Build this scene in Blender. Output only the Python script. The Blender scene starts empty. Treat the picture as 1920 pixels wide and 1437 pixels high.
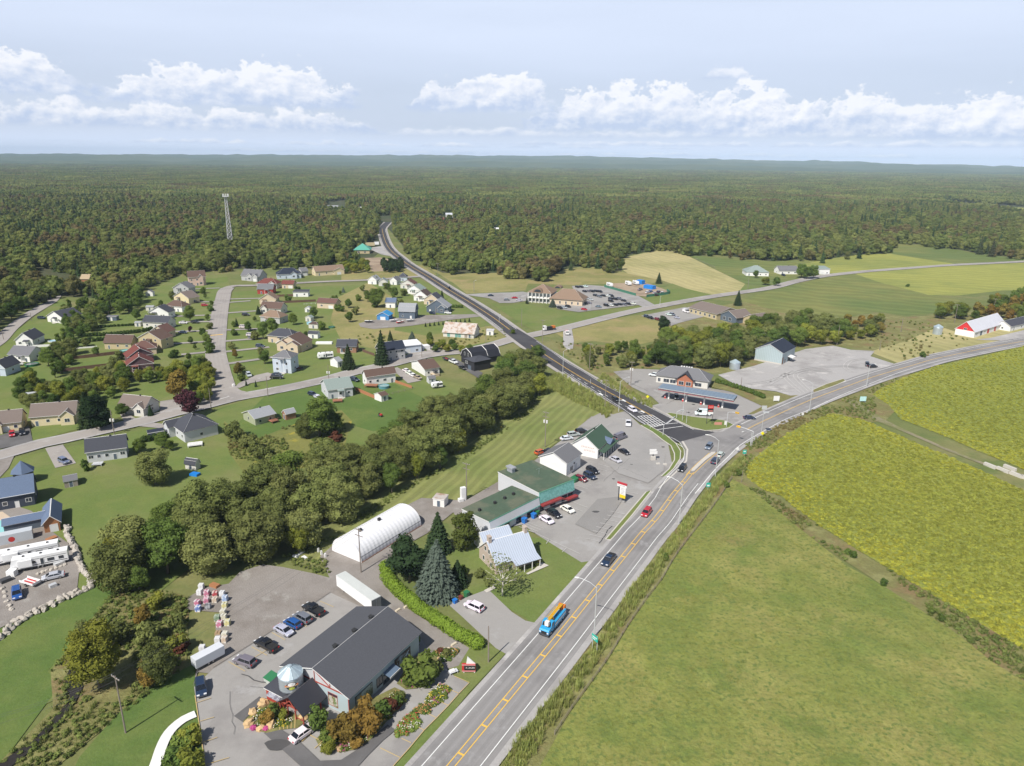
import bpy,bmesh,math,random
import numpy as np
from mathutils import Vector,Matrix,noise
R=math.radians
scn=bpy.context.scene
# ---------------------------------------------------------------- camera, sky, sun, exposure
H=100.0                       # flying height of the camera in metres
FPX,CX,CY=1331.0,960.0,718.5
ROLL=R(0.63)
PITCH=math.atan2((CY - 300)*math.cos(ROLL),FPX)
_f=Vector((0,math.cos(PITCH),-math.sin(PITCH)))
_u=Vector((0,math.sin(PITCH),math.cos(PITCH)))
_x=Vector((1,0,0))
AXR=_x*math.cos(ROLL)+_u*math.sin(ROLL)
AXU=_u*math.cos(ROLL) - _x*math.sin(ROLL)
cam=bpy.data.objects.new('camera',bpy.data.cameras.new('camera'))
scn.collection.objects.link(cam)
m3=Matrix((AXR,AXU,-_f)).transposed()
cam.matrix_world=Matrix.Translation((0,0,H)) @ m3.to_4x4()
cam.data.sensor_width=36.0
cam.data.lens=FPX/1920.0*36.0
cam.data.clip_start=1.0
cam.data.clip_end=80000.0
scn.camera=cam

SUN_EL,SUN_AZ=49.5,214.0    # azimuth clockwise from +Y, where the sun stands
sun=bpy.data.objects.new('sun',bpy.data.lights.new('sun','SUN'))
scn.collection.objects.link(sun)
sun.data.energy=5.0
sun.data.angle=R(0.55)
sun.data.color=(1.0,0.955,0.88)
sd=Vector((math.sin(R(SUN_AZ))*math.cos(R(SUN_EL)),math.cos(R(SUN_AZ))*math.cos(R(SUN_EL)),math.sin(R(SUN_EL))))
sun.rotation_euler=sd.to_track_quat('Z','Y').to_euler()
scn.view_settings.view_transform='Standard'
scn.view_settings.look='None'
scn.view_settings.exposure=0.13
scn.view_settings.gamma=1.0
scn.render.engine='CYCLES'
scn.cycles.max_bounces=5
scn.cycles.diffuse_bounces=2
scn.cycles.glossy_bounces=2
scn.cycles.transmission_bounces=2
scn.cycles.volume_bounces=0
scn.cycles.transparent_max_bounces=4

# ---- node helpers
class NT:
    def __init__(s,tree): s.t=tree; s.n=tree.nodes; s.l=tree.links
    def add(s,typ,ins=None,**kw):
        nd=s.n.new(typ)
        for k,v in kw.items(): setattr(nd,k,v)
        if ins:
            for k,v in ins.items(): s.set(nd.inputs[k],v)
        return nd
    def set(s,sock,v):
        if isinstance(v,bpy.types.NodeSocket): s.l.new(v,sock)
        else:
            if isinstance(v,(tuple,list)) and len(v) == 3 and sock.type == 'RGBA': v=(*v,1)
            sock.default_value=v
    def math(s,op,a,b=0.0,c=0.0,clamp=False):
        nd=s.n.new('ShaderNodeMath'); nd.operation=op; nd.use_clamp=clamp
        s.set(nd.inputs[0],a); s.set(nd.inputs[1],b); s.set(nd.inputs[2],c)
        return nd.outputs[0]
    def sstep(s,x,a,b):
        nd=s.n.new('ShaderNodeMapRange'); nd.interpolation_type='SMOOTHSTEP'
        s.set(nd.inputs[0],x); s.set(nd.inputs[1],a); s.set(nd.inputs[2],b)
        return nd.outputs[0]
    def mix(s,f,a,b,blend='MIX'):
        nd=s.n.new('ShaderNodeMix'); nd.data_type='RGBA'; nd.blend_type=blend
        s.set(nd.inputs[0],f); s.set(nd.inputs[6],a); s.set(nd.inputs[7],b)
        return nd.outputs[2]
    def noise(s,vec,scale,detail=3.0,rough=0.5,dim='3D'):
        nd=s.n.new('ShaderNodeTexNoise'); nd.noise_dimensions=dim
        if vec is not None: s.l.new(vec,nd.inputs['Vector'])
        s.set(nd.inputs['Scale'],scale); nd.inputs['Detail'].default_value=detail; nd.inputs['Roughness'].default_value=rough
        return nd.outputs[0]
    def comb(s,x,y,z=0.0):
        nd=s.n.new('ShaderNodeCombineXYZ'); s.set(nd.inputs[0],x); s.set(nd.inputs[1],y); s.set(nd.inputs[2],z)
        return nd.outputs[0]

# ---- world: Nishita sky with a thin veil and rows of fair-weather cumulus
def make_world():
    w=bpy.data.worlds.new('World'); scn.world=w; w.use_nodes=True
    q=NT(w.node_tree); q.n.clear()
    sky=q.add('ShaderNodeTexSky',sky_type='NISHITA')
    sky.sun_disc=False; sky.sun_elevation=R(SUN_EL); sky.sun_rotation=R(SUN_AZ)
    sky.air_density=1.0; sky.dust_density=1.6; sky.ozone_density=1.5
    tc=q.add('ShaderNodeTexCoord')
    sep=q.add('ShaderNodeSeparateXYZ',{0: tc.outputs['Generated']})
    x,y,z=sep.outputs
    az=q.math('ARCTAN2',x,y)                       # radians, 0 ahead
    hyp=q.math('SQRT',q.math('ADD',q.math('MULTIPLY',x,x),q.math('MULTIPLY',y,y)))
    el=q.math('ARCTAN2',z,hyp)
    azd=q.math('MULTIPLY',az,57.2958); eld=q.math('MULTIPLY',el,57.2958)
    vec=q.comb(azd,eld)
    # sky veil
    vn=q.noise(q.comb(q.math('MULTIPLY',azd,0.03),q.math('MULTIPLY',eld,0.22)),1.0,4,0.55)
    veil=q.math('ADD',0.80,q.math('MULTIPLY',vn,0.24))
    veil=q.math('MULTIPLY',veil,q.math('SUBTRACT',1.0,q.math('MULTIPLY',q.sstep(eld,11.0,26.0),.95)))
    low=q.math('ADD',q.math('SUBTRACT',veil,q.math('MULTIPLY',q.math('MULTIPLY',q.sstep(eld,9.0,4.5),q.sstep(eld,0.3,2.5)),.16)),q.math('MULTIPLY',q.sstep(eld,2.5,0.0),.15),clamp=True)
    base=q.mix(low,q.mix(1.0,sky.outputs[0],(.50,.56,.64),'MULTIPLY'),(8.1,9.1,11.1))
    # rows of cloud: (base elevation, height, azimuth centre, half width, seed, coverage)
    rows=CLOUD_ROWS
    eld=q.math('ADD',eld,0.45); vec=q.comb(azd,eld)
    col=base
    big=q.noise(q.comb(q.math('MULTIPLY',azd,1.0),q.math('MULTIPLY',eld,1.5),3.1),0.42,6,0.60)
    fine=q.noise(q.comb(q.math('MULTIPLY',azd,1.0),q.math('MULTIPLY',eld,1.25),9.7),1.5,5,0.6)
    for (be,ht,ac,hw,seed,cov,soft) in rows:
        prof=q.noise(q.comb(q.math('MULTIPLY',azd,0.16 if ht > 1.2 else 0.3),seed),1.0,2,0.5)
        d=q.math('DIVIDE',q.math('SUBTRACT',azd,ac),hw)
        fall=q.sstep(q.math('ABSOLUTE',d),1.0,0.45)
        h=q.math('MULTIPLY',q.math('MULTIPLY',fall,q.sstep(prof,cov,cov+0.22)),ht)
        lumpy=q.math('MULTIPLY',q.math('SUBTRACT',big,0.5),ht*2.2)
        lum2=q.math('MULTIPLY',q.math('SUBTRACT',fine,0.5),ht*0.7)
        top=q.math('ADD',q.math('ADD',q.math('ADD',h,be),lumpy),lum2)
        bot=q.math('ADD',be,q.math('MULTIPLY',q.math('SUBTRACT',fine,0.5),ht*0.28))
        above=q.sstep(eld,q.math('SUBTRACT',bot,0.10*soft),q.math('ADD',bot,0.28*soft))
        below=q.sstep(q.math('SUBTRACT',top,eld),0.0,0.38*soft)
        exist=q.sstep(h,0.05*ht,0.4*ht)
        dens=q.math('MULTIPLY',q.math('MULTIPLY',above,below),exist)
        # lit from the upper left: bright near the top, grey towards the base, billows from the noise slope
        hh=q.math('DIVIDE',q.math('SUBTRACT',eld,be),ht)
        sh2=q.noise(q.comb(q.math('ADD',azd,0.35),q.math('SUBTRACT',q.math('MULTIPLY',eld,1.5),0.50),3.1),0.42,6,0.60)
        rel=q.math('MULTIPLY',q.math('SUBTRACT',sh2,big),3.2)
        lit=q.math('ADD',q.math('ADD',q.math('MULTIPLY',hh,1.25),rel),-0.02,clamp=True)
        ccol=q.mix(lit,(5.9,7.0,9.2),(10.6,10.7,11.2))
        col=q.mix(q.math('MULTIPLY',dens,0.84 if ht > 1.2 else 0.6),col,ccol)
    bg=q.add('ShaderNodeBackground',{0: col,1: 0.088})
    out=q.add('ShaderNodeOutputWorld'); q.l.new(bg.outputs[0],out.inputs[0])
CLOUD_ROWS=[
    (0.8,0.30,6,40,41.0,0.30,0.5),(1.3,0.4,-10,30,3.0,0.34,0.6),(1.5,0.45,18,26,23.0,0.30,0.6),
    (2.1,0.7,10,30,7.7,0.18,0.9),(2.2,1.6,-27,21,12.3,-.05,1.3),
    (2.5,3.0,12,14,5.1,-.1,1.3),(2.3,2.5,25,15,33.1,-.1,1.3),(2.0,1.9,36,12,13.1,-.1,1.3),
    (3.8,2.6,-20.5,11,18.4,-.1,1.3),(4.1,2.7,-37,9,9.0,-.1,1.3),(3.8,2.7,-2.3,7,14.2,-.1,1.3),
    (6.1,0.9,15.3,2.0,2.2,0.0,0.8),
]
make_world()
scn.world.cycles.sampling_method='MANUAL'
scn.world.cycles.sample_map_resolution=512

# ---------------------------------------------------------------- surveying: ground point seen at a photo pixel
def G(px,py,z=0.0):
    d=_f+AXR*((px - CX)/FPX) - AXU*((py - CY)/FPX)
    t=(H - z)/-d.z
    return Vector((d.x*t,d.y*t,z))
def to_px(p):
    v=Vector(p) - Vector((0,0,H)); k=v.dot(_f)
    return CX+FPX*v.dot(AXR)/k,CY - FPX*v.dot(AXU)/k
def inpoly(x,y,poly):
    c=False; j=len(poly) - 1
    for i in range(len(poly)):
        xi,yi=poly[i][0],poly[i][1]; xj,yj=poly[j][0],poly[j][1]
        if (yi > y) != (yj > y) and x < (xj - xi)*(y - yi)/(yj - yi)+xi: c=not c
        j=i
    return c
def heading(a,b): return math.atan2(b[1] - a[1],b[0] - a[0])
col=scn.collection
def link(o,parent=None):
    col.objects.link(o)
    if parent is not None: o.parent=parent
    return o
def tag(o,label=None,cat=None,group=None,kind=None):
    if label: o['label']=label
    if cat: o['category']=cat
    if group: o['group']=group
    if kind: o['kind']=kind
    return o
def empty(name,loc,rz=0.0,label=None,cat=None,group=None):
    o=bpy.data.objects.new(name,None); o.empty_display_size=0.5
    link(o); o.location=loc; o.rotation_euler=(0,0,rz)
    return tag(o,label,cat,group)
def copy_tree(o,parent=None):
    c=o.copy(); link(c,parent)
    for ch in o.children: 
        if ch is not c: copy_tree(ch,c)
    return c

# ---------------------------------------------------------------- mesh builder
class MB:
    def __init__(s): s.v=[]; s.f=[]; s.m=[]
    def poly(s,pts,mi=0):
        b=len(s.v); s.v.extend([tuple(p) for p in pts]); s.f.append(tuple(range(b,b+len(pts)))); s.m.append(mi); return s
    def hexa(s,p,mi=0):
        b=len(s.v); s.v.extend([tuple(q) for q in p])
        for q in ((0,3,2,1),(4,5,6,7),(0,1,5,4),(1,2,6,5),(2,3,7,6),(3,0,4,7)):
            s.f.append(tuple(b+i for i in q)); s.m.append(mi)
        return s
    def box(s,x0,x1,y0,y1,z0,z1,mi=0):
        return s.hexa(((x0,y0,z0),(x1,y0,z0),(x1,y1,z0),(x0,y1,z0),(x0,y0,z1),(x1,y0,z1),(x1,y1,z1),(x0,y1,z1)),mi)
    def tube(s,pts,r,n=6,mi=0,cap=True):
        pts=[Vector(p) for p in pts]; rs=r if isinstance(r,(list,tuple)) else [r]*len(pts)
        b=len(s.v); prev=None
        for i,p in enumerate(pts):
            d=(pts[min(i+1,len(pts) - 1)] - pts[max(i - 1,0)])
            if d.length < 1e-6: d=Vector((0,0,1))
            d.normalize()
            a=d.cross(Vector((0,0,1)) if abs(d.z) < 0.95 else Vector((1,0,0))).normalized() if prev is None else (prev - d*prev.dot(d)).normalized()
            prev=a; c=d.cross(a)
            for k in range(n):
                t=2*math.pi*k/n; s.v.append(tuple(p+(a*math.cos(t)+c*math.sin(t))*rs[i]))
        for i in range(len(pts) - 1):
            for k in range(n):
                k2=(k+1) % n; s.f.append((b+i*n+k,b+i*n+k2,b+(i+1)*n+k2,b+(i+1)*n+k)); s.m.append(mi)
        if cap:
            s.f.append(tuple(b+k for k in reversed(range(n)))); s.m.append(mi)
            e=b+(len(pts) - 1)*n; s.f.append(tuple(e+k for k in range(n))); s.m.append(mi)
        return s
    def lathe(s,prof,n=16,cx=0,cy=0,mi=0):
        b=len(s.v)
        for (r,z) in prof:
            for k in range(n):
                t=2*math.pi*k/n; s.v.append((cx+r*math.cos(t),cy+r*math.sin(t),z))
        for i in range(len(prof) - 1):
            for k in range(n):
                k2=(k+1) % n; s.f.append((b+i*n+k,b+i*n+k2,b+(i+1)*n+k2,b+(i+1)*n+k)); s.m.append(mi)
        s.f.append(tuple(b+k for k in reversed(range(n)))); s.m.append(mi)
        e=b+(len(prof) - 1)*n; s.f.append(tuple(e+k for k in range(n))); s.m.append(mi)
        return s
    def prism(s,prof,y0,y1,mi=0):          # profile in x,z extruded along y
        n=len(prof); b=len(s.v)
        s.v.extend([(x,y0,z) for x,z in prof]); s.v.extend([(x,y1,z) for x,z in prof])
        for k in range(n):
            k2=(k+1) % n; s.f.append((b+k,b+n+k,b+n+k2,b+k2)); s.m.append(mi)
        s.f.append(tuple(b+k for k in range(n))); s.m.append(mi)
        s.f.append(tuple(b+n+k for k in reversed(range(n)))); s.m.append(mi)
        return s
    def blob(s,c,r,sub=1,jit=0.12,mi=0,seed=0):
        bm=bmesh.new(); bmesh.ops.create_icosphere(bm,subdivisions=sub,radius=1.0)
        rr=(r,r,r) if not isinstance(r,(tuple,list)) else r
        b=len(s.v)
        for v in bm.verts:
            k=1+jit*2.2*noise.noise(v.co*1.7+Vector((seed*3.7,seed*1.3,seed)))
            s.v.append((c[0]+v.co.x*rr[0]*k,c[1]+v.co.y*rr[1]*k,c[2]+v.co.z*rr[2]*k))
        for f in bm.faces: s.f.append(tuple(b+v.index for v in f.verts)); s.m.append(mi)
        bm.free(); return s
    def mesh(s,name,mats,smooth=False):
        me=bpy.data.meshes.new(name); me.from_pydata(s.v,[],s.f)
        for m in (mats if isinstance(mats,(list,tuple)) else [mats]): me.materials.append(m)
        if any(s.m): me.polygons.foreach_set('material_index',s.m)
        if smooth: me.polygons.foreach_set('use_smooth',[True]*len(s.f))
        me.update(); return me
    def build(s,name,mats,parent=None,smooth=False):
        return link(bpy.data.objects.new(name,s.mesh(name,mats,smooth)),parent)

# ---------------------------------------------------------------- materials
MAT={}
def mat(name,c,rough=0.8,metal=0.0,var=0.12,vs=0.6,bump=0.0,bs=8.0,objcol=False,spec=0.5,c2=None,c2s=0.2,c2lo=0.45,c2hi=0.6,coord='obj',rnd=0.0):
    if name in MAT: return MAT[name]
    m=bpy.data.materials.new(name); m.use_nodes=True; q=NT(m.node_tree); b=q.n['Principled BSDF']
    if coord == 'obj': v=q.add('ShaderNodeTexCoord').outputs['Object']
    else: v=q.add('ShaderNodeNewGeometry').outputs['Position']
    if objcol: cc=q.add('ShaderNodeObjectInfo').outputs['Color']
    else:
        rg=q.add('ShaderNodeRGB'); rg.outputs[0].default_value=(*c,1); cc=rg.outputs[0]
    if c2: cc=q.mix(q.sstep(q.noise(v,c2s,5,0.6),c2lo,c2hi),cc,c2)
    if var:
        nz=q.noise(v,vs,5,0.6)
        cc=q.mix(1.0,cc,q.comb(*[q.math('MULTIPLY_ADD',nz,2*var,1 - var)]*3),'MULTIPLY')
    if rnd:
        rr=q.math('MULTIPLY_ADD',q.add('ShaderNodeObjectInfo').outputs['Random'],2*rnd,1 - rnd)
        cc=q.mix(1.0,cc,q.comb(rr,rr,rr),'MULTIPLY')
    q.set(b.inputs['Base Color'],cc); b.inputs['Roughness'].default_value=rough; b.inputs['Metallic'].default_value=metal
    b.inputs['Specular IOR Level'].default_value=spec
    if bump:
        bn=q.add('ShaderNodeBump',{'Height': q.noise(v,bs,3),'Strength': bump,'Distance': 0.1}); q.l.new(bn.outputs[0],b.inputs['Normal'])
    MAT[name]=m; return m
def ground_mat(name,cols,scales,rough=0.95,fine=0.25,fs=1.5,bump=0.4,stripes=None,bigfreq=0.02,warp=0.0,speck=None):
    """cols = base, patch, patch...; each patch laid by world-space noise of its own scale"""
    m=bpy.data.materials.new(name); m.use_nodes=True; q=NT(m.node_tree); b=q.n['Principled BSDF']
    v=q.add('ShaderNodeNewGeometry').outputs['Position']
    rg=q.add('ShaderNodeRGB'); rg.outputs[0].default_value=(*cols[0],1); cc=rg.outputs[0]
    for i,(c,sc) in enumerate(zip(cols[1:],scales)):
        off=q.add('ShaderNodeVectorMath',{0: v,1: (37.0*i,91.0*i,5.0*i)},operation='ADD').outputs[0]
        cc=q.mix(q.sstep(q.noise(off,sc[0],6,0.62),sc[1],sc[2]),cc,c)
    if stripes:
        ang,width,amt=stripes
        sp=q.add('ShaderNodeSeparateXYZ',{0: v})
        t=q.math('ADD',q.math('MULTIPLY',sp.outputs[0],math.cos(ang)),q.math('MULTIPLY',sp.outputs[1],math.sin(ang)))
        t=q.math('ADD',t,q.math('MULTIPLY',q.noise(v,0.03,2),width*2.0))
        sn=q.math('SINE',q.math('MULTIPLY',t,2*math.pi/width))
        k=q.math('MULTIPLY_ADD',q.sstep(sn,-0.4,0.9),2*amt,1 - amt)
        cc=q.mix(1.0,cc,q.comb(k,k,q.math('MULTIPLY',k,0.98)),'MULTIPLY')
    n1=q.noise(v,fs,4,0.7)
    k=q.math('MULTIPLY_ADD',n1,2*fine,1 - fine)
    n2=q.noise(v,fs*0.17,3,0.6)
    k=q.math('MULTIPLY',k,q.math('MULTIPLY_ADD',n2,fine,1 - fine*.5))
    cc=q.mix(1.0,cc,q.comb(k,k,k),'MULTIPLY')
    if speck:
        c,sc,lo,hi=speck
        cc=q.mix(q.sstep(q.noise(v,sc,2,0.6),lo,hi),cc,c)
    q.set(b.inputs['Base Color'],cc); b.inputs['Roughness'].default_value=rough; b.inputs['Specular IOR Level'].default_value=0.2
    if bump:
        bn=q.add('ShaderNodeBump',{'Height': n1,'Strength': bump,'Distance': 0.35}); q.l.new(bn.outputs[0],b.inputs['Normal'])
    MAT[name]=m; return m
# ---------------------------------------------------------------- foliage
def leaf_mat(name,c,c2,c3=None,loc_scale=0.012,trans=0.22,hv=0.25,nscale=0.35):
    m=bpy.data.materials.new(name); m.use_nodes=True; q=NT(m.node_tree); q.n.remove(q.n['Principled BSDF'])
    oi=q.add('ShaderNodeObjectInfo'); tc=q.add('ShaderNodeTexCoord')
    cc=q.mix(oi.outputs['Random'],c,c2)
    if c3:
        ln=q.noise(oi.outputs['Location'],loc_scale,4,0.6)
        r2=q.math('FRACT',q.math('MULTIPLY',oi.outputs['Random'],7.31))
        f=q.sstep(q.math('ADD',ln,q.math('MULTIPLY',r2,0.10)),0.57,0.68)
        cc=q.mix(f,cc,c3)
    n=q.noise(tc.outputs['Object'],nscale,4,0.65)
    n=q.math('MULTIPLY',n,q.math('MULTIPLY_ADD',q.noise(oi.outputs['Location'],.0022,3),.8,.6)) if c3 else n
    r3=q.math('FRACT',q.math('MULTIPLY',oi.outputs['Random'],13.7))
    k=q.math('MULTIPLY',q.math('MULTIPLY_ADD',n,2*hv,1 - hv),q.math('MULTIPLY_ADD',r3,0.5,0.75))
    cc=q.mix(1.0,cc,q.comb(k,k,k),'MULTIPLY')
    d=q.add('ShaderNodeBsdfDiffuse',{0: cc}); t=q.add('ShaderNodeBsdfTranslucent',{0: cc})
    ms=q.add('ShaderNodeMixShader',{0: trans}); q.l.new(d.outputs[0],ms.inputs[1]); q.l.new(t.outputs[0],ms.inputs[2])
    q.l.new(ms.outputs[0],q.n['Material Output'].inputs[0]); MAT[name]=m; return m
LM=dict(
    forest=leaf_mat('leaves_forest',(.108,.146,.040),(.205,.222,.066),(.168,.135,.060)),
    pine=leaf_mat('needles_forest',(.050,.088,.034),(.078,.118,.044),(.10,.09,.05)),
    willow=leaf_mat('leaves_willow',(.145,.172,.052),(.195,.210,.070),None,hv=.3),
    green=leaf_mat('leaves_green',(.095,.150,.036),(.155,.205,.045),None,hv=.3),
    yellow=leaf_mat('leaves_yellow',(.19,.225,.040),(.24,.25,.045),None,hv=.25),
    golden=leaf_mat('leaves_golden',(.20,.22,.038),(.24,.22,.038),None,hv=.3),
    autumn=leaf_mat('leaves_autumn',(.26,.165,.040),(.20,.175,.045),None,hv=.3),
    purple=leaf_mat('leaves_purple',(.075,.032,.040),(.095,.038,.045),None),
    rust=leaf_mat('leaves_rust',(.13,.045,.028),(.11,.05,.03),None),
    spruce=leaf_mat('needles_dark',(.034,.060,.026),(.052,.078,.032),None),
    blue=leaf_mat('needles_blue',(.135,.170,.135),(.125,.165,.125),None),
    cedar=leaf_mat('needles_cedar',(.10,.125,.030),(.115,.14,.035),None),
    hedge=leaf_mat('leaves_hedge',(.19,.265,.035),(.18,.27,.038),None,nscale=0.6),
    hedgedark=leaf_mat('leaves_hedge_dark',(.055,.085,.024),(.06,.10,.026),None,nscale=0.6),
    reed=leaf_mat('blades_reed',(.46,.46,.16),(.36,.42,.12),None,hv=.3,nscale=.15,trans=.4),
    weed=leaf_mat('leaves_weed',(.135,.18,.048),(.21,.24,.070),(.24,.20,.08),hv=.3,nscale=.12),
    bean=leaf_mat('leaves_bean',(.270,.298,.056),(.330,.338,.060),None,hv=.2),
    beany=leaf_mat('leaves_bean_yellow',(.36,.36,.055),(.40,.39,.055),None,hv=.2),
    hay=leaf_mat('blades_hay',(.235,.262,.062),(.30,.295,.082),(.18,.225,.052),loc_scale=.05,hv=.2,trans=.35),
    pink=leaf_mat('petals_pink',(.62,.10,.30),(.60,.12,.32),None,trans=.15),
    peach=leaf_mat('petals_peach',(.65,.33,.14),(.68,.40,.16),None,trans=.15),
)
bark=mat('bark',(.16,.13,.10),.95,var=.3,vs=2)
birch_bark=mat('birch_bark',(.62,.58,.52),.8,var=.2,vs=2)

def leaves(mb,lumps,n,size,rng,shell=(.72,1.06),flat=0.0,core=0.80,up=0.15,sub=1,asp=.8):
    """leaf clumps scattered over the outside of each lump, with a solid heart so that the crown is not see-through"""
    tot=sum(l[1][0]*l[1][1]+l[1][0]*l[1][2] for l in lumps)
    cen=np.array([l[0] for l in lumps]); rad=np.array([l[1] for l in lumps])
    V=[]; 
    for i,(c,r) in enumerate(lumps):
        k=max(4,int(n*(r[0]*r[1]+r[0]*r[2])/tot))
        d=rng.normal(size=(k,3)); d[:,2]+= up; d /= np.linalg.norm(d,axis=1)[:,None]
        rr=rng.uniform(shell[0],shell[1],k)[:,None]
        p=cen[i]+d*rad[i]*rr
        # drop what lies deep inside a neighbouring lump
        keep=np.ones(k,bool)
        for j in range(len(lumps)):
            if j != i: keep &= (((p - cen[j])/rad[j]) ** 2).sum(1) > 0.55
        p=p[keep]; d=d[keep]; k=len(p)
        if not k: continue
        nrm=d/rad[i]+rng.normal(size=(k,3))*0.42/rad[i].mean(); nrm /= np.linalg.norm(nrm,axis=1)[:,None]
        if flat: nrm[:,2]+= flat; nrm /= np.linalg.norm(nrm,axis=1)[:,None]
        a=np.cross(nrm,rng.normal(size=(k,3))); a /= np.linalg.norm(a,axis=1)[:,None]; b=np.cross(nrm,a)
        s=(size*rng.uniform(.6,1.35,k))[:,None]
        V.append(np.stack([p - a*s*rng.uniform(.6,1.1,(k,1)),p - b*s*asp*rng.uniform(.5,1,(k,1))+nrm*s*.25,p+a*s*rng.uniform(.6,1.1,(k,1)),p+b*s*asp*rng.uniform(.5,1,(k,1)) - nrm*s*.25],1))
        if core: mb.blob(c,tuple(rad[i]*core),sub,.25,seed=i)
    V=np.concatenate(V).reshape(-1,3); b0=len(mb.v); m=len(V) // 4
    mb.v.extend(map(tuple,V.tolist())); mb.f.extend([(b0+4*i,b0+4*i+1,b0+4*i+2,b0+4*i+3) for i in range(m)]); mb.m.extend([0]*m)
    return mb

def crown_round(seed,h=10.0,w=8.0,n=2600,size=.34,lumps=16,base=.22,kind='round',core=.8):
    rng=np.random.default_rng(seed); L=[]
    for i in range(lumps):
        t=(i+rng.uniform(0,1))/lumps; z=base+(1 - base)*(0.12+.76*t)
        if kind == 'round': rmax=math.sqrt(max(.05,1 - ((z - .58)/.5) ** 2))
        elif kind == 'tall': rmax=.35+.65*(1 - abs(z - .5)*1.5)
        else: rmax=1.0 - .5*t
        a=rng.uniform(0,2*math.pi); d=math.sqrt(rng.uniform(.05,1))*.62*rmax*w/2
        r=rng.uniform(.14,.30)*w*(16/max(16,lumps)) ** .18*(.85 if t > .75 else 1)
        L.append(((d*math.cos(a),d*math.sin(a),min(z*h,h - r*.72)),(r,r,r*rng.uniform(.68,.9))))
    L.append(((0,0,h*.55),(w*.34,w*.34,h*.27)))
    return leaves(MB(),L,n,size,rng,core=core)
def crown_spruce(seed,h=12.0,w=6.5,n=2600,size=.30,tiers=12,droop=.35,base=.04,dens=1.0):
    rng=np.random.default_rng(seed); mb=MB(); V=[]
    for i in range(tiers):
        t=i/(tiers - 1); z=h*(base+(1 - base)*.94*t); r=w/2*(1 - t) ** .85+.15
        k=int(n*(1 - t*.9)/tiers*1.8)
        a=rng.uniform(0,2*math.pi,k); nb=7+int(4*(1 - t)); a=np.round(a/(2*math.pi)*nb)/nb*2*math.pi+rng.normal(size=k)*.16+i*.9
        q=np.sqrt(rng.uniform(.12,1,k)); rr=r*q*rng.uniform(.85,1.12,k)
        p=np.stack([rr*np.cos(a),rr*np.sin(a),z+(h/tiers)*.9*(1 - q) - droop*rr*.4+rng.normal(size=k)*.12],1)
        nrm=np.stack([np.cos(a)*.55,np.sin(a)*.55,np.ones(k)*.9],1)+rng.normal(size=(k,3))*.3; nrm /= np.linalg.norm(nrm,axis=1)[:,None]
        out=np.stack([np.cos(a),np.sin(a),-np.ones(k)*droop],1)+rng.normal(size=(k,3))*.25
        b=np.cross(nrm,out); b /= np.linalg.norm(b,axis=1)[:,None]; out=np.cross(b,nrm)
        s=(size*rng.uniform(.7,1.3,k))[:,None]
        V.append(np.stack([p - out*s*.9,p - b*s*.55,p+out*s*1.1,p+b*s*.55],1))
    V=np.concatenate(V).reshape(-1,3); m=len(V) // 4
    mb.v=list(map(tuple,V.tolist())); mb.f=[(4*i,4*i+1,4*i+2,4*i+3) for i in range(m)]; mb.m=[0]*m
    b=MB(); b.lathe([(w*.33,h*(base+.02)),(w*.30,h*.2),(w*.2,h*.5),(w*.09,h*.8),(.03,h*.97)],9)
    o=len(mb.v); mb.v+= b.v; mb.f+= [tuple(o+i for i in f) for f in b.f]; mb.m+= b.m
    return mb
def trunk_mesh(h,r,m,limbs=5,seed=0,top=.62,lw=.28):
    rng=random.Random(seed); b=MB(); b.tube([(0,0,-.3),(.05*r,0,h*.2),(.3*r,.2*r,h*.42),(0,0,h*top)],[r,r*.8,r*.6,r*.25],7)
    for i in range(limbs):
        a=i*2.4+rng.random(); z=h*rng.uniform(.22,.45)
        b.tube([(0,0,z),(math.cos(a)*h*.10,math.sin(a)*h*.10,z+h*.1),(math.cos(a)*h*lw,math.sin(a)*h*lw,z+h*.26)],[r*.45,r*.3,r*.1],5)
    return b.mesh('trunk',m,True)
rs=random.Random(7)
# near-tree prototypes: key -> list of (crown mesh, trunk mesh, nominal height, nominal width)
PROTO={}
def proto(key,variants): PROTO[key]=variants
def mk_round(mk,seeds,h,w,n,size,**k):
    return [(crown_round(s,h,w,n,size,**k).mesh('crown_' +mk,LM[mk]),trunk_mesh(h,h*.028,bark,seed=s),h,w) for s in seeds]
proto('willow',mk_round('willow',(1,2,3,4,5,6),11,10.5,11000,.24,lumps=34,base=.08,core=.72))
proto('green',mk_round('green',(11,12,13,14),10,8,8000,.22,lumps=24,core=.72))
proto('yellow',mk_round('yellow',(21,22),7,6.5,4500,.20,lumps=18,core=.7))
proto('golden',[(crown_round(s,11,9,10000,.22,28,core=.7).mesh('crown_golden',LM['golden']),trunk_mesh(11,.3,bark,seed=s),11,9) for s in (25,26)])
proto('autumn',mk_round('autumn',(31,32),7,5.5,2200,.28,lumps=12))
proto('purple',mk_round('purple',(41,),7,5.5,2200,.28,lumps=12))
proto('tall',mk_round('green',(51,52,53),11,4.6,1800,.34,lumps=12,kind='tall',base=.15))
proto('bush',[(crown_round(s,3,3.6,700,.22,8,base=0).mesh('crown_bush',LM['green']),trunk_mesh(3,.08,bark,seed=s),3,3.6) for s in (61,62,63)])
proto('olivebush',[(crown_round(s,3,3.6,700,.22,8,base=0).mesh('crown_olive',LM['willow']),trunk_mesh(3,.08,bark,seed=s),3,3.6) for s in (64,65)])
proto('yellowbush',[(crown_round(s,3,3.8,700,.22,8,base=0).mesh('crown_yellow',LM['yellow']),trunk_mesh(3,.08,bark,seed=s),3,3.6) for s in (66,67)])
proto('rustbush',[(crown_round(s,2,2.4,500,.18,7,base=0).mesh('crown_rust',LM['rust']),trunk_mesh(2,.06,bark,seed=s),2,2.4) for s in (68,)])
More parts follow.
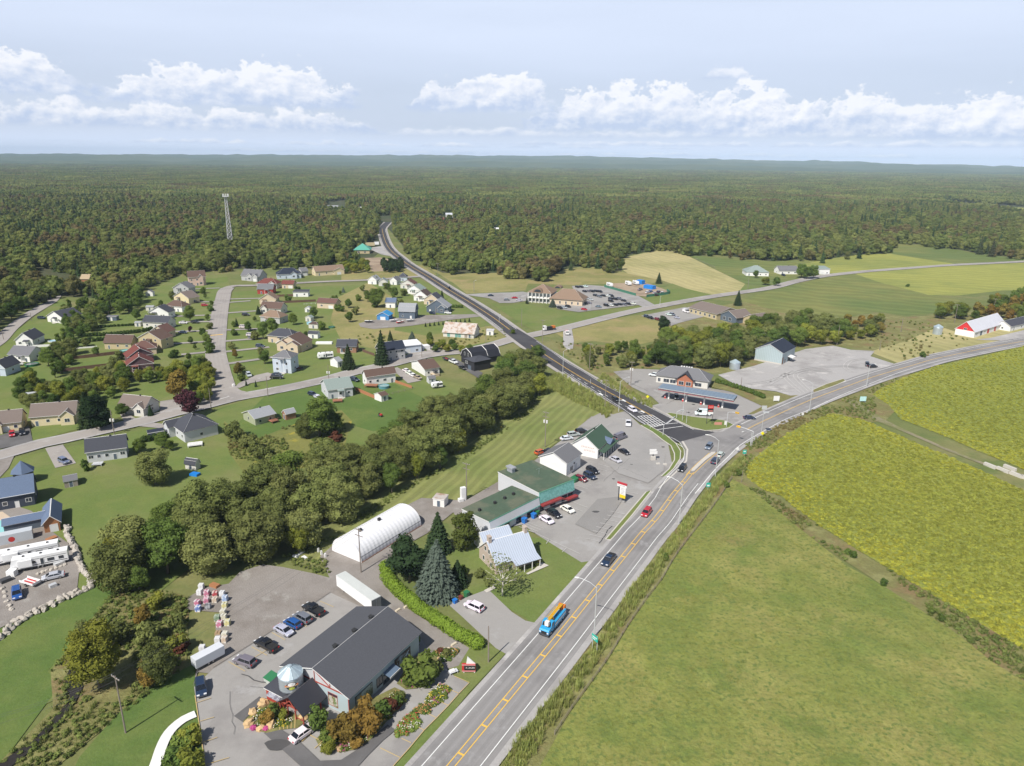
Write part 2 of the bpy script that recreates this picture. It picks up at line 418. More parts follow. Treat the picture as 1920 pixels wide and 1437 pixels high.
proto('autumnbush',[(crown_round(s,3,3.4,1400,.17,9,base=0).mesh('crown_autumn',LM['autumn']),trunk_mesh(3,.06,bark,seed=s),3,3.4) for s in (69,)])
proto('spruce',[(crown_spruce(s,12,6.0,3000,.34).mesh('crown_spruce',LM['spruce']),trunk_mesh(12,.2,bark,0,s,.9),12,6.0) for s in (71,72)])
proto('blue',[(crown_spruce(73,12,8.2,7000,.30,15).mesh('crown_blue_spruce',LM['blue']),trunk_mesh(12,.25,bark,0,1,.9),12,8.2)])
proto('pine',[(crown_round(s,10,7.5,3600,.30,18,base=.1,kind='tall').mesh('crown_pine',LM['spruce']),trunk_mesh(10,.22,bark,seed=s),10,7.5) for s in (75,)])
proto('cedar',[(crown_round(s,9,5.2,4200,.22,16,base=0,kind='tall').mesh('crown_cedar',LM['cedar']),trunk_mesh(9,.2,bark,seed=s),9,5.2) for s in (76,)])
proto('birch',[(crown_round(s,9,8.0,1500,.22,16,base=.3,core=0).mesh('crown_birch',LM['willow']),trunk_mesh(9,.17,birch_bark,9,s,.8,.36),9,8.0) for s in (77,)])
NTREES=[0]
TREE_CAT={'bush': 'shrub','olivebush': 'shrub','yellowbush': 'shrub','rustbush': 'shrub','autumnbush': 'shrub'}
TREE_NAME={'willow': 'willow_tree','green': 'deciduous_tree','yellow': 'yellowing_tree','golden': 'golden_tree','autumn': 'autumn_tree','purple': 'purple_tree','tall': 'slender_tree','bush': 'shrub',
             'olivebush': 'shrub','yellowbush': 'yellow_shrub','rustbush': 'rust_shrub','autumnbush': 'orange_shrub','spruce': 'spruce_tree','blue': 'blue_spruce_tree','pine': 'pine_tree','cedar': 'cedar_tree','birch': 'birch_tree'}
def tree(key,loc,h,label,group=None,wk=1.0):
    cm,tm,nh,nw=rs.choice(PROTO[key]); s=h/nh
    o=empty(TREE_NAME[key],loc,rs.uniform(0,6.28),label,TREE_CAT.get(key,'tree'),group); o.scale=(s*wk,s*wk,s)
    link(bpy.data.objects.new('crown',cm),o); link(bpy.data.objects.new('trunk',tm),o); NTREES[0]+= 1
    return o
def scatter_trees(poly,spacing,kinds,h0,h1,label,group,wk=1.0,seed=1,maxn=999):
    """single trees over the patch of ground outlined by the surveyed photo points"""
    rg=random.Random(seed); W=[G(*p) for p in poly]
    xs=[p.x for p in W]; ys=[p.y for p in W]; out=[]; tries=0
    while tries < 6000 and len(out) < maxn:
        tries+= 1; p=Vector((rg.uniform(min(xs),max(xs)),rg.uniform(min(ys),max(ys)),0))
        if not inpoly(p.x,p.y,W): continue
        if any((p - o_).length < spacing for o_ in out): continue
        out.append(p)
    for p in out:
        key=rg.choice(kinds); tree(key,p,rg.uniform(h0,h1),label if isinstance(label,str) else label[key],group if isinstance(group,str) else group[key],wk)
    return out

# ---- stuff spread by geometry nodes: one object, its points carry which model, size and turn
def stuff(name,pts,idx,scl,rot,meshes,label,cat=None,zscl=None):
    me=bpy.data.meshes.new(name); me.from_pydata([tuple(p) for p in pts],[],[])
    n=len(pts)
    for nm,typ,data in (('idx','INT',idx),('scl','FLOAT',scl),('rot','FLOAT',rot)):
        a=me.attributes.new(nm,typ,'POINT'); a.data.foreach_set('value',data)
    o=link(bpy.data.objects.new(name,me)); tag(o,label,cat,kind='stuff')
    ng=bpy.data.node_groups.new(name+'_spread','GeometryNodeTree')
    ng.interface.new_socket('Geometry',in_out='INPUT',socket_type='NodeSocketGeometry')
    ng.interface.new_socket('Geometry',in_out='OUTPUT',socket_type='NodeSocketGeometry')
    N,L=ng.nodes,ng.links
    gi=N.new('NodeGroupInput'); go=N.new('NodeGroupOutput')
    jn=N.new('GeometryNodeJoinGeometry')
    for ms in reversed(meshes):
        ob=bpy.data.objects.new('model',ms); oi=N.new('GeometryNodeObjectInfo'); oi.inputs['Object'].default_value=ob
        oi.inputs['As Instance'].default_value=True; L.new(oi.outputs['Geometry'],jn.inputs[0])
    def at(nm,t):
        a=N.new('GeometryNodeInputNamedAttribute'); a.data_type=t; a.inputs[0].default_value=nm; return a.outputs[0]
    iop=N.new('GeometryNodeInstanceOnPoints'); L.new(gi.outputs[0],iop.inputs['Points']); L.new(jn.outputs[0],iop.inputs['Instance'])
    iop.inputs['Pick Instance'].default_value=True; L.new(at('idx','INT'),iop.inputs['Instance Index'])
    cx=N.new('ShaderNodeCombineXYZ'); L.new(at('rot','FLOAT'),cx.inputs[2])
    er=N.new('FunctionNodeEulerToRotation'); L.new(cx.outputs[0],er.inputs[0]); L.new(er.outputs[0],iop.inputs['Rotation'])
    L.new(at('scl','FLOAT'),iop.inputs['Scale']); L.new(iop.outputs[0],go.inputs[0])
    o.modifiers.new('spread','NODES').node_group=ng
    return o
# ---------------------------------------------------------------- ground sheets
def GP(pts): return [G(x,y) for x,y in pts]
def sheet(name,pts,z,m,kind='structure',world=False):
    P=[Vector(p) for p in pts] if world else GP(pts)
    from mathutils.geometry import tessellate_polygon
    vs=[(p.x,p.y,z) for p in P]
    fs=[]
    for t in tessellate_polygon([[Vector(v) for v in vs]]):
        a,b,c=(Vector(vs[i]) for i in t)
        if (b - a).cross(c - a).z < 0: t=(t[0],t[2],t[1])
        fs.append(tuple(t))
    me=bpy.data.meshes.new(name); me.from_pydata(vs,[],fs); me.materials.append(m)
    o=link(bpy.data.objects.new(name,me)); o['kind']=kind; return o
def smooth(P,step=4.0):
    out=[]
    for i in range(len(P) - 1):
        p0=P[max(i - 1,0)]; p1=P[i]; p2=P[i+1]; p3=P[min(i+2,len(P) - 1)]
        n=max(1,int((p2 - p1).length/step))
        for k in range(n):
            t=k/n
            out.append(0.5*((2*p1)+(p2 - p0)*t+(2*p0 - 5*p1+4*p2 - p3)*t*t+(3*p1 - p0 - 3*p2+p3)*t ** 3))
    out.append(P[-1]); return out
def offset(P,d):
    o=[]
    for i,p in enumerate(P):
        t=P[min(i+1,len(P) - 1)] - P[max(i - 1,0)]; t.z=0
        t.normalize(); o.append(p+Vector((-t.y,t.x,0))*d)     # + is left of travel
    return o
def wear(name,base,streak,light):
    """asphalt worn in lengthwise wheel tracks; the sheet's UV runs across the road"""
    m=base.copy(); m.name=name; q=NT(m.node_tree); b=q.n['Principled BSDF']; cc=b.inputs['Base Color'].links[0].from_socket
    sp=q.add('ShaderNodeSeparateXYZ',{0: q.add('ShaderNodeUVMap').outputs[0]}); u,v=sp.outputs[0],sp.outputs[1]
    n=q.noise(q.comb(q.math('MULTIPLY',u,2.6),q.math('MULTIPLY',v,.035)),1.0,4,.65)
    t=q.math('SINE',q.math('MULTIPLY_ADD',u,2*math.pi/1.85,.6))
    k=q.math('ADD',q.math('MULTIPLY_ADD',n,streak*2,1 - streak),q.math('MULTIPLY',t,light))
    q.set(b.inputs['Base Color'],q.mix(1.0,cc,q.comb(k,k,k),'MULTIPLY')); return m
def ribbon(name,P,w0,w1,z,m,mb=None,world=True,kind='structure'):
    A=offset(P,w0); B=offset(P,w1); b=mb or MB(); o=len(b.v)
    for a,c in zip(A,B): b.v+= [(a.x,a.y,z),(c.x,c.y,z)]
    for i in range(len(P) - 1): b.f.append((o+2*i,o+2*i+1,o+2*i+3,o+2*i+2) if w1 < w0 else (o+2*i,o+2*i+2,o+2*i+3,o+2*i+1)); b.m.append(0)
    if mb is None:
        ob=b.build(name,m); ob['kind']=kind; uv=ob.data.uv_layers.new(name='UVMap'); D=[0.0]
        for i in range(1,len(P)): D.append(D[-1]+(P[i] - P[i - 1]).length)
        for l in ob.data.loops: uv.data[l.index].uv=((w0,w1)[l.vertex_index % 2],D[l.vertex_index // 2])
        return ob
    return b
g_ground=ground_mat('ground_grass',[(.150,.170,.056),(.205,.195,.080),(.120,.155,.046)],[(.02,.42,.66),(.07,.44,.68)],fine=.28,fs=.9)
g_lawn=ground_mat('lawn_green',[(.130,.178,.046),(.185,.195,.070),(.155,.190,.052)],[(.03,.42,.68),(.12,.42,.68)],fine=.24,fs=1.6,bump=.3)
g_lawn2=ground_mat('lawn_mown',[(.225,.235,.085),(.165,.200,.060)],[(.03,.40,.68)],fine=.20,fs=1.2,stripes=(R(-22),3.4,.10))
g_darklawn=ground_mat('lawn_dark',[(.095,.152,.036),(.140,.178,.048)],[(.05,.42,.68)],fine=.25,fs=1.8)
g_hay=ground_mat('hay_field',[(.200,.222,.054),(.265,.252,.078),(.150,.192,.044),(.25,.21,.08)],[(.045,.42,.66),(.11,.44,.68),(.02,.60,.74)],fine=.42,fs=1.3,bump=.9,speck=((.125,.165,.042),1.0,.48,.70),stripes=(R(35),11,.035))
g_bean=ground_mat('bean_field',[(.280,.295,.062),(.235,.262,.058),(.37,.35,.05)],[(.016,.42,.58),(.055,.58,.74)],fine=.40,fs=1.7,bump=.9,speck=((.17,.22,.045),1.15,.50,.70))
g_farbean=ground_mat('far_bean_field',[(.29,.295,.075),(.215,.24,.065)],[(.01,.42,.64)],fine=.22,fs=.5,stripes=(R(70),14,.06))
g_dark=ground_mat('alfalfa_field',[(.125,.165,.050),(.205,.205,.065)],[(.008,.40,.66)],fine=.18,fs=.5,stripes=(R(60),16,.08))
g_straw=ground_mat('straw_field',[(.400,.350,.170),(.290,.275,.115)],[(.012,.42,.66)],fine=.2,fs=.4,stripes=(R(20),9,.06))
g_meadow=ground_mat('meadow',[(.270,.245,.095),(.205,.200,.070),(.310,.245,.115)],[(.03,.40,.64),(.06,.48,.72)],fine=.32,fs=.8)
g_gold=ground_mat('goldenrod_patch',[(.190,.190,.056),(.145,.165,.048),(.38,.31,.04)],[(.06,.42,.64),(.14,.58,.72)],fine=.35,fs=1.2)
g_weed=ground_mat('rough_weeds',[(.185,.180,.066),(.215,.155,.075),(.245,.240,.095)],[(.09,.46,.66),(.15,.48,.66)],fine=.40,fs=1.3,bump=1.0)
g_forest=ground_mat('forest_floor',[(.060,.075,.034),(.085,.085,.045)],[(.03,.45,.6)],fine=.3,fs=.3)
g_gravel=ground_mat('gravel',[(0.277,0.252,0.231),(0.227,0.202,0.181),(0.328,0.311,0.286)],[(.06,.45,.6),(.15,.55,.68)],fine=.16,fs=3.0,bump=.5)
g_gravel2=ground_mat('gravel_pale',[(0.383,0.368,0.359),(0.307,0.292,0.283),(0.479,0.459,0.440)],[(.05,.48,.62),(.10,.55,.68)],fine=.15,fs=2.0,bump=.4)
g_track=ground_mat('track_earth',[(.25,.22,.14),(.19,.19,.08)],[(.15,.42,.6)],fine=.3,fs=1.5)
g_dirt=ground_mat('bare_dirt',[(.36,.28,.20),(.28,.21,.15)],[(.08,.45,.6)],fine=.2,fs=1.0)
a_old=ground_mat('asphalt_old',[(0.254,0.244,0.239),(0.206,0.198,0.195),(0.296,0.287,0.283)],[(.05,.46,.62),(.25,.56,.70)],rough=.85,fine=.10,fs=4.0,bump=.15)
a_lot=ground_mat('asphalt_lot',[(0.316,0.302,0.287),(0.263,0.249,0.239),(0.355,0.344,0.335)],[(.04,.48,.60),(.12,.56,.66)],rough=.88,fine=.10,fs=4.0,bump=.15)
a_new=ground_mat('asphalt_new',[(.062,.060,.066),(.078,.076,.080)],[(.06,.45,.62)],rough=.8,fine=.08,fs=4.0,bump=.1)
a_mid=ground_mat('asphalt_mid',[(.120,.116,.116),(.15,.145,.145)],[(.06,.45,.62)],rough=.85,fine=.1,fs=4.0,bump=.1)
a_street=ground_mat('street_worn',[(0.340,0.311,0.287),(0.292,0.268,0.251),(0.383,0.359,0.340)],[(.05,.48,.6),(.2,.56,.68)],rough=.9,fine=.10,fs=3.0,bump=.1)
a_conc=ground_mat('road_concrete',[(0.386,0.361,0.336),(0.336,0.311,0.290)],[(.05,.48,.6)],rough=.9,fine=.1,fs=2.0,bump=.1)
m_white=mat('paint_white',(.78,.78,.76),.7,var=.10,vs=.8,coord='w')
m_yellow=mat('paint_yellow',(.72,.45,.08),.7,var=.12,vs=.8,coord='w')
m_faded=mat('paint_faded',(.55,.53,.50),.8,var=.15,vs=.9,coord='w')
m_fadey=mat('paint_yellow_faded',(.52,.38,.16),.8,var=.18,vs=.9,coord='w')
m_conc=mat('concrete',(.52,.49,.44),.9,var=.12,vs=.7,coord='w')

# the ground as one sheet out to the horizon
gb=MB(); S=15400
gb.poly([(-S,-1000,0),(S,-1000,0),(S,S,0),(-S,S,0)]); o=gb.build('ground',g_ground); o['kind']='structure'
zz=[0.01]
def field(name,pts,m,dz=0.03):
    zz[0]+= .005; return sheet(name,pts,zz[0],m)
FL=[(-300,640),(-60,600),(60,575),(100,556),(190,560),(262,548),(330,519),(352,511),(450,505),(560,499),(650,498),(690,492),(716,470),(714,440),(708,424),(722,424),(738,440),(760,468),(790,492),(830,512),(870,513),(935,512),(1000,526),(1012,528),(1060,505),(1100,499),(1166,510),(1160,487),(1185,478),(1232,468),(1290,478),(1330,476),(1440,490),(1500,487),(1545,487),(1600,478),(1668,475),(1680,457),(1740,459),(1860,479),(1920,484),(2300,520)]
# ground positions of the far wood's edge run on beyond the frame; the wood itself reaches the horizon
WOOD=FL+[(2600,312),(2300,322.0),(1920,318.0),(960,307.5),(0,297.0),(-400,292.6),(-700,400)]
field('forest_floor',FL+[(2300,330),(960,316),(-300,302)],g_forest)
# farmland on the right, up to the country road
field('field',[(1232,470),(1262,468),(1290,480),(1335,503),(1397,533),(1385,548),(1335,553),(1285,541),(1242,526),(1177,513),(1166,505),(1162,488),(1185,480)],g_straw)
field('meadow',[(800,500),(830,512),(870,513),(935,512),(1000,526),(1012,528),(1060,505),(1100,499),(1166,510),(1177,513),(1242,526),(1222,532),(1135,532),(1070,535),(990,532),(985,545),(875,551),(850,531)],g_meadow)
field('meadow',[(1285,541),(1335,553),(1385,548),(1397,533),(1440,543),(1335,556),(1255,560),(1222,552)],g_lawn)
field('pasture',[(1290,478),(1440,490),(1540,487),(1530,512),(1490,528),(1440,542),(1397,532),(1335,502)],g_dark)
field('field',[(1545,488),(1600,479),(1668,476),(1790,495),(1690,503),(1610,510),(1560,513),(1470,512),(1480,500)],g_farbean)
field('field',[(1680,458),(1740,460),(1860,480),(2300,520),(1920,489),(1790,495),(1672,476)],g_dark)
field('field',[(1600,512),(1790,499),(1920,493),(2400,480),(2600,560),(1920,545),(1880,545),(1790,555),(1740,553),(1700,545),(1620,522)],g_farbean)
field('field',[(1440,546),(1540,523),(1600,513),(1650,530),(1740,553),(1800,563),(1790,585),(1700,592),(1640,585),(1560,598),(1470,590),(1400,575),(1390,562)],g_dark)
field('field',[(1740,380),(1760,378),(1920,390),(2400,400),(2400,410),(1920,400)],g_farbean)
field('verge',[(1395,566),(1470,587),(1560,600),(1640,588),(1700,595),(1800,588),(2300,560),(2300,680),(1920,630),(1720,665),(1640,655),(1560,648),(1510,652),(1400,650),(1300,640),(1200,605),(1210,598)],g_weed)
field('meadow',[(1040,624),(1120,602),(1202,590),(1257,612),(1230,640),(1190,648),(1110,640),(1075,645)],g_meadow)
field('verge',[(1040,640),(1075,645),(1190,650),(1240,645),(1400,650),(1440,700),(1340,700),(1230,690),(1150,697),(1190,730),(1230,760),(1160,730),(1100,695),(1050,660)],g_weed)
field('verge',[(1630,660),(1700,640),(1760,612),(1800,625),(1920,605),(1920,640),(1800,655),(1690,684)],g_straw)
# lawns of the housing estate
field('lawn',[(255,560),(330,520),(425,515),(432,540),(417,575),(405,660),(395,700),(330,700),(150,700),(140,640),(200,590)],g_lawn)
field('lawn',[(437,548),(700,530),(780,522),(900,570),(960,640),(940,650),(780,665),(500,733),(430,745),(424,660),(425,600)],g_lawn)
field('meadow',[(690,530),(740,560),(740,620),(800,630),(960,605),(975,630),(820,660),(700,655),(640,640),(620,600),(630,560)],g_meadow)
field('meadow',[(640,495),(790,498),(820,516),(700,523),(640,526)],g_meadow)
field('bare_ground',[(680,485),(712,483),(745,490),(752,500),(735,508),(700,510),(683,500)],g_dirt)
field('lawn',[(-60,700),(60,745),(0,850),(-200,900)],g_lawn)
field('lawn',[(0,640),(60,600),(110,560),(180,600),(150,700),(100,745),(60,780),(-60,720)],g_lawn)
field('lawn',[(60,830),(200,790),(380,740),(400,700),(300,700),(180,730),(60,780)],g_lawn)
field('lawn',[(380,775),(480,745),(560,735),(700,705),(760,700),(860,720),(960,760),(800,850),(640,880),(500,930),(440,1000),(250,1150),(130,1300),(-150,1437),(-300,1150),(-60,890),(0,865),(150,835)],g_lawn)
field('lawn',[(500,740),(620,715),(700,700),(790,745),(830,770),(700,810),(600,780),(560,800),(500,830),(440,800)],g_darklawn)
field('wild_patch',[(420,790),(470,830),(540,800),(640,770),(660,790),(640,860),(560,880),(480,920),(430,850)],g_gold)
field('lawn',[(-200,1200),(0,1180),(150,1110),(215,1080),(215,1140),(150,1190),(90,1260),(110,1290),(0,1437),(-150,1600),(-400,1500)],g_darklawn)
field('wild_patch',[(230,1090),(355,1120),(350,1250),(180,1380),(80,1460),(-40,1560),(-60,1480),(0,1430),(100,1330),(95,1260),(150,1190)],g_weed)
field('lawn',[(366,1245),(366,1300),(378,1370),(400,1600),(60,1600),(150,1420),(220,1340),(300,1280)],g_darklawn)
field('mown_lawn',[(1040,730),(1080,755),(1128,776),(1100,792),(1024,845),(960,893),(880,940),(800,965),(720,1010),(640,1060),(560,1060),(560,1045),(640,980),(760,890),(860,845),(960,780),(1010,745)],g_lawn2)
field('school_lawn',[(905,558),(940,575),(985,570),(1040,582),(1085,588),(1135,582),(1198,575),(1214,583),(1140,598),(1060,614),(1010,624),(985,612),(950,590)],g_lawn)
field('school_lawn',[(1232,577),(1208,562),(1260,532),(1285,541),(1330,553),(1300,563)],g_lawn)
# the big fields on the near right
field('hay_field',[(900,1640),(1072,1332),(1135,1245),(1176,1178),(1240,1090),(1270,1040),(1339,949),(1372,899),(1404,915),(1466,965),(1533,1019),(1591,1064),(1653,1098),(1716,1139),(1799,1193),(1861,1243),(1930,1280),(2500,1500),(2500,1800)],g_hay)
field('verge',[(1372,899),(1340,900),(1400,830),(1470,790),(1560,755),(1640,725),(1700,700),(1730,720),(1660,790),(1560,800),(1440,870),(1430,920),(1533,985),(1632,1048),(1716,1098),(1799,1148),(1930,1224),(2500,1480),(2500,1530),(1930,1285),(1861,1243),(1799,1193),(1653,1098),(1533,1019),(1404,915)],g_weed)
field('bean_field',[(1560,776),(1620,788),(1700,824),(1800,866),(1860,893),(1930,925),(2500,1110),(2500,1460),(1930,1226),(1799,1147),(1716,1097),(1632,1047),(1533,984),(1462,930),(1430,919),(1403,899),(1398,882),(1409,865),(1441,838),(1472,817),(1520,790)],g_bean)
field('bean_field',[(1920,648),(2500,560),(2500,1000),(1930,885),(1823,842),(1775,820),(1726,801),(1689,787),(1666,760),(1636,741),(1646,732),(1697,708),(1755,687),(1833,671)],g_bean)
field('farm_track',[(1585,752),(1600,750),(1650,784),(1700,808),(1780,843.5),(1870,878),(1930,895),(2300,992),(2300,997),(1930,900),(1870,882.5),(1780,848),(1700,813),(1640,789)],g_track,.02)
field('verge',[(1070,1000),(1108,1062),(1010,1180),(985,1160),(930,1130),(850,1110),(830,1050),(890,1000),(1010,1010)],g_lawn)
field('verge',[(890,1200),(950,1225),(880,1300),(740,1470),(640,1700),(600,1700),(740,1437),(860,1290),(830,1240)],g_lawn)
field('verge',[(1214,1050),(1290,960),(1345,900),(1372,899),(1339,949),(1270,1040),(1240,1090),(1176,1178),(1135,1245),(1072,1332),(900,1640),(860,1640),(985,1355),(1113,1190)],g_weed)

# ------------------------------------------------ lots and yards
field('gravel_yard',[(493,1060),(531,1065),(589,1077),(618,1085),(600,1045),(640,1010),(790,935),(873,940),(1000,866),(1040,838),(1110,781),(1130,830),(1060,900),(960,985),(880,1010),(850,962),(800,1002),(745,1032),(722,1078),(760,1140),(880,1217),(860,1250),(700,1300),(371,1262),(362,1290),(371,1248),(406,1210),(404,1170),(412,1150),(352,1145),(352,1122),(385,1103),(429,1096),(450,1074)],g_gravel,.04)
field('parking_lot',[(364,1290),(385,1437),(400,1640),(640,1640),(740,1437),(793,1375),(840,1327),(880,1283),(850,1268),(815,1235),(790,1200),(700,1150),(620,1113),(515,1183),(400,1256)],a_lot,.04)
field('parking_lot',[(1126,775),(1150,778),(1172,772),(1199,797),(1252,830),(1262,880),(1240,905),(1180,1000),(1130,1050),(1090,1056),(1005,1003),(980,985),(900,1000),(930,950),(1000,895),(1000,868),(1047,831),(1110,783)],a_lot,.04)
field('parking_lot',[(1150,698),(1193,692.5),(1232,694),(1300,705),(1335,730),(1373,735),(1432,764),(1405,777),(1436,776),(1377,805),(1357,811),(1326,815),(1284,803),(1230,774),(1218,763),(1236,758),(1222,745),(1185,727)],a_lot,.04)
field('gravel_lot',[(1346,704),(1414,687),(1510,655.5),(1562,649),(1596,657),(1640,659),(1632,669),(1685,686),(1640,702),(1580,724),(1520,742),(1482,743),(1455,735),(1389,727.5)],g_gravel2,.04)
field('parking_lot',[(1072,537),(1100,535),(1135,537.5),(1190,552),(1205,560),(1236,577),(1215,582),(1197,572.5),(1135,580),(1085,586),(1045,580),(1035,566),(1082,556)],a_lot,.04)
field('parking_lot',[(868,553),(920,550),(960,549),(980,547.5),(1000,552),(987,565),(960,569),(937,569),(917,560)],a_lot,.04)
field('gravel_yard',[(1132,537),(1150,532),(1210,530),(1255,547),(1252,552),(1212,557),(1190,555)],g_dirt,.04)
field('parking_lot',[(1202,593),(1283,577),(1340,578),(1330,592),(1275,606),(1257,612),(1245,600),(1220,600)],a_lot,.04)
field('farm_yard',[(1893,640),(1830,638),(1860,634),(1920,620),(2100,590),(2100,625)],g_gravel2,.04)
field('yard',[(-200,1000),(0,940),(60,960),(100,1000),(128,1020),(150,1060),(145,1105),(0,1180),(-200,1260)],g_gravel,.04)
field('yard',[(672,608),(690,602),(800,592),(890,590),(905,594),(850,600),(770,612),(700,618),(676,614)],g_gravel,.04)
field('yard',[(715,462),(735,470),(748,480),(740,482),(715,478),(690,466)],g_gravel2,.04)
field('driveway',[(790,652),(810,646),(838,660),(812,668),(765,674),(760,668)],a_street,.04)
field('driveway',[(838,675),(848,671),(905,700),(900,712),(880,700)],a_mid,.04)
field('driveway',[(1056,622),(1072,618),(1076,640),(1074,655),(1062,655),(1056,648)],g_gravel2,.04)
field('driveway',[(85,842),(118,835),(143,870),(104,879)],a_street,.04)
field('driveway',[(-60,826),(0,818),(55,800),(62,830),(-60,856)],a_mid,.04)
field('driveway',[(840,1135),(880,1120),(915,1107),(960,1150),(985,1166),(1012,1172),(1020,1185),(960,1235),(930,1218),(900,1190),(868,1160)],a_lot,.04)
field('driveway',[(300,754),(360,745),(395,730),(440,730),(430,752),(300,782)],a_street,.04)
field('driveway',[(-60,865),(30,850),(16,880),(-60,960)],g_gravel,.04)
field('driveway',[(222,772),(228,768),(260,790),(330,800),(312,806),(236,798)],a_street,.04)
field('driveway',[(734,693),(745,690),(790,715),(765,720)],a_street,.04)
# driveways crossing the front gardens on both sides of the estate street
for i,(xa,ya,xb,yb) in enumerate([(330,594,404,591.5),(335,604.5,402,604),(318,623,400,621),(316,646,397,641),(340,666,392,661),(358,543,412,541),(350,567,410,567),
                                       (424,562,500,560),(424,568.5,470,565),(425,588,480,584),(423,620,500,617),(422,641,495,635),(420,661,505,652),(422,684,512,671)]):
    a,b=(xa,ya),(xb,yb)
    P=[G(*a),G(*b)]; zz[0]+= .004; ribbon('driveway',P,1.7,-1.7,zz[0],a_street)
field('driveway',[(440,728),(448,720),(480,705),(502,700),(520,705),(505,714),(470,720),(450,729)],a_street,.02)
ZR=zz[0]+.01
# ---------------------------------------------------------------- roads
def line(pts,step=4.0): return smooth(GP(pts),step)
def extend(P,d0,d1=0):
    a=P[0]+(P[0] - P[min(3,len(P) - 1)]).normalized()*d0 if d0 else None
    b=P[-1]+(P[-1] - P[-min(4,len(P))]).normalized()*d1 if d1 else None
    return ([a] if a else [])+P+([b] if b else [])
MAIN=extend(line([(928.5,1340),(1041.8,1203),(1107,1122),(1172,1042),(1206,1000),(1230,974),(1263.5,928),(1284.4,903),(1297,887),(1338,850),(1372,825),(1401,807),(1430.5,792),(1518,752.5),(1580,729),(1638.5,708),(1716.4,685),(1759,673),(1852.8,653.5),(1920,641)]),60,250)
ribbon('main_road_shoulder',MAIN,6.9,-7.0,ZR,g_gravel2)
a_road=wear('asphalt_worn',a_old,.22,.06)
ribbon('main_road',MAIN,5.9,-5.6,ZR+.005,a_road)
STC=line([(-60,868),(0,855),(78,833),(117,825),(195,807.5),(273,790),(320,777),(378,763),(436,748),(495,737.5),(553,726),(620,711),(662.6,699),(735.7,683),(777.5,672),(819,664.5),(871,659),(913,650.6),(946.6,641),(970,634),(994.5,630),(1057,616.5),(1115,602),(1174,587.5),(1232,575.6),(1335,557),(1440,541.5),(1490,529),(1540,519),(1615,510.5),(1690,504.5),(1790,497.5),(1920,491),(2300,470)],5)
ribbon('country_road_shoulder',STC,4.9,-4.9,ZR+.001,g_gravel2)
ribbon('country_road',STC,3.6,-3.6,ZR+.007,a_street)
ES=line([(424,744),(411,697),(404,657),(407,628),(410.5,599),(414.5,575),(418,560),(421,548),(427,541)])
a_est=wear('street_cracked',a_street,.10,.03)
ribbon('estate_street',ES,5.2,-5.2,ZR+.012,a_est)
sheet('estate_street',[(386,757),(398,735),(402,700),(431,708),(440,725),(452,734),(478,740),(440,750)],ZR+.0165,a_street)
ribbon('cross_street',line([(423,542),(440,537),(480,536),(560,531.5),(620,528.5),(700,525.5),(760,521),(795,519)]),3.6,-3.6,ZR+.02,a_street)
ribbon('back_street',line([(-80,700),(-20,655),(0,640),(20,618),(49,595),(75,579),(95,567),(104,556),(102,547)]),3.8,-3.8,ZR+.012,a_street)
NEWC=line([(1250,800),(1222.5,782),(1174,755),(1135,734),(1084,706),(1037,676.5),(995.5,649),(955.6,619.5),(920,593.5),(880,567.5),(842.5,545),(805,521),(767.5,498.5),(747.5,483),(732.5,470),(723.8,456),(718.5,440),(717,430),(721,424),(728,417)])
ribbon('new_road_shoulder',NEWC,7.3,-7.3,ZR+.016,a_conc)
nr=MB(); sheet('new_road',[(1300,807),(1284,800),(1271,793),(1248,780),(1213,762),(1174,742.5),(1135,723),(1096,698.5),(1061,678.5),(1033.5,658.5),(1006,639.5),(965,615),(940,597.5),(934,609),(940,615.8),(950,623),(985,648),(1010,668),(1022,677),(1057,700),(1088,720),(1115,737),(1168,770.5),(1199,794),(1222.5,805.5),(1252,825),(1270,832),(1340,813),(1326,810)],ZR+.026,a_new)
ribbon('new_road',NEWC[18:],5.0,-5.0,ZR+.0215,a_new)
sheet('junction',[(1180,776),(1230,809.5),(1258,822),(1274,829),(1285,845),(1283,866),(1264,887),(1254,896),(1297,887),(1338,850),(1420,797),(1378,803),(1357,811),(1326,813),(1284,802),(1250,800)],ZR+.0105,a_old)
sheet('concrete_curb',[(1244,811.5),(1276,827),(1287,845),(1285,866),(1266,887),(1234,917),(1236,918),(1268,888.5),(1288,867),(1290.5,845),(1279,825.5),(1244,810)],ZR+.0155,m_conc)
# verges inside the kerbs
KERB=[]
def kerb_island(name,pts,m=g_lawn,h=.13,w=.35):
    P=GP(pts)
    from mathutils.geometry import tessellate_polygon
    z0=ZR - .05; z1=ZR+h; cen=sum(P,Vector())/len(P)
    b=MB(); n=len(P)
    ar=sum(P[i].x*P[(i+1) % n].y - P[(i+1) % n].x*P[i].y for i in range(n))
    if ar < 0: P.reverse()
    loop=P+[P[0]]
    IN=[]
    for i in range(n):
        t=(P[(i+1) % n] - P[i - 1]).normalized(); IN.append(P[i]+Vector((-t.y,t.x,0))*w)
    for i in range(n):
        j=(i+1) % n; p,q,r_,s_=P[i],P[j],IN[j],IN[i]
        b.poly([(p.x,p.y,z0),(q.x,q.y,z0),(q.x,q.y,z1),(p.x,p.y,z1)]); b.poly([(p.x,p.y,z1),(q.x,q.y,z1),(r_.x,r_.y,z1),(s_.x,s_.y,z1)])
    o=b.build('kerb',m_conc); o['kind']='structure'
    s=sheet(name,[(p.x,p.y)+(0,) for p in IN],z1 - .01,m,world=True); return s
kerb_island('verge',[(1201,800),(1213,797.5),(1249,818),(1268,834),(1277,848.5),(1276,863),(1263.5,882),(1249,895.5),(1238.5,895.5),(1253,882),(1263.5,865),(1263.5,853),(1257,838),(1242.5,828),(1222,812)])
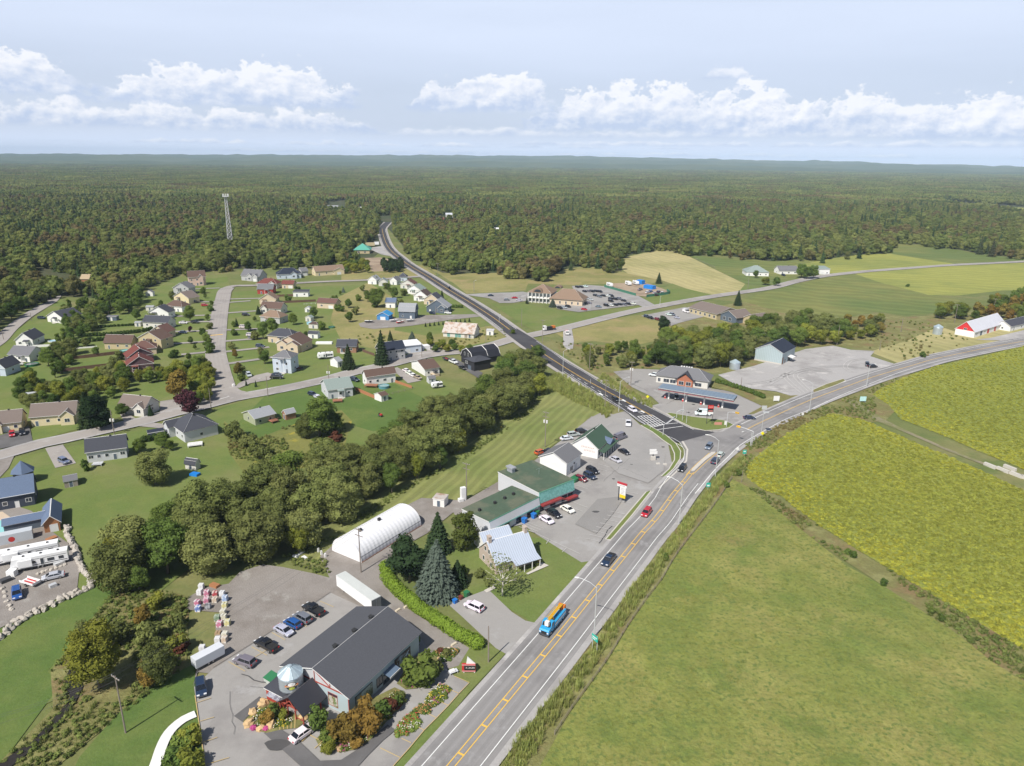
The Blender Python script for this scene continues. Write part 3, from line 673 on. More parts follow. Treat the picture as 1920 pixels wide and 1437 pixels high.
kerb_island('verge',[(1210,925),(1222.5,922.5),(1187,968),(1151,1010.5),(1145,1016),(1134.5,1013.5)])
kerb_island('verge',[(1249,777.5),(1257,776),(1297,783),(1357.5,790),(1376,798.5),(1368,804.5),(1347,808.5),(1322,810),(1297,804),(1272,792)])
kerb_island('verge',[(1523,733),(1548,722),(1580,712),(1586,716),(1570,723.5),(1545,732.5),(1526,738.5)],g_weed)
sheet('verge',[(1346,716),(1375,727),(1390,729),(1455,737),(1482,743.5),(1513,741.5),(1516,744),(1480,758),(1438,772.5),(1420,778),(1403,778),(1430,763.5),(1373,737),(1340,729),(1322,722)],ZR - .004,g_weed)
island=kerb_island('median',[(1295,886),(1298,881),(1316,863.5),(1334,850),(1340.5,849.5),(1341,852),(1322,866),(1302,885)],m_conc,.12,.15)

# painted markings, a few millimetres above the roads
ZM=ZR+.034
def paint(name,mbs,m,z=None):
    ob=mbs.build(name,m); ob['kind']='structure'; return ob
def seg(mb,a,b,w,z=ZM,px=True):
    A,B=(G(*a),G(*b)) if px else (Vector(a),Vector(b)); d=(B - A); 
    if d.length < .01: return
    n=Vector((-d.y,d.x,0)).normalized()*w/2
    mb.poly([(A.x - n.x,A.y - n.y,z),(B.x - n.x,B.y - n.y,z),(B.x+n.x,B.y+n.y,z),(A.x+n.x,A.y+n.y,z)])
def pline(mb,pts,w,z=ZM,step=4,px=True):
    P=line(pts,step) if px else pts
    ribbon('',P,w/2,-w/2,z,None,mb)
def sub(P,a,b):
    A,B=G(*a),G(*b)
    i=min(range(len(P)),key=lambda k: (P[k] - A).length); j=min(range(len(P)),key=lambda k: (P[k] - B).length)
    return P[min(i,j):max(i,j)+1]
w_=MB()
lo=sub(MAIN,(900,1380),(1284.4,903)); lo=MAIN[:1]+lo
pline(w_,offset(lo,-4.35),.17,px=False); pline(w_,offset(lo[:-3],4.30),.17,px=False)
pline(w_,[(1303,928),(1318,910),(1343,880),(1366,858),(1388.8,836),(1430.5,811),(1475,787),(1518,770),(1572,745),(1634.6,719.8),(1689,699),(1759,678.5),(1833,664),(1920,645.7)],.22)
up=sub(MAIN,(1401,807),(1920,641))+MAIN[-1:]
pline(w_,offset(up,4.3),.22,px=False)
pline(w_,[(1180,776.5),(1230,810.5),(1262,824),(1274,831),(1282.5,845),(1280.5,866),(1262,886),(1247,903),(1229,934)],.18)
A0=[(1199,792),(1168,768.5),(1115,735),(1088,718),(1057,698)]
pline(w_,[(1279,840),(1252,823.5),(1222.5,804.5)]+A0,.20)
pline(w_,[(1300,807.5),(1271,793.5),(1248,781),(1213,763.5),(1174,744),(1135,724.6),(1096,700),(1061,680),(1033.5,660),(1006,641)],.20)
far=sub(NEWC,(955,619),(717,430))
pline(w_,offset(far,4.4),.28,px=False); pline(w_,offset(far,-4.4),.28,px=False)
# stop lines, crossing, turn-lane dashes and the hatched box
for a,b in (((1222,800),(1271,795)),((1231,808),(1281,801)),((1195.5,783),(1222.5,780)),((1195.5,783),(1224,803)),((1222.5,780),(1249,797)),((1224,803),(1249,797)),((1249,797),(1263,787))): seg(w_,a,b,.32)
def lerp(a,b,t): return (a[0]+(b[0] - a[0])*t,a[1]+(b[1] - a[1])*t)
for t in (.2,.4,.6,.8):
    seg(w_,lerp((1195.5,783),(1222.5,780),t),lerp((1224,803),(1249,797),t),.3,ZM+.004); seg(w_,lerp((1195.5,783),(1224,803),t),lerp((1222.5,780),(1249,797),t),.2,ZM+.008)
for t in np.linspace(0,1,9)[:-1]: seg(w_,lerp((1070,703),(1172,765),t),lerp((1070,703),(1172,765),t+.06),.22)
seg(w_,(1172,763),(1206,779),.2)
for (x,y) in ((1203,774),(1168,753),(1125,741)): seg(w_,(x - 6,y - 1),(x+3,y+1),.35,ZM+.004); seg(w_,(x - 1,y - 2),(x+5,y+2),.9,ZM+.004)
pline(w_,[(407,752),(430,745)],.3); 
paint('white_road_lines',w_,m_white)
y_=MB()
lad=sub(MAIN,(900,1380),(1292,893)); lad=MAIN[:1]+lad
pline(y_,offset(lad,.62),.20,px=False); pline(y_,offset(lad,-.62),.20,px=False)
acc=0.0; nxt=3.0
for i in range(1,len(lad)):
    d=(lad[i] - lad[i - 1]).length
    while nxt <= acc+d:
        p=lad[i - 1].lerp(lad[i],(nxt - acc)/d); t=(lad[i] - lad[i - 1]).normalized(); n=Vector((-t.y,t.x,0))
        seg(y_,p+n*.62,p - n*.62,.42,ZM+.004,px=False); nxt+= 7.6
    acc+= d
pline(y_,offset(up,.16),.14,px=False); pline(y_,offset(up,-.16),.14,px=False)
nc=sub(NEWC,(1222,782),(995,648)); pline(y_,offset(nc,.18),.17,px=False); pline(y_,offset(nc,-.18),.17,px=False)
pline(y_,far,.34,px=False)
pline(y_,[(1286,893),(1305,873),(1330,851.5)],.2); pline(y_,[(1299,892),(1322,870),(1344,851)],.2)
pline(y_,[(395,630.5),(418,628.5)],1.5)
paint('yellow_road_lines',y_,m_yellow)
l_=MB()
for a,b in (((1130,1058),(1205,962)),): pass
for k in range(8):        # bays along the road side of the strip mall lot
    t=k/7; a=lerp((1145,961),(1098,1012),t); seg(l_,a,(a[0]+28 - 2*t,a[1]+6+5*t*0),.14)
for k in range(3): a=lerp((1172,924),(1160,942),k/2); seg(l_,a,(a[0]+24,a[1]+4),.14)
for k in range(3): a=lerp((1068,942),(1050,957),k/2); seg(l_,a,(a[0]+34,a[1]+12),.14)
for k in range(4): a=lerp((990,982),(985,990),k/3.); seg(l_,(a[0] - k*4,a[1]+k*0),(a[0]+30 - k*4,a[1]+12),.14)
pline(l_,[(992,997),(1010,1005),(1087,1041)],.14); seg(l_,(1030,1014),(1024,1022),.14); seg(l_,(1062,1030),(1054,1038),.14)
for k in range(7): a=lerp((1122,872),(1078,912),k/6); seg(l_,a,(a[0]+24,a[1]+7),.12)
paint('white_bay_lines',l_,m_faded)
f_=MB()
pline(f_,[(366,1307.5),(385,1437),(396,1520)],.14)
for (x,y,x2,y2) in ((369,1321,396,1312),(375,1356,402,1348),(380,1396,408,1386),(388,1437,430,1424),(429,1244,460,1262),(472,1216,501,1232),(510,1189,535,1203),(560,1170,575,1178),(600,1130,626,1141),(500,1222,474,1238),(1,1,1,1)):
    if x > 1: seg(f_,(x,y),(x2,y2),.13)
for x0,x1 in ((525,546),(532,553),(539,560),(546,566),(553,572)): seg(f_,(x0,1372 - (x0 - 525)*.1),(x0+1,1348 - (x0 - 525)*.4),.13)
for (a,b) in (((592,1371),(566,1394)),((582,1382),(604,1394)),((604,1394),(590,1407)),((600,1400),(621,1412)),((621,1412),(615,1419))): seg(f_,a,b,.14)
pline(f_,[(852,1271),(880,1283),(861,1303),(840,1327),(820,1348),(795,1373),(767,1407),(740,1437),(700,1490)],.14)
for (a,b) in (((843,1296),(861,1304)),((827,1319.5),(840,1326)),((803,1341.5),(817.5,1349)),((784,1366.5),(795,1372.5)),((753,1388),(771,1396.5)),((713,1406),(750,1424))): seg(f_,a,b,.14)
paint('yellow_bay_lines',f_,m_fadey)
sheet('asphalt_patch',[(439,1346),(487,1309),(492,1318),(455,1357)],ZR+.004,a_mid)
sheet('asphalt_patch',[(495,1378),(520,1366),(560,1392),(600,1430),(640,1428),(668,1410),(727,1362),(742,1372),(718,1392),(690,1420),(672,1440),(640,1500),(560,1437)],ZR+.004,a_mid)
sheet('asphalt_patch',[(1150,792),(1190,800),(1232,832),(1247,855),(1244,885),(1215,908),(1160,890),(1112,850),(1120,815)],ZR+.002,ground_mat('lot_pale',[(.325,.312,.300),(.29,.28,.27)],[(.05,.42,.66)],rough=.9,fine=.1,fs=3))
sheet('asphalt_patch',[(1120,938),(1172,932),(1150,965),(1118,1003),(1078,985)],ZR+.002,ground_mat('lot_dark',[(.250,.240,.230),(.27,.26,.25)],[(.05,.42,.66)],rough=.9,fine=.1,fs=3))
ck=MB(); rc=random.Random(2)
def crack(a,b,w,amp):
    A,B=G(*a),G(*b); n=max(3,int((B - A).length/1.5)); d=(B - A).normalized(); nn=Vector((-d.y,d.x,0))
    P=[A.lerp(B,i/n)+nn*rc.uniform(-amp,amp) for i in range(n+1)]; ribbon('',P,w/2,-w/2,ZR+.0085,None,ck)
for c in (((451,1269),(505,1284),.22,.35),((400,1255),(515,1183),.10,.03),((515,1183),(620,1113),.10,.03),((1122,1021),(1147,988),.18,.25),((1180,860),(1130,905),.06,.4),((1215,900),(1170,880),.06,.3),((430,1300),(440,1380),.06,.3),((560,1300),(470,1290),.05,.3),((1150,705),(1215,735),.12,.2),((1290,735),(1250,760),.08,.2),((1240,1000),(1290,940),.12,.2),((1060,1290),(1120,1215),.10,.25),((1330,800),(1352,840),.12,.5),((1380,815),(1310,850),.12,.6),((1360,812),(1420,800),.10,.5)): crack(*c)
for c in (((1117,962),1.1),((1184,873),.5),((1243,840),.6),((520,1400),2.2),((1150,900),.5),((1290,775),.8),((1300,760),.7)):
    p=G(*c[0]); ck.poly([(p.x+c[1]*math.cos(t)*(1+.2*math.sin(3*t)),p.y+c[1]*.6*math.sin(t),ZR+.009) for t in np.linspace(0,6.28,14)[:-1]])
o=ck.build('crack_seals',mat('tar_seal',(.075,.072,.072),.8,var=.1,coord='w')); o['kind']='structure'
tk=MB()
for P in ([(1440,722),(1458,712),(1478,702),(1520,692),(1575,688),(1620,692)],[(1505,738),(1485,722),(1472,706),(1490,696)],[(1520,736),(1500,718),(1492,704),(1520,697),(1560,699)],[(1400,722),(1440,716),(1470,705)],[(1600,700),(1585,690),(1595,678),(1625,674)]):
    Q=line(P,2); ribbon('',Q,1.2,.75,ZR - .001,None,tk); ribbon('',Q,-.75,-1.2,ZR - .001,None,tk)
o=tk.build('tyre_tracks',mat('dust_pale',(.46,.445,.43),.95,var=.2,vs=.6,coord='w')); o['kind']='structure'
path=line([(276,1470),(292,1437),(302,1407),(312,1385),(325,1368),(345,1352),(367,1342)],1); ribbon('footpath',path,.95,-.95,ZR+.05,mat('path_white',(.74,.73,.70),.9,var=.06,vs=.8,coord='w'))
sheet('pavement',[(1018,1082),(1016,1058),(1042,1065),(1030,1073)],ZR+.02,m_conc) if False else None
sheet('footpath',[(1002,1070),(1016,1057),(1029,1063),(990,1080),(986,1078)],ZR+.02,m_conc)
sheet('footpath',[(907,1110),(925,1101),(930,1105),(913,1114)],ZR+.02,m_conc)
sheet('stream',[(126,1268),(136,1246),(146,1262),(156,1290),(142,1320),(120,1345),(60,1410),(-40,1490),(-60,1470),(60,1395),(115,1335),(132,1310),(122,1285)],ZR+.002,mat('stream_water',(.035,.03,.025),.15,var=.2,vs=.5))
sheet('swimming_pool',[(-20,980),(8,978),(16,1000),(8,1010),(-20,1014)],ZR+.03,mat('pool_water',(.30,.62,.62),.08,var=.05))
sheet('patio',[(-30,965),(5,962),(24,975),(26,1000),(10,1016),(-30,1018)],ZR+.02,mat('patio_sand',(.55,.44,.33),.9,var=.1))
# ---------------------------------------------------------------- distant hills
def hills():
    rg=np.random.default_rng(4)
    def ridge(name,dist,hfun,depth,m):
        b=MB(); A=np.radians(np.linspace(-60,60,301)); J=7
        for a in A:
            h=hfun(math.degrees(a))
            for j in range(J):
                t=j/(J - 1); r=dist+depth*(t - .5); z=h*math.sin(math.pi*t) ** 1.2+(7 if 0 < j < J - 1 else 0)*(.6+.8*noise.noise(Vector((a*160,j*3,dist))))
                b.v.append((math.sin(a)*r,math.cos(a)*r,z if 0 < j < J - 1 else -5))
        for i in range(len(A) - 1):
            for j in range(J - 1): b.f.append((i*J+j,(i+1)*J+j,(i+1)*J+j+1,i*J+j+1)); b.m.append(0)
        o=b.build(name,m,smooth=True); o['kind']='structure'
    mh=ground_mat('hill_forest',[(.060,.085,.030),(.085,.105,.038)],[(.0015,.45,.6)],fine=.25,fs=.02,bump=0)
    nz=lambda x,s: noise.noise(Vector((x*.16+s,s*2.3,0)))*.6+noise.noise(Vector((x*.45+s,s*1.3,4)))*.4
    top=lambda d: float(np.interp(d,(-60,-36,-24,-13,0,10,17,26,36,60),(4,.5,4,5,9,7,5.5,2,-1,-1)))
    ridge('hills',13300,lambda d: 92+9.5*top(d)+38*nz(d,1.7)+16*noise.noise(Vector((d*1.3,2,9))),1800,mh)
    ridge('hills',11200,lambda d: 72+5.5*top(d)+50*nz(d,6.1)+14*noise.noise(Vector((d*1.5,5,9))),1800,mh)
    ridge('hills',9000,lambda d: 42+3*top(d)+34*nz(d,11.1),1700,mh)
hills()
# ---------------------------------------------------------------- the wood
def wood():
    rg=np.random.default_rng(3)
    singles=[]
    for s in range(10):
        r=np.random.default_rng(100+s); h=8.5+2.6*(s % 3); w=8.2+1.5*(s % 4); conif=s in (7,8,9)
        if conif: mb=crown_spruce(200+s,14,5.5,420,.75,9); mt=LM['pine']
        else: mb=crown_round(200+s,h,w,1300,.38,9,base=.0,kind='round',core=.9); mt=LM['forest']
        mb.tube([(0,0,-.5),(0,0,h*.5)],[.3,.15],5); singles.append(mb.mesh('tree_model',mt))
    patches=[]
    for s in range(5):
        mb=MB(); L=[]
        r=np.random.default_rng(300+s); pts=[]
        while len(pts) < 95:
            p=r.uniform(-42,42,2)
            if all((p[0] - q[0]) ** 2+(p[1] - q[1]) ** 2 > 36 for q in pts) or r.random() < .02: pts.append(p)
        for i,p in enumerate(pts):
            hh=r.uniform(8,15); ww=r.uniform(3.2,5.6)
            if r.random() < .18: mb.lathe([(ww*.6,hh*.3),(ww*.35,hh*.7),(.1,hh*1.25)],6,p[0],p[1],mi=1)
            else: leaves(mb,[((p[0],p[1],hh - ww*.7),(ww,ww,ww*.85))],26,1.5,r,core=.93,sub=1)
        patches.append(mb.mesh('wood_model',[LM['forest'],LM['pine']]))
    CLEAR=[[(1740,377),(1760,375),(1920,388),(2400,398),(2400,412),(1920,402)],[(655,470),(690,457),(742,468),(752,490),(655,492)],[(700,452),(712,420),(708,405),(735,405),(740,440),(760,470),(716,470)],
             [(812,404),(850,404),(856,420),(815,421)],[(610,374),(650,374),(650,400),(615,400)],[(530,384),(545,384),(546,398),(530,398)],[(415,470),(440,470),(440,452),(418,452)],
             [(922,428),(940,428),(940,444),(922,444)],[(925,300),(925,301),(926,301)],[(60,520),(64,500),(170,524),(165,545),(90,548)]]
    P1=[]; y=380.0
    # single trees from the wood's edge out to 1.7 km, spacing a little uneven
    step=7.4; Y=300.0
    poly=WOOD
    def ok(x,y_,m=0.0):
        px,py=to_px((x,y_,0)); p0=py; py+= rg.normal()*min(4.0,2600/max(y_,1))
        if not inpoly(px,py,poly): return None
        for c in CLEAR:
            if inpoly(px,p0,c): return None
        return px,py
    while Y < 1750:
        half=Y*.80+60; X=-half
        st=step*(1+max(0,Y - 900)/2600)
        while X < half:
            x=X+rg.uniform(-.42,.42)*st; y_=Y+rg.uniform(-.42,.42)*st
            if noise.noise(Vector((x*.02,y_*.02,0))) > -.62 and ok(x,y_): P1.append((x,y_,0))
            X+= st
        Y+= st
    n=len(P1); con=np.array([noise.noise(Vector((p[0]*.006,p[1]*.006,7))) for p in P1])
    idx=np.where(rg.random(n) < np.clip(.04+con*.4,.02,.4),rg.integers(7,10,n),rg.integers(0,7,n)).astype(np.int32)
    scl=(rg.uniform(.62,1.38,n)*(1+.25*con)).astype(np.float32)
    stuff('wood',P1,idx,scl,rg.uniform(0,6.28,n).astype(np.float32),singles,'broad mixed wood of green and brownish crowns stretching behind the houses and fields','wood')
    P2=[]; Y=1790.0
    while Y < 10500:
        st=62*(1+max(0,Y - 3000)/9000); half=Y*.80+100; X=-half
        while X < half:
            x=X+rg.uniform(-.2,.2)*st; y_=Y+rg.uniform(-.2,.2)*st
            if ok(x,y_) or Y > 7000: P2.append((x,y_,-1 if Y < 3000 else 0))
            X+= st
        Y+= st
    n2=len(P2); print('WOOD',n,n2)
    sc=np.array([1.0+max(0,p[1] - 3000)/9000*.75 for p in P2],dtype=np.float32)*rg.uniform(.85,1.1,n2).astype(np.float32)
    stuff('far_wood',P2,rg.integers(0,5,n2).astype(np.int32),sc,(rg.integers(0,4,n2)*1.5708+rg.uniform(-.3,.3,n2)).astype(np.float32),patches,'endless far woodland reaching to the blue hills on the horizon','wood')
wood()
# ---------------------------------------------------------------- the air
def air():
    m=bpy.data.materials.new('haze_air'); m.use_nodes=True; q=NT(m.node_tree); q.n.remove(q.n['Principled BSDF'])
    v=q.add('ShaderNodeVolumePrincipled'); v.inputs['Color'].default_value=(.62,.80,1.0,1); v.inputs['Density'].default_value=HAZE
    v.inputs['Anisotropy'].default_value=-0.3
    q.l.new(v.outputs[0],q.n['Material Output'].inputs['Volume'])
    b=MB(); b.box(-16000,16000,-1100,16000,-1.5,245); o=b.build('haze',m); o['kind']='stuff'; o['label']='thin blue haze over the whole landscape'
HAZE=0.000052
air()
# ---------------------------------------------------------------- buildings
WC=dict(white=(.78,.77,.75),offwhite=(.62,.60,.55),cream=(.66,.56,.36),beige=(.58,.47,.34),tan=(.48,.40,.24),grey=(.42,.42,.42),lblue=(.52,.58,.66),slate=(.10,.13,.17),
          navy=(.045,.055,.08),black=(.025,.025,.03),purple=(.12,.07,.08),redwall=(.35,.045,.035),pink=(.62,.45,.38),green=(.36,.38,.26),steel=(.40,.48,.50),blue=(.05,.22,.48),
          stone=(.46,.38,.32),brick=(.38,.14,.08),wood=(.36,.16,.07),oldwood=(.30,.26,.22),teal=(.14,.33,.29),lgrey=(.55,.56,.58),rusty=(.30,.16,.10))
RC=dict(dark=(.065,.068,.082),navy=(.028,.035,.055),grey=(.16,.16,.17),lgrey=(.30,.31,.33),brown=(.125,.082,.066),tan=(.235,.165,.118),redr=(.165,.055,.046),brownred=(.145,.080,.066),
          green=(.060,.105,.072),palegreen=(.24,.29,.27),teal=(.10,.36,.28),blue=(.03,.27,.55),slateblue=(.12,.16,.24),tin=(.55,.54,.55),rusttin=(.50,.45,.41),metal=(.50,.58,.68),white=(.75,.75,.76),
          black=(.028,.028,.035),taupe=(.185,.150,.132),canopy=(.18,.235,.30),pale=(.52,.54,.58),barn=(.58,.58,.62),darkbrown=(.095,.068,.06))
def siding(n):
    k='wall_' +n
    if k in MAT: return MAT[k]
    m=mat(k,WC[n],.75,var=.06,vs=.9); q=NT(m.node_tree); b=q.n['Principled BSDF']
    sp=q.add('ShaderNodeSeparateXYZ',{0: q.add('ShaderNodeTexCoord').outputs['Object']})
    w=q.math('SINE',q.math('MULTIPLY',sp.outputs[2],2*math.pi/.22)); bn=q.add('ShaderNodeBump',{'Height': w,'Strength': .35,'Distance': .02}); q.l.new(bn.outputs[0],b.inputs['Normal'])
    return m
def roofing(n):
    k='roof_' +n
    if k in MAT: return MAT[k]
    metal=n in ('tin','rusttin','metal','white','pale','blue','canopy','barn','black')
    m=mat(k,RC[n],.45 if metal else .9,var=.10 if metal else .16,vs=.35 if metal else 2.6,c2=(.36,.24,.17) if n == 'rusttin' else None,c2s=.4,spec=.5 if metal else .2,bump=0 if metal else .25,bs=14)
    return m
glass=mat('window_glass',(.035,.045,.06),.08,var=.0,spec=.8)
trim=mat('trim_white',(.76,.75,.73),.6,var=.05)
trimdark=mat('trim_dark',(.06,.06,.065),.6,var=.05)
garage_m=mat('garage_door',(.72,.72,.71),.6,var=.05,vs=2)
vent_m=mat('vent_black',(.03,.03,.03),.6)
deck_m=mat('deck_wood',(.34,.15,.085),.85,var=.2,vs=2)
def place_frame(A,B,C=None,D=None):
    a=Vector(G(*A)) if not isinstance(A,Vector) else A; b=G(*B) if not isinstance(B,Vector) else B
    h=heading(a,b); L=(b - a).length
    if C is not None:
        c=G(*C); n=Vector((-math.sin(h),math.cos(h),0)); D=abs((c - a).dot(n))
    return a,h,L,D
def gable_profile(D,wh,rise,kind):
    if kind == 'gamb': return [(0,wh),(D*.14,wh+rise*.62),(D*.5,wh+rise),(D*.86,wh+rise*.62),(D,wh)]
    return [(0,wh),(D*.5,wh+rise),(D,wh)]
def shell(o,L,D,wh,rise,kind,wm,rm,ov=.45,th=.18,axis='x',gm=None,off=(0,0),base=0.0,name=('wall','roof'),soffit=True):
    """walls and roof of one block in the local frame; ridge along local x ('x') or y ('y')"""
    if axis == 'y': L2,D2=D,L
    else: L2,D2=L,D
    ox,oy=off
    def T(p):                    # ridge-frame -> local
        u,v,z=p
        return (ox+(u if axis == 'x' else v),oy+(v if axis == 'x' else u),z)
    W=MB()
    def quad(ps,mi=0):
        ps=[T(p) for p in ps]
        W.poly(ps if axis == 'x' else ps[::-1],mi)
    pr=gable_profile(D2,wh,rise,kind) if kind in ('gable','gamb') else [(0,wh),(D2,wh)]
    quad([(0,0,base),(L2,0,base),(L2,0,wh),(0,0,wh)]); quad([(L2,D2,base),(0,D2,base),(0,D2,wh),(L2,D2,wh)])
    quad([(0,D2,base),(0,0,base),(0,0,wh),(0,D2,wh)]); quad([(L2,0,base),(L2,D2,base),(L2,D2,wh),(L2,0,wh)])
    if kind in ('gable','gamb'):
        quad([(0,v,z) for v,z in pr][::1] if False else [(0,v,z) for v,z in reversed(pr)][::-1][::-1],1); quad([(L2,v,z) for v,z in pr],1)
    wall=W.build(name[0],[wm,gm or wm],o)
    Rf=MB()
    def slab(ps,t=th):
        p=[Vector(T(q)) for q in ps]
        n=(p[1] - p[0]).cross(p[2] - p[0]).normalized()
        if n.z < 0: n=-n; p.reverse()
        lo=p; hi=[q+n*t for q in p]; k=len(p)
        Rf.poly(hi); Rf.poly(lo[::-1])
        for i in range(k): j=(i+1) % k; Rf.poly([lo[i],lo[j],hi[j],hi[i]],1)
    if kind in ('gable','gamb'):
        for i in range(len(pr) - 1):
            (v0,z0),(v1,z1)=pr[i],pr[i+1]; s=(z1 - z0)/(v1 - v0)
            if i == 0: z0 -= s*ov; v0 -= ov
            if i == len(pr) - 2: z1+= s*ov; v1+= ov
            slab([(-ov,v0,z0+.02),(L2+ov,v0,z0+.02),(L2+ov,v1,z1+.02),(-ov,v1,z1+.02)])
    elif kind == 'hip':
        e=-ov; zl=wh - .12; r0=min(D2*.5,L2*.5 - .05); m_=D2/2; zt=wh+rise
        P=[(e,e,zl),(L2 - e,e,zl),(L2 - e,D2 - e,zl),(e,D2 - e,zl)]; Q=[(r0,m_,zt),(L2 - r0,m_,zt)]
        slab([P[0],P[1],Q[1],Q[0]],.1); slab([P[2],P[3],Q[0],Q[1]],.1); slab([P[1],P[2],Q[1]],.1); slab([P[3],P[0],Q[0]],.1)
    elif kind == 'shed':
        slab([(-ov,-ov,wh+.05),(L2+ov,-ov,wh+.05),(L2+ov,D2+ov,wh+rise),(-ov,D2+ov,wh+rise)])
    else:
        slab([(-.15,-.15,wh+.02),(L2+.15,-.15,wh+.02),(L2+.15,D2+.15,wh+.02),(-.15,D2+.15,wh+.02)],.25)
    roof=Rf.build(name[1],[rm,trim if wm not in (MAT.get('wall_black'),MAT.get('wall_navy')) else trimdark],o)
    return wall,roof
def window(o,x,y,z,w,h,face='f',name='window',fm=None,pm=None):
    """a framed pane set on a wall: face f (local -y), r (+x), l (-x)"""
    b=MB(); t=.06; f=.09 if w > .8 else .06
    def bx(u0,u1,z0,z1,d0,d1,mi):
        if face == 'f': b.box(x+u0,x+u1,y - d1,y - d0,z0,z1,mi)
        elif face == 'b': b.box(x+u0,x+u1,y+d0,y+d1,z0,z1,mi)
        elif face == 'r': b.box(x+d0,x+d1,y+u0,y+u1,z0,z1,mi)
        else: b.box(x - d1,x - d0,y+u0,y+u1,z0,z1,mi)
    bx(-w/2 - f,-w/2,z - f,z+h+f,0.002,t,0); bx(w/2,w/2+f,z - f,z+h+f,.002,t,0)
    bx(-w/2,w/2,z - f,z,.002,t,0); bx(-w/2,w/2,z+h,z+h+f,.002,t,0); bx(-w/2,w/2,z,z+h,.002,.03,1)
    if w > 1.1 and name == 'window': bx(-.03,.03,z,z+h,.03,t - .01,0)
    return b.build(name,[fm or trim,pm or glass],o)
def house(A,B,C,wh,rise,kind,wall,roof,label,cat='house',name=None,group=None,nf=3,ns=1,door='f',axis=None,D=None,gm=None,ov=.45,chim=True,garage=None,shed=False,wz=1.0,two=False,fm=None):
    a,h,L,D=place_frame(A,B,C,D)
    k={'gx': ('gable','x'),'gy': ('gable','y'),'hip': ('hip','x' if L >= D else 'y'),'flat': ('flat','x'),'gambx': ('gamb','x'),'gamby': ('gamb','y'),'shed': ('shed','x')}[kind]
    o=empty(name or ('shed' if shed else 'house'),a,h,label,cat,group)
    shell(o,L,D,wh,rise,k[0],siding(wall),roofing(roof),ov=ov if not shed else .2,axis=k[1],gm=siding(gm) if gm else None)
    if k[0] in ('gable','hip') and chim and not shed:
        v=MB(); zt=wh+rise
        if k[1] == 'x': v.box(L*.6,L*.6+.5,D*.5 - .25,D*.5+.25,zt - .3,zt+.55)
        else: v.box(L*.5 - .25,L*.5+.25,D*.55,D*.55+.5,zt - .3,zt+.55)
        v.build('roof_vent',vent_m,o)
    rr=random.Random(hash_(label)); floors=[wz]+([wz+2.8] if (two or wh > 5.0) else [])
    if nf:
        slots=[(i+.5)/nf for i in range(nf)]; di=rr.randrange(nf) if door == 'f' else -1
        for fi,z in enumerate(floors):
            for i,s in enumerate(slots):
                if garage == i and fi == 0: window(o,L*s,0,.05,min(3.2,L/nf*.8),2.2,'f','garage_door',trim,garage_m); continue
                if i == di and fi == 0: window(o,L*s,0,.15,.95,2.0,'f','door',trim,siding('slate') if wall not in ('slate','navy','black') else trim)
                else: window(o,L*s,0,z,rr.choice((1.1,1.4,1.0)),1.1,'f',fm=fm)
    for fi,z in enumerate(floors):
        for i in range(ns):
            y=D*(i+.5)/ns
            window(o,L,y,z,1.0,1.0,'r',fm=fm); window(o,0,y,z,1.0,1.0,'l',fm=fm)
    return o,L,D
def hash_(s):
    r=7
    for ch in s: r=(r*131+ord(ch)) % 1000003
    return r
T_=house
W='estate'
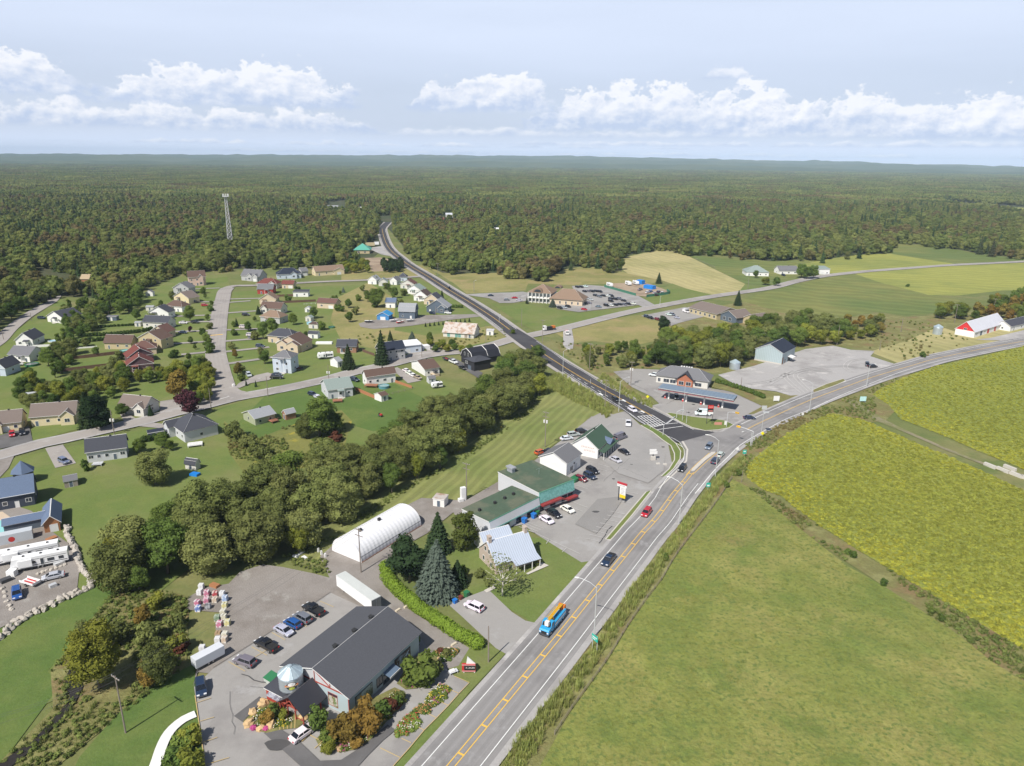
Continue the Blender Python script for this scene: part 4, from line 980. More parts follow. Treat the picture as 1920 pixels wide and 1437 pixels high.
HOUSES=[
 # ---- street of white houses at the far left
 ((90,604),(119,607.5),None,13,3,2.6,'gy','white','dark','white gabled house with dark roof beside the bend of the left back street',2,1),
 ((31,650.5),(63,650),None,12,3,2.8,'gy','white','dark','white gabled house with charcoal roof and a small round pool in its yard',2,1),
 ((18,678),(57,680),None,10,3,2.4,'gx','white','grey','long low white house with grey roof and dark small windows near the left edge',3,1),
 ((-14,705.5),(12,706),None,10,3.2,2.6,'gy','lblue','dark','pale blue house with dark roof cut off by the left edge, above the yellow hedge',1,1),
 # ---- houses on the far side of the long street at lower left
 ((60,801),(144,794),None,9,3.2,2.8,'gx','cream','taupe','cream ranch house with long taupe roof and dark shutters behind the sloping front lawn',4,1),
 ((-22,815),(42,808),None,9,3.0,2.6,'gx','cream','taupe','cream house with white garage door and black driveway at the left edge',3,1),
 ((224,776),(274,781),None,8,2.8,2.6,'gx','offwhite','taupe','small bungalow with taupe roof between the tall spruce and the purple tree',2,1),
 # ---- west side of the estate street, front to back
 ((240,700),(289,694.5),None,9,3.0,2.8,'gy','purple','redr','plum house with dark red roof, nearest of the west row',2,0),
 ((242,684),(289,677),None,9,3.0,2.8,'gy','purple','redr','plum house with dark red roof, second of the west row',2,0),
 ((250,668),(294,664),None,9,2.8,2.4,'hip','beige','brownred','beige house with faded red-brown hipped roof, third of the west row',2,1),
 ((262,652),(304,656),None,9,4.4,2.8,'gy','tan','brown','tall mustard gabled house with brown roof and white porch facing the estate street',2,1),
 ((197,655),(247,656),None,7,3.0,2.6,'gx','tan','brown','long mustard garage with brown roof and a small pool in front',3,1),
 ((283,634),(313,636),None,8,3.0,2.6,'gy','beige','brownred','beige gabled house with reddish roof between the mustard house and the charcoal bungalow',2,1),
 ((269,615),(316,617),None,8,3.0,2.4,'gx','offwhite','dark','wide bungalow with charcoal roof and pink patio on its left',3,1),
 ((280,597),(317,598),None,8,3.2,2.8,'gy','white','dark','white gabled house with dark roof just behind the charcoal bungalow',2,1),
 ((312,583),(342,586),None,8,3.0,2.4,'hip','white','brown','white house with brown hipped roof near the row of parked cars on the west side',2,1),
 ((327,567),(355,571),None,9,3.4,2.8,'gy','cream','taupe','cream gabled house with taupe roof, third from the top of the west row',2,1),
 ((326,553),(355,554),None,9,4.2,2.8,'gy','grey','grey','grey two-tone gabled house, second from the top of the west row',2,1),
 ((355,537),(387,535),None,10,5.6,3.2,'gx','pink','brown','large pinkish two-storey house with brown roof at the head of the estate street',3,1),
 # ---- east side, back to front
 ((453,526),(487,528),None,11,3.4,3.4,'gx','grey','grey','grey house with several gables left of the navy-roofed ranch at the top of the estate',2,1),
 ((520,524),(565,522),None,12,3.2,3.4,'hip','lblue','navy','wide ranch with navy hipped roof and white porch in front of the young wood',4,1),
 ((566,518),(578,517),None,8,3.2,2.0,'gx','grey','grey','small grey garage attached to the right of the navy-roofed ranch',1,1),
 ((592,518),(646,514),None,11,3.2,2.8,'gx','cream','tan','cream ranch with tan roof and dark sloping driveway beside the young wood',4,1),
 ((482,541),(519,542),None,10,3.2,2.6,'hip','offwhite','redr','house with deep red roof, first of the east row',3,1),
 ((529,541),(550,541.5),None,7,2.8,1.8,'gx','beige','redr','detached garage with red roof behind the first house of the east row',2,1),
 ((483,552),(512,552),None,9,3.2,2.4,'gx','redwall','grey','red-walled house with grey roof, second of the east row',2,1),
 ((487,571),(518,571),None,9,3.0,2.8,'gy','beige','tan','beige house with tan gabled roof, third of the east row',2,1),
 ((489,588),(527,590),None,9,3.0,2.6,'gx','offwhite','brown','off-white house with dark brown roof, fourth of the east row',3,1),
 ((489,605),(525,608),None,9,3.2,2.6,'hip','grey','tan','grey-beige house with tan hipped roof beside the leafy tree on the east row',2,1),
 ((503,642),(550,646),None,9,3.2,2.6,'hip','beige','dark','beige house with charcoal hipped roof behind the triple-gabled house',3,1),
 ((520,657),(566,661),None,11,3.4,3.0,'gy','beige','brown','brown-roofed house with stacked front gables and white porch columns',3,1),
 ((513,699),(547,701),None,8,6.2,2.0,'hip','lblue','grey','tall pale blue two-storey house with side stairs near the street corner',2,1),
 ((550,557),(578,557),None,6,2.8,.6,'shed','white','dark','long white garage with flat dark roof behind the red-roofed houses',2,0),
 ((595,578),(629,580),None,8,3.2,1.8,'gx','beige','brownred','large beige garage with brown roof standing alone in the meadow yard',2,1),
 # ---- cluster along the new road
 ((748,598),(778,599),None,9,4.4,3.0,'gambx','slate','lgrey','slate-blue barn-shaped garage with grey roof beside the boats',2,1),
 ((800,586),(839,588),None,10,3.2,3.6,'gy','slate','lgrey','dark slate house with light grey gabled roof and white-trimmed windows by the new road',3,1),
 ((795,571),(823,573),None,9,3.0,3.0,'gy','beige','dark','beige house with charcoal roof directly behind the dark slate house',2,1),
 ((776,564),(801,566),None,9,3.2,2.8,'gy','white','darkbrown','white house with dark brown roof, third along the new road',2,1),
 ((764,551),(788,553),None,9,3.0,2.4,'gy','white','palegreen','white house with pale grey-green roof, fourth along the new road',2,1),
 ((751,541),(776,542),None,9,3.0,2.4,'gy','offwhite','brownred','off-white house with red-brown roof, fifth along the new road',2,1),
 ((748,528),(763,528),None,8,3.0,2.2,'hip','lblue','dark','small pale house with dark roof at the corner of the cross street and new road',1,1),
 ((731,534),(744,535),None,7,3.0,2.0,'gy','white','grey','small white house with grey roof left of the corner house',1,1),
 ((690,533),(706,534),None,8,3.0,2.2,'gy','white','lgrey','white house with light grey roof, leftmost of the cluster by the cross street',1,1),
 ((710,537),(726,537),None,7,2.8,2.0,'gy','offwhite','palegreen','small house with pale green roof beside a dark tree near the cross street',1,1),
 ((723,577.5),(741,578),None,7,3.2,1.8,'gx','white','slateblue','small white outbuilding with blue-grey roof behind the big leafy tree',1,1),
 # ---- middle street
 ((717,680),(760,674),(702,673),0,4.6,2.6,'gx','grey','navy','dark-roofed house half hidden behind the tall spruce on the middle street',4,1),
 ((632,662),(668,662),None,8,2.8,2.2,'gx','rusty','dark','low house with dark roof behind the pointed white shed and the spruce',2,0),
 ((688,725),(742,717),(676,719.5),0,3.6,1.9,'gx','white','brown','white bungalow with long brown roof, wooden deck and round pool behind it',4,1),
 ((616,749.5),(662,743),(599,735),0,3.4,2.2,'gx','lgrey','palegreen','grey house with weathered green roof beside the big grey-green tree',3,1),
 ((320.5,812),(347.8,831),(411,816),0,3.3,3.0,'hipx','lgrey','dark','L-shaped grey house with charcoal hipped roof and white rear deck',3,1),
 ((165,869),(239,859),(152,857),0,3.2,2.6,'gx','lgrey','dark','grey bungalow with charcoal roof and small rear deck beside its grey driveway',5,0),
 ((-22,963),(67,947),None,9,3.4,3.0,'gx','navy','slateblue','dark navy house with blue-grey roof and white windows above the swimming pool',4,1),
]
for (A,B,C,D,wh,rise,kind,wl,rf,lab,nf,ns) in HOUSES:
    wh*= 1.28; rise*= 1.32
    if kind == 'hipx': kind='hip'
    garage=1 if 'garage door' in lab or lab.startswith('large beige garage') or lab.startswith('detached garage') or lab.startswith('small grey garage') else None
    if garage is not None and garage >= nf: garage=0
    house(A,B,C,wh,rise,kind,wl,rf,lab,D=D or None,nf=nf,ns=ns,garage=garage,wz=1.5,cat='garage' if (' garage' in lab and 'house' not in lab.split(' with')[0] and 'ranch' not in lab.split('garage')[0][-2:]) and 'house with white garage' not in lab else 'house',name='garage' if (lab.split(' with')[0].endswith('garage') or 'garage attached' in lab) else 'house')
def cross_gable(o,L,D,x0,x1,proj,wh,rise,wl,rf,door=False):
    xa,xb=L*x0,L*x1; shell(o,xb - xa,proj+D*.5,wh - .05,rise,'gable',siding(wl),roofing(rf),off=(xa,-proj),axis='y',ov=.4,name=('wing_wall','wing_roof'))
    w=xb - xa; window(o,(xa+xb)/2,-proj,.05 if door else 1.4,min(w*.6,3.4 if door else 1.7),2.2 if door else 1.4,'f','garage_door' if door else 'window',trim,garage_m if door else None)
def porch(o,x,wh,rf,w=3.0,d=1.8):
    b=MB(); b.hexa([(x - w/2,-d,wh - .75),(x+w/2,-d,wh - .75),(x+w/2,-.02,wh - .2),(x - w/2,-.02,wh - .2),(x - w/2,-d,wh - .63),(x+w/2,-d,wh - .63),(x+w/2,-.02,wh - .08),(x - w/2,-.02,wh - .08)]); b.build('porch_roof',roofing(rf),o)
    b=MB(); b.box(x - w/2,x+w/2,-d,-.02,0,.35); b.box(x - .7,x+.7,-d - .5,-d - .003,0,.18); b.build('porch_floor',m_conc,o)
    for s in (-1,1): b=MB(); b.box(x+s*(w/2 - .15) - .07,x+s*(w/2 - .15)+.07,-d+.05,-d+.19,.35,wh - .74); b.build('porch_post',trim,o)
for o in [q for q in list(scn.objects) if q.parent is None and q.get('category') == 'house']:
    lb=o['label']; wall=next(c for c in o.children if c.name.startswith('wall')); xs=[v.co.x for v in wall.data.vertices]; ys=[v.co.y for v in wall.data.vertices]; L,D=max(xs),max(ys)
    wh=sorted({round(v.co.z,3) for v in wall.data.vertices})[1]; wl=wall.data.materials[0].name[5:]; rf=[c for c in o.children if c.name.startswith('roof') and 'vent' not in c.name][0].data.materials[0].name[5:]
    cg={'cream ranch house': [(.68,.98,1.6,0)],'cream ranch with tan': [(.62,.98,1.2,1)],'cream house with white': [(.05,.45,1.5,1)],'grey house with several': [(.35,.62,1.2,0),(.68,.95,2.0,1)],'brown-roofed house with': [(.05,.45,1.2,0),(.5,.95,2.6,0)],'L-shaped': [(.02,.36,2.2,0)],'wide ranch': [(.55,.82,1.4,0)],'small bungalow': [(.62,.98,.8,0)],
          'dark slate house': [(.6,.9,1.6,0)],'large pinkish': [(.55,.85,1.2,0)],'house with deep red': [(.6,.95,.9,0)],'off-white house with dark': [(.05,.35,1.0,0)]}
    hit=[v for k,v in cg.items() if lb.startswith(k)]
    if hit:
        for (a,b_,pr_,dr) in hit[0]: cross_gable(o,L,D,a,b_,pr_,wh,1.9,wl,rf,dr)
    elif L > 8 and not any(k in lb for k in ('navy house','bungalow with charcoal','half hidden','brown roof, wooden')): porch(o,L*(.3+.4*(hash_(lb) % 10)/10),wh,rf)
    b=MB(); z=wh - .1
    for y in ((-.52,-.42),(D+.42,D+.52)): b.box(-.4,L+.4,y[0],y[1],z - .12,z)
    if not ('gabled' in lb and 'hip' not in lb): b.build('gutter',trim,o)
# sheds
SHEDS=[
 ((715.4,754.6),(728,751),(705,749),2.6,1.0,'gx','white','brown','white shed with brown roof at the end of the brown board fence'),
 ((804.6,720.6),(817,719),(795,717.5),2.4,1.0,'gx','lgrey','grey','small grey shed beside the white camper on the lawn'),
 ((633.4,690),(642.8,687.5),(628,684),3.0,1.6,'gx','white','lgrey','narrow pointed white shed left of the tall dark spruce'),
 ((530,785),(537,789),(558,786),2.6,1.4,'gy','rusty','lgrey','reddish shed with pale roof right of the green cottage'),
 ((122,916.5),(147,911.6),(116.6,906),2.2,.9,'gx','oldwood','grey','weathered grey garden shed alone on the open lawn'),
 ((348,880),(368,883),(378,878.5),2.4,1.3,'gambx','offwhite','dark','small shed with dark barn roof beside the blue tarp'),
 ((273.5,556),(287,556),None,2.8,1.6,'gy','white','grey','little white gabled shed on the lawn by the young wood'),
 ((274,583),(288,583),None,2.4,.8,'gx','offwhite','lgrey','low off-white shed beside a small dark conifer'),
 ((200,602),(219,602),None,2.6,.3,'shed','slate','grey','dark slate container-like shed on the grass west of the estate'),
 ((253,613),(264,613),None,2.4,.6,'gx','offwhite','lgrey','small pale shed beside the pink patio'),
 ((579,616),(596,617),None,2.8,1.2,'hip','offwhite','darkbrown','cream playhouse shed with dark roof and two windows, behind the estate'),
 ((578,634.5),(596,635.5),None,2.8,1.2,'gx','white','dark','white shed with charcoal roof nearest the long above-ground pool'),
 ((573,603),(583,604),None,2.6,1.1,'gy','offwhite','palegreen','tiny pale green roofed shed beside the light blue pool'),
 ((572,586),(583,586),None,2.6,1.1,'gy','white','lgrey','tiny white shed left of the large beige garage'),
 ((912,629),(925,629.5),None,2.8,.3,'shed','white','tin','small white kiosk between the old tin barn and the new road'),
 ((780,484.5),(789,484.5),None,3.0,.3,'shed','beige','tan','small beige hut on stilts beside the curve of the new road'),
 ((56,752),(74,746),None,2.6,.3,'shed','slate','pale','dark lean-to with pale sloping roof behind the cream ranch house'),
 ((279,825),(309,820),None,2.4,.3,'flat','slate','navy','low dark carport between the grey bungalow and the L-shaped house'),
]
for (A,B,C,wh,rise,kind,wl,rf,lab) in SHEDS:
    house(A,B,C,wh,rise,kind,wl,rf,lab,cat='shed',name='kiosk' if 'kiosk' in lab else ('hut' if ' hut' in lab else 'shed'),D=None if C else 3.4,nf=1,ns=0,shed=True,ov=.2)
# far buildings showing through the wood
FAR=[
 ((534,394),(545,394),'white','brown','pale house with brown roof alone among the trees, left of the far street'),
 ((614,393),(634,393),'grey','lgrey','long grey roofs beside the far street in the wood'),
 ((668,396),(680,396),'white','white','white roof just left of where the new road vanishes'),
 ((818,417),(841,418),'pink','redr','pinkish house with red roof in the largest clearing right of the new road'),
 ((836,408),(850,408),'offwhite','pale','pale house right behind the red-roofed one in the clearing'),
 ((928,438),(935,438),'white','white','little white gabled house alone in the wood right of the road'),
 ((743,443),(752,443),'offwhite','brownred','small house with red-brown roof at the right side of the vanishing road'),
 ((152,534),(168,534),'wood','cream2','orange-sided building glimpsed between trees at left'),
 ((242,424),(256,424),'white','pale','pale roof deep in the wood left of the lattice tower'),
 ((316,402),(325,402),'white','white','small white roof in the wood, farthest left of the tower'),
 ((105,480),(118,480),'pink','brownred','pinkish roof in the wood above the left back street'),
 ((803,395),(811,395),'white','pale','tiny pale house high in the wood right of the road'),
 ((702,402),(712,402),'cream','tan','tan-roofed building at the very top of the visible road'),
]
RC['cream2']=(.40,.31,.20); WC['white']=(.60,.59,.57)
for (A,B,wl,rf,lab) in FAR:
    house(A,B,None,4.6,3.0,'gx',wl,rf,lab,cat='house',D=9,nf=2,ns=1,two=False)
# ---------------------------------------------------------------- special buildings
def local(o,p):      # world -> local of a thing standing on the ground
    d=Vector(p) - o.location; a=-o.rotation_euler.z
    return Vector((d.x*math.cos(a) - d.y*math.sin(a),d.x*math.sin(a)+d.y*math.cos(a),d.z))
def box_part(o,name,m,*b): 
    mb=MB()
    for q in b: mb.box(*q)
    return mb.build(name,m,o)
def text_part(o,s,size,loc,rot,m,name='lettering',ext=.01):
    cu=bpy.data.curves.new(name,'FONT'); cu.body=s; cu.size=size; cu.extrude=ext; cu.align_x='CENTER'; cu.align_y='CENTER'; cu.resolution_u=2
    t=bpy.data.objects.new('tmp',cu); col.objects.link(t); bpy.context.view_layer.update()
    me=bpy.data.meshes.new_from_object(t.evaluated_get(bpy.context.evaluated_depsgraph_get())); bpy.data.objects.remove(t)
    me.materials.clear(); me.materials.append(m); ob=link(bpy.data.objects.new(name,me),o); ob.location=loc; ob.rotation_euler=rot; return ob
red_m=mat('paint_red',(.50,.035,.03),.5,var=.08); redwood=mat('red_timber',(.32,.06,.04),.8,var=.15)
blackm=mat('paint_black',(.02,.02,.022),.5,var=.05); greenm=mat('bin_green',(.03,.17,.07),.5); bluem=mat('bin_blue',(.02,.17,.55),.45)
galv=mat('galvanised',(.50,.56,.60),.38,metal=.55,var=.10,vs=.7); galvroof=mat('galvanised_roof',(.56,.66,.70),.35,metal=.5,var=.12,vs=.8)
yel_m=mat('paint_bright_yellow',(.75,.42,.02),.5,var=.06); orange_m=mat('paint_orange',(.65,.18,.02),.5)

# --- the garden shop at the bottom: long shingled hall
a,h,L,D=place_frame((656.7,1346.7),(786,1223),(531,1290))
sh=empty('shop_hall',a,h,'long grey farm shop with charcoal shingle roof and posters on its road side','shop')
shell(sh,L,D,4.9,3.0,'gable',siding('steel'),mat('roof_charcoal',(.085,.088,.100),.9,var=.22,vs=3.2,bump=.3,bs=12,spec=.2),ov=.5,gm=mat('gable_grey',(.50,.50,.51),.8,var=.08))
for i,fr in enumerate((.30,.56,.80)):
    v=MB(); v.box(L*fr - .35,L*fr+.35,D*.5+.25,D*.5+.95,7.4,8.35); v.box(L*fr - .45,L*fr+.45,D*.5+.15,D*.5+1.05,8.353,8.45); v.build('roof_vent',vent_m,sh)
# posters and glazing on the road side
poster=mat('poster_dark',(.05,.035,.04),.5,c2=(.30,.38,.50),c2s=.55,c2lo=.52,c2hi=.66,var=.3,vs=1.5)
poster2=mat('poster_forest',(.33,.40,.40),.4,c2=(.05,.08,.04),c2s=.35,c2lo=.45,c2hi=.60,var=.3,vs=1.0)
def panel(o,x0,x1,z0,z1,m,name='poster',y=0,fr=trimdark):
    b=MB(); b.box(x0,x1,y - .10,y - .004,z0,z1,0); b.box(x0+.12,x1 - .12,y - .12,y - .104,z0+.12,z1 - .12,1); return b.build(name,[fr,m],o)
panel(sh,L*.075,L*.30,.5,3.5,poster2); pp=panel(sh,L*.62,L*.86,.7,3.6,poster)
marks=MB()
for (x,z,w,hh,t) in ((.66,2.1,.10,1.0,.3),(.68,1.6,.5,.10,.2),(.70,2.6,.10,.9,-.3),(.735,1.9,.8,.12,.35),(.76,2.3,.7,.3,.4),(.80,2.5,.9,.5,.4),(.82,2.9,.6,.25,.3),(.78,1.7,.9,.10,.35),(.83,2.0,.35,.35,0)):
    c,s_=math.cos(t),math.sin(t); marks.poly([(L*x+u*c - v*s_,-.125,z+u*s_+v*c) for u,v in ((-w/2,-hh/2),(w/2,-hh/2),(w/2,hh/2),(-w/2,hh/2))])
marks.build('poster_print',mat('ink_blue',(.42,.55,.72),.5,var=.3,vs=5),pp)
aw=MB(); aw.hexa([(L*.45,-1.8,2.7),(L*.60,-1.8,2.7),(L*.60,-.03,3.1),(L*.45,-.03,3.1),(L*.45,-1.8,2.78),(L*.60,-1.8,2.78),(L*.60,-.03,3.2),(L*.45,-.03,3.2)]); aw.box(L*.45,L*.60,-1.88,-1.803,2.45,2.85,1)
aw.build('awning',[mat('awning_blue',(.12,.17,.24),.5),trim],sh)
window(sh,L*.525,0,.1,3.2,2.3,'f','door',trimdark); window(sh,L*.40,0,1.0,1.6,2.0,'f',fm=trimdark)
# left gable: red timbers, window with produce
g_=MB(); rw=.16
def bar(p,q,w=rw):
    p=Vector(p); q=Vector(q); d=(q - p).normalized(); s=Vector((1,0,0)).cross(d).normalized()*w/2
    g_.hexa([p - s+Vector((-.10,0,0)),p+s+Vector((-.10,0,0)),p+s+Vector((-.004,0,0)),p - s+Vector((-.004,0,0)),q - s+Vector((-.10,0,0)),q+s+Vector((-.10,0,0)),q+s+Vector((-.004,0,0)),q - s+Vector((-.004,0,0))])
bar((0,.1,4.85),(0,D - .1,4.85),.25); bar((0,.08,0),(0,.08,4.7),.2); bar((0,D/2,5.0),(0,D/2,7.7)); bar((0,D*.27,5.0),(0,D*.27,6.4)); bar((0,D*.73,5.0),(0,D*.73,6.4)); bar((0,D*.27,5.0),(0,D*.48,7.2))
g_.build('gable_timbers',redwood,sh)
window(sh,0,D*.24,1.0,2.2,2.2,'l','window',redwood,mat('shop_window',(.50,.47,.40),.3,c2=(.16,.22,.08),c2s=1.2,c2lo=.5,c2hi=.55,var=.5,vs=3)); window(sh,0,D*.24,3.3,2.2,.45,'l','window',redwood)
# porch with ribbed black roof on red posts
a2,h2,L2,D2=place_frame((527,1337),(571,1361),None,8.6)
po=empty('entrance_porch',a2,h2,'red timber entrance porch with a ribbed black metal roof in front of the farm shop','porch')
ribs=mat('roof_ribbed',(.05,.05,.06),.35)
q=NT(ribs.node_tree); sp=q.add('ShaderNodeSeparateXYZ',{0: q.add('ShaderNodeTexCoord').outputs['Object']}); q.set(q.n['Principled BSDF'].inputs['Base Color'],q.mix(q.sstep(q.math('SINE',q.math('MULTIPLY',sp.outputs[1],2*math.pi/.62)),.55,.75),(.03,.03,.038),(.30,.28,.29)))
b=MB()
z0,z1=2.9,5.3
for (x0,za,x1,zb,mi) in ((-.5,z0 - .4,L2/2,z1,0),(L2/2,z1,L2+.5,z0 - .4,1)):
    b.hexa([(x0,-.6,za),(x1,-.6,zb),(x1,D2,zb),(x0,D2,za),(x0,-.6,za+.14),(x1,-.6,zb+.14),(x1,D2,zb+.14),(x0,D2,za+.14)],mi)
b.build('roof',[ribs,mat('roof_black2',(.035,.036,.045),.5,var=.1)],po)
for x in (.1,L2*.33,L2*.66,L2 - .1):
    for y in (0,D2*.5): box_part(po,'post',redwood,(x - .1,x+.1,y - .1,y+.1,0,2.95+(1.2 if 0.2 < x < L2 - .2 else 0)))
box_part(po,'beam',redwood,(0,L2,-.12,.12,2.75,2.95)); b=MB()
for (x0,zz0,x1,zz1) in ((0,2.8,L2/2,5.1),(L2/2,5.1,L2,2.8),(L2*.25,2.9,L2*.5,4.4),(L2*.75,2.9,L2*.5,4.4)): b.tube([(x0,-.35,zz0),(x1,-.35,zz1)],.10,4)
b.build('gable_truss',redwood,po); box_part(po,'railing',redwood,(.2,L2*.30,-.06,.06,.9,1.0),(L2*.70,L2 - .2,-.06,.06,.9,1.0),(.2,L2*.3,-.05,.05,.2,.3),(L2*.7,L2 - .2,-.05,.05,.2,.3))
# red lean-to carrying the grain bin
a3,h3,L3,D3=place_frame((501,1314),(531,1330),None,8.5)
ls=empty('lean_to',a3,h3,'red board lean-to with dark flat roof under the round grain bin','annex')
shell(ls,L3+.3,D3,2.9,.5,'shed',mat('red_boards',(.36,.05,.03),.8,var=.2,vs=2),roofing('dark'),ov=.3)
bb=MB(); bb.hexa([(1.2,-1.1,2.55),(4.4,-1.1,2.55),(4.4,.3,3.05),(1.2,.3,3.05),(1.2,-1.1,2.63),(4.4,-1.1,2.63),(4.4,.3,3.15),(1.2,.3,3.15)]); bb.build('ribbed_awning',mat('awning_ribs',(.16,.15,.18),.4,c2=(.34,.34,.38),c2s=2,c2lo=.45,c2hi=.55),ls)
def silo(loc,r,h,ch,label,z=0,name='grain_bin',n=18):
    o=empty(name,(loc[0],loc[1],z),0,label,'grain bin')
    prof=[(r,0)] 
    for i in range(int(h/.55)): prof+= [(r,i*.55+.2),(r*1.012,i*.55+.3),(r,i*.55+.4)]
    prof+= [(r,h)]; b=MB(); b.lathe(prof,n*2); b.build('bin_wall',galv,o,True)
    b=MB(); b.lathe([(r*1.06,h - .05),(r*.18,h+ch),(r*.18,h+ch+.18),(.02,h+ch+.3)],n)
    for k in range(12):
        t=2*math.pi*k/12; b.tube([(r*1.05*math.cos(t),r*1.05*math.sin(t),h+.02),(r*.2*math.cos(t),r*.2*math.sin(t),h+ch+.04)],.035,3)
    b.build('bin_roof',galvroof,o); return o
sp_=G(547,1303.5)
si=silo((G(550,1318).x,G(550,1318).y),2.25,3.1,1.35,'galvanised grain bin with painted oval emblem on the red lean-to',z=4.0)
# its painted oval emblem with lettering, on the side towards the car park
ang=math.atan2(-si.location.y,-si.location.x) ; 
def on_cyl(pts,r,mi,b):
    b.poly([(r*math.cos(ang+u/r),r*math.sin(ang+u/r),z) for u,z in pts],mi)
b=MB()
def ell(cx,cz,rx,rz,n=20): return [(cx+rx*math.cos(2*math.pi*k/n),cz+rz*math.sin(2*math.pi*k/n)) for k in range(n)]
def wrap(shape,r,mi): 
    us=[p[0] for p in shape]; u0,u1=min(us),max(us); c=(sum(p[0] for p in shape)/len(shape),sum(p[1] for p in shape)/len(shape))
    P=[(r*math.cos(ang+u/r),r*math.sin(ang+u/r),z) for u,z in shape]; cc=(r*1.01*math.cos(ang+c[0]/r),r*1.01*math.sin(ang+c[0]/r),c[1])
    for i in range(len(P)): b.poly([P[i],P[(i+1) % len(P)],cc],mi)
wrap(ell(0,1.65,1.05,.85),2.30,0); wrap(ell(0,2.05,.72,.42),2.33,1); wrap(ell(0,1.15,.55,.3),2.33,2); wrap([(-1.25,1.45),(1.25,1.45),(1.30,1.90),(-1.30,1.90)],2.36,3)
b.build('painted_emblem',[blackm,trim,mat('emblem_green',(.45,.5,.08),.5),mat('emblem_orange',(.55,.12,.03),.5)],si)
b=MB()
for k in range(9):
    u=-1.15+k*.28; wrap([(u,1.52+.05*(k % 3)),(u+.17,1.56+.05*(k % 2)),(u+.19,1.80),(u+.02,1.76+.06*(k % 2))],2.385,0)
b.build('emblem_script',mat('emblem_cream',(.8,.66,.40),.5),si)

# --- white arched greenhouse
a,h,L,D=place_frame((678,1057),(790,987),(625,1032.5))
gh=empty('greenhouse',a,h,'long white arched plastic greenhouse with ribbed skirt beside the gravel lane','greenhouse')
film=mat('greenhouse_film',(.80,.80,.82),.45,var=.04,vs=.5); film2=mat('greenhouse_skirt',(.66,.67,.72),.5,var=.1,vs=.8)
HH=5.4; NA=22
arc=[(D/2 - D/2*math.cos(math.pi*k/NA),HH*math.sin(math.pi*k/NA) ** .82) for k in range(NA+1)]
b=MB(); nb=int(L/1.25)
for i in range(nb):
    x0,x1=L*i/nb,L*(i+1)/nb
    for k in range(NA):
        (y0,z0),(y1,z1)=arc[k],arc[k+1]; s=.05
        def inn(y,z): return (D/2+(y - D/2)*(1 - s/D*2),z*(1 - s/HH*.6))
        xm=(x0+x1)/2; (p0,q0),(p1,q1)=inn(y0,z0),inn(y1,z1); mi=1 if (q1 < 2.3 and y1 < D/2) else 0
        b.poly([(x0,y0,z0),(xm,p0,q0),(xm,p1,q1),(x0,y1,z1)],mi); b.poly([(xm,p0,q0),(x1,y0,z0),(x1,y1,z1),(xm,p1,q1)],mi)
b.build('cover',[film,film2],gh)
for nm,x in (('end_wall',0.0),('end_wall',L)):
    b=MB(); b.poly([(x,y,z*.999) for y,z in (arc if x == 0 else arc[::-1])]); b.build(nm,film,gh)
box_part(gh,'base_rail',siding('wood'),(0,L,-.12,-.02,0,.35)); b=MB(); b.tube([(-.1,-.10,1.9),(L+.1,-.10,1.9)],.05,5); b.build('vent_pipe',blackm,gh)
for fr in (.22,.52): box_part(gh,'roof_vent',vent_m,(L*fr - .4,L*fr+.4,D*.48 - .3,D*.48+.3,HH - .1,HH+.7))

# --- strip mall: two blocks under green roofs
teal=mat('teal_cladding',(.20,.46,.42),.6,c2=(.14,.36,.32),c2s=1.5); 
a,h,L,D=place_frame((917,1010),(1009,962),(884,977))
sm=empty('store_annex',a,h,'lower white store wing with green roof, left of the taller store','store')
groof=mat('roof_moss',(.068,.105,.066),.9,c2=(.115,.130,.085),c2s=.16,c2lo=.45,c2hi=.62,var=.25,vs=.7)
shell(sm,L,D,5.0,.6,'flat',siding('lgrey'),groof,gm=siding('white'))
b=MB(); b.hexa([(-.05,-.7,2.9),(L,-.7,2.9),(L,-.02,2.9),(-.05,-.02,2.9),(-.05,-.16,5.3),(L,-.16,5.3),(L,-.02,5.3),(-.05,-.02,5.3)]); b.build('fascia_panel',siding('lgrey'),sm)
box_part(sm,'teal_band',teal,(-.06,L,-.80,-.05,2.55,2.87)); box_part(sm,'eaves_trim',mat('trim_green',(.12,.36,.24),.5),(-.2,L+.1,-.24,-.165,5.1,5.42))
for fr,w in ((.12,1.4),(.35,1.8),(.58,1.8),(.82,2.4)): window(sm,L*fr,0,.3,w,2.0,'f','window' if fr != .58 else 'door',fm=trimdark)
for fr in (.12,.42,.62,.80): box_part(sm,'roof_vent',vent_m,(L*fr - .35,L*fr+.35,D*.55,D*.55+.7,5.2,6.0))
a,h,L,D=place_frame((1010,961),(1074,935),None,19)
mm=empty('store',a,h,'main store with a green roof, teal front panels and a stepped red canopy','store')
shell(mm,L,D,6.2,.5,'flat',siding('lgrey'),groof)
b=MB(); b.hexa([(-.05,-.6,3.1),(L,-.6,3.1),(L,-.02,3.1),(-.05,-.02,3.1),(-.05,-.16,6.5),(L,-.16,6.5),(L,-.02,6.5),(-.05,-.02,6.5)]); b.build('fascia_panel',teal,mm)
box_part(mm,'eaves_trim',mat('trim_green2',(.14,.42,.28),.5),(-.2,L+.2,-.26,-.165,6.32,6.62))
b=MB()
for (x0,zA,x1,zB) in ((0,2.5,L*.55,2.5),(L*.55,2.5,L*.72,1.2),(L*.72,1.2,L+.4,1.2)):
    b.hexa([(x0,-2.0,zA),(x1,-2.0,zB),(x1,-.65,zB),(x0,-.65,zA),(x0,-2.0,zA+.5),(x1,-2.0,zB+.5),(x1,-.65,zB+.5),(x0,-.65,zA+.5)])
b.build('red_canopy',mat('canopy_red',(.27,.035,.035),.6,var=.15),mm)
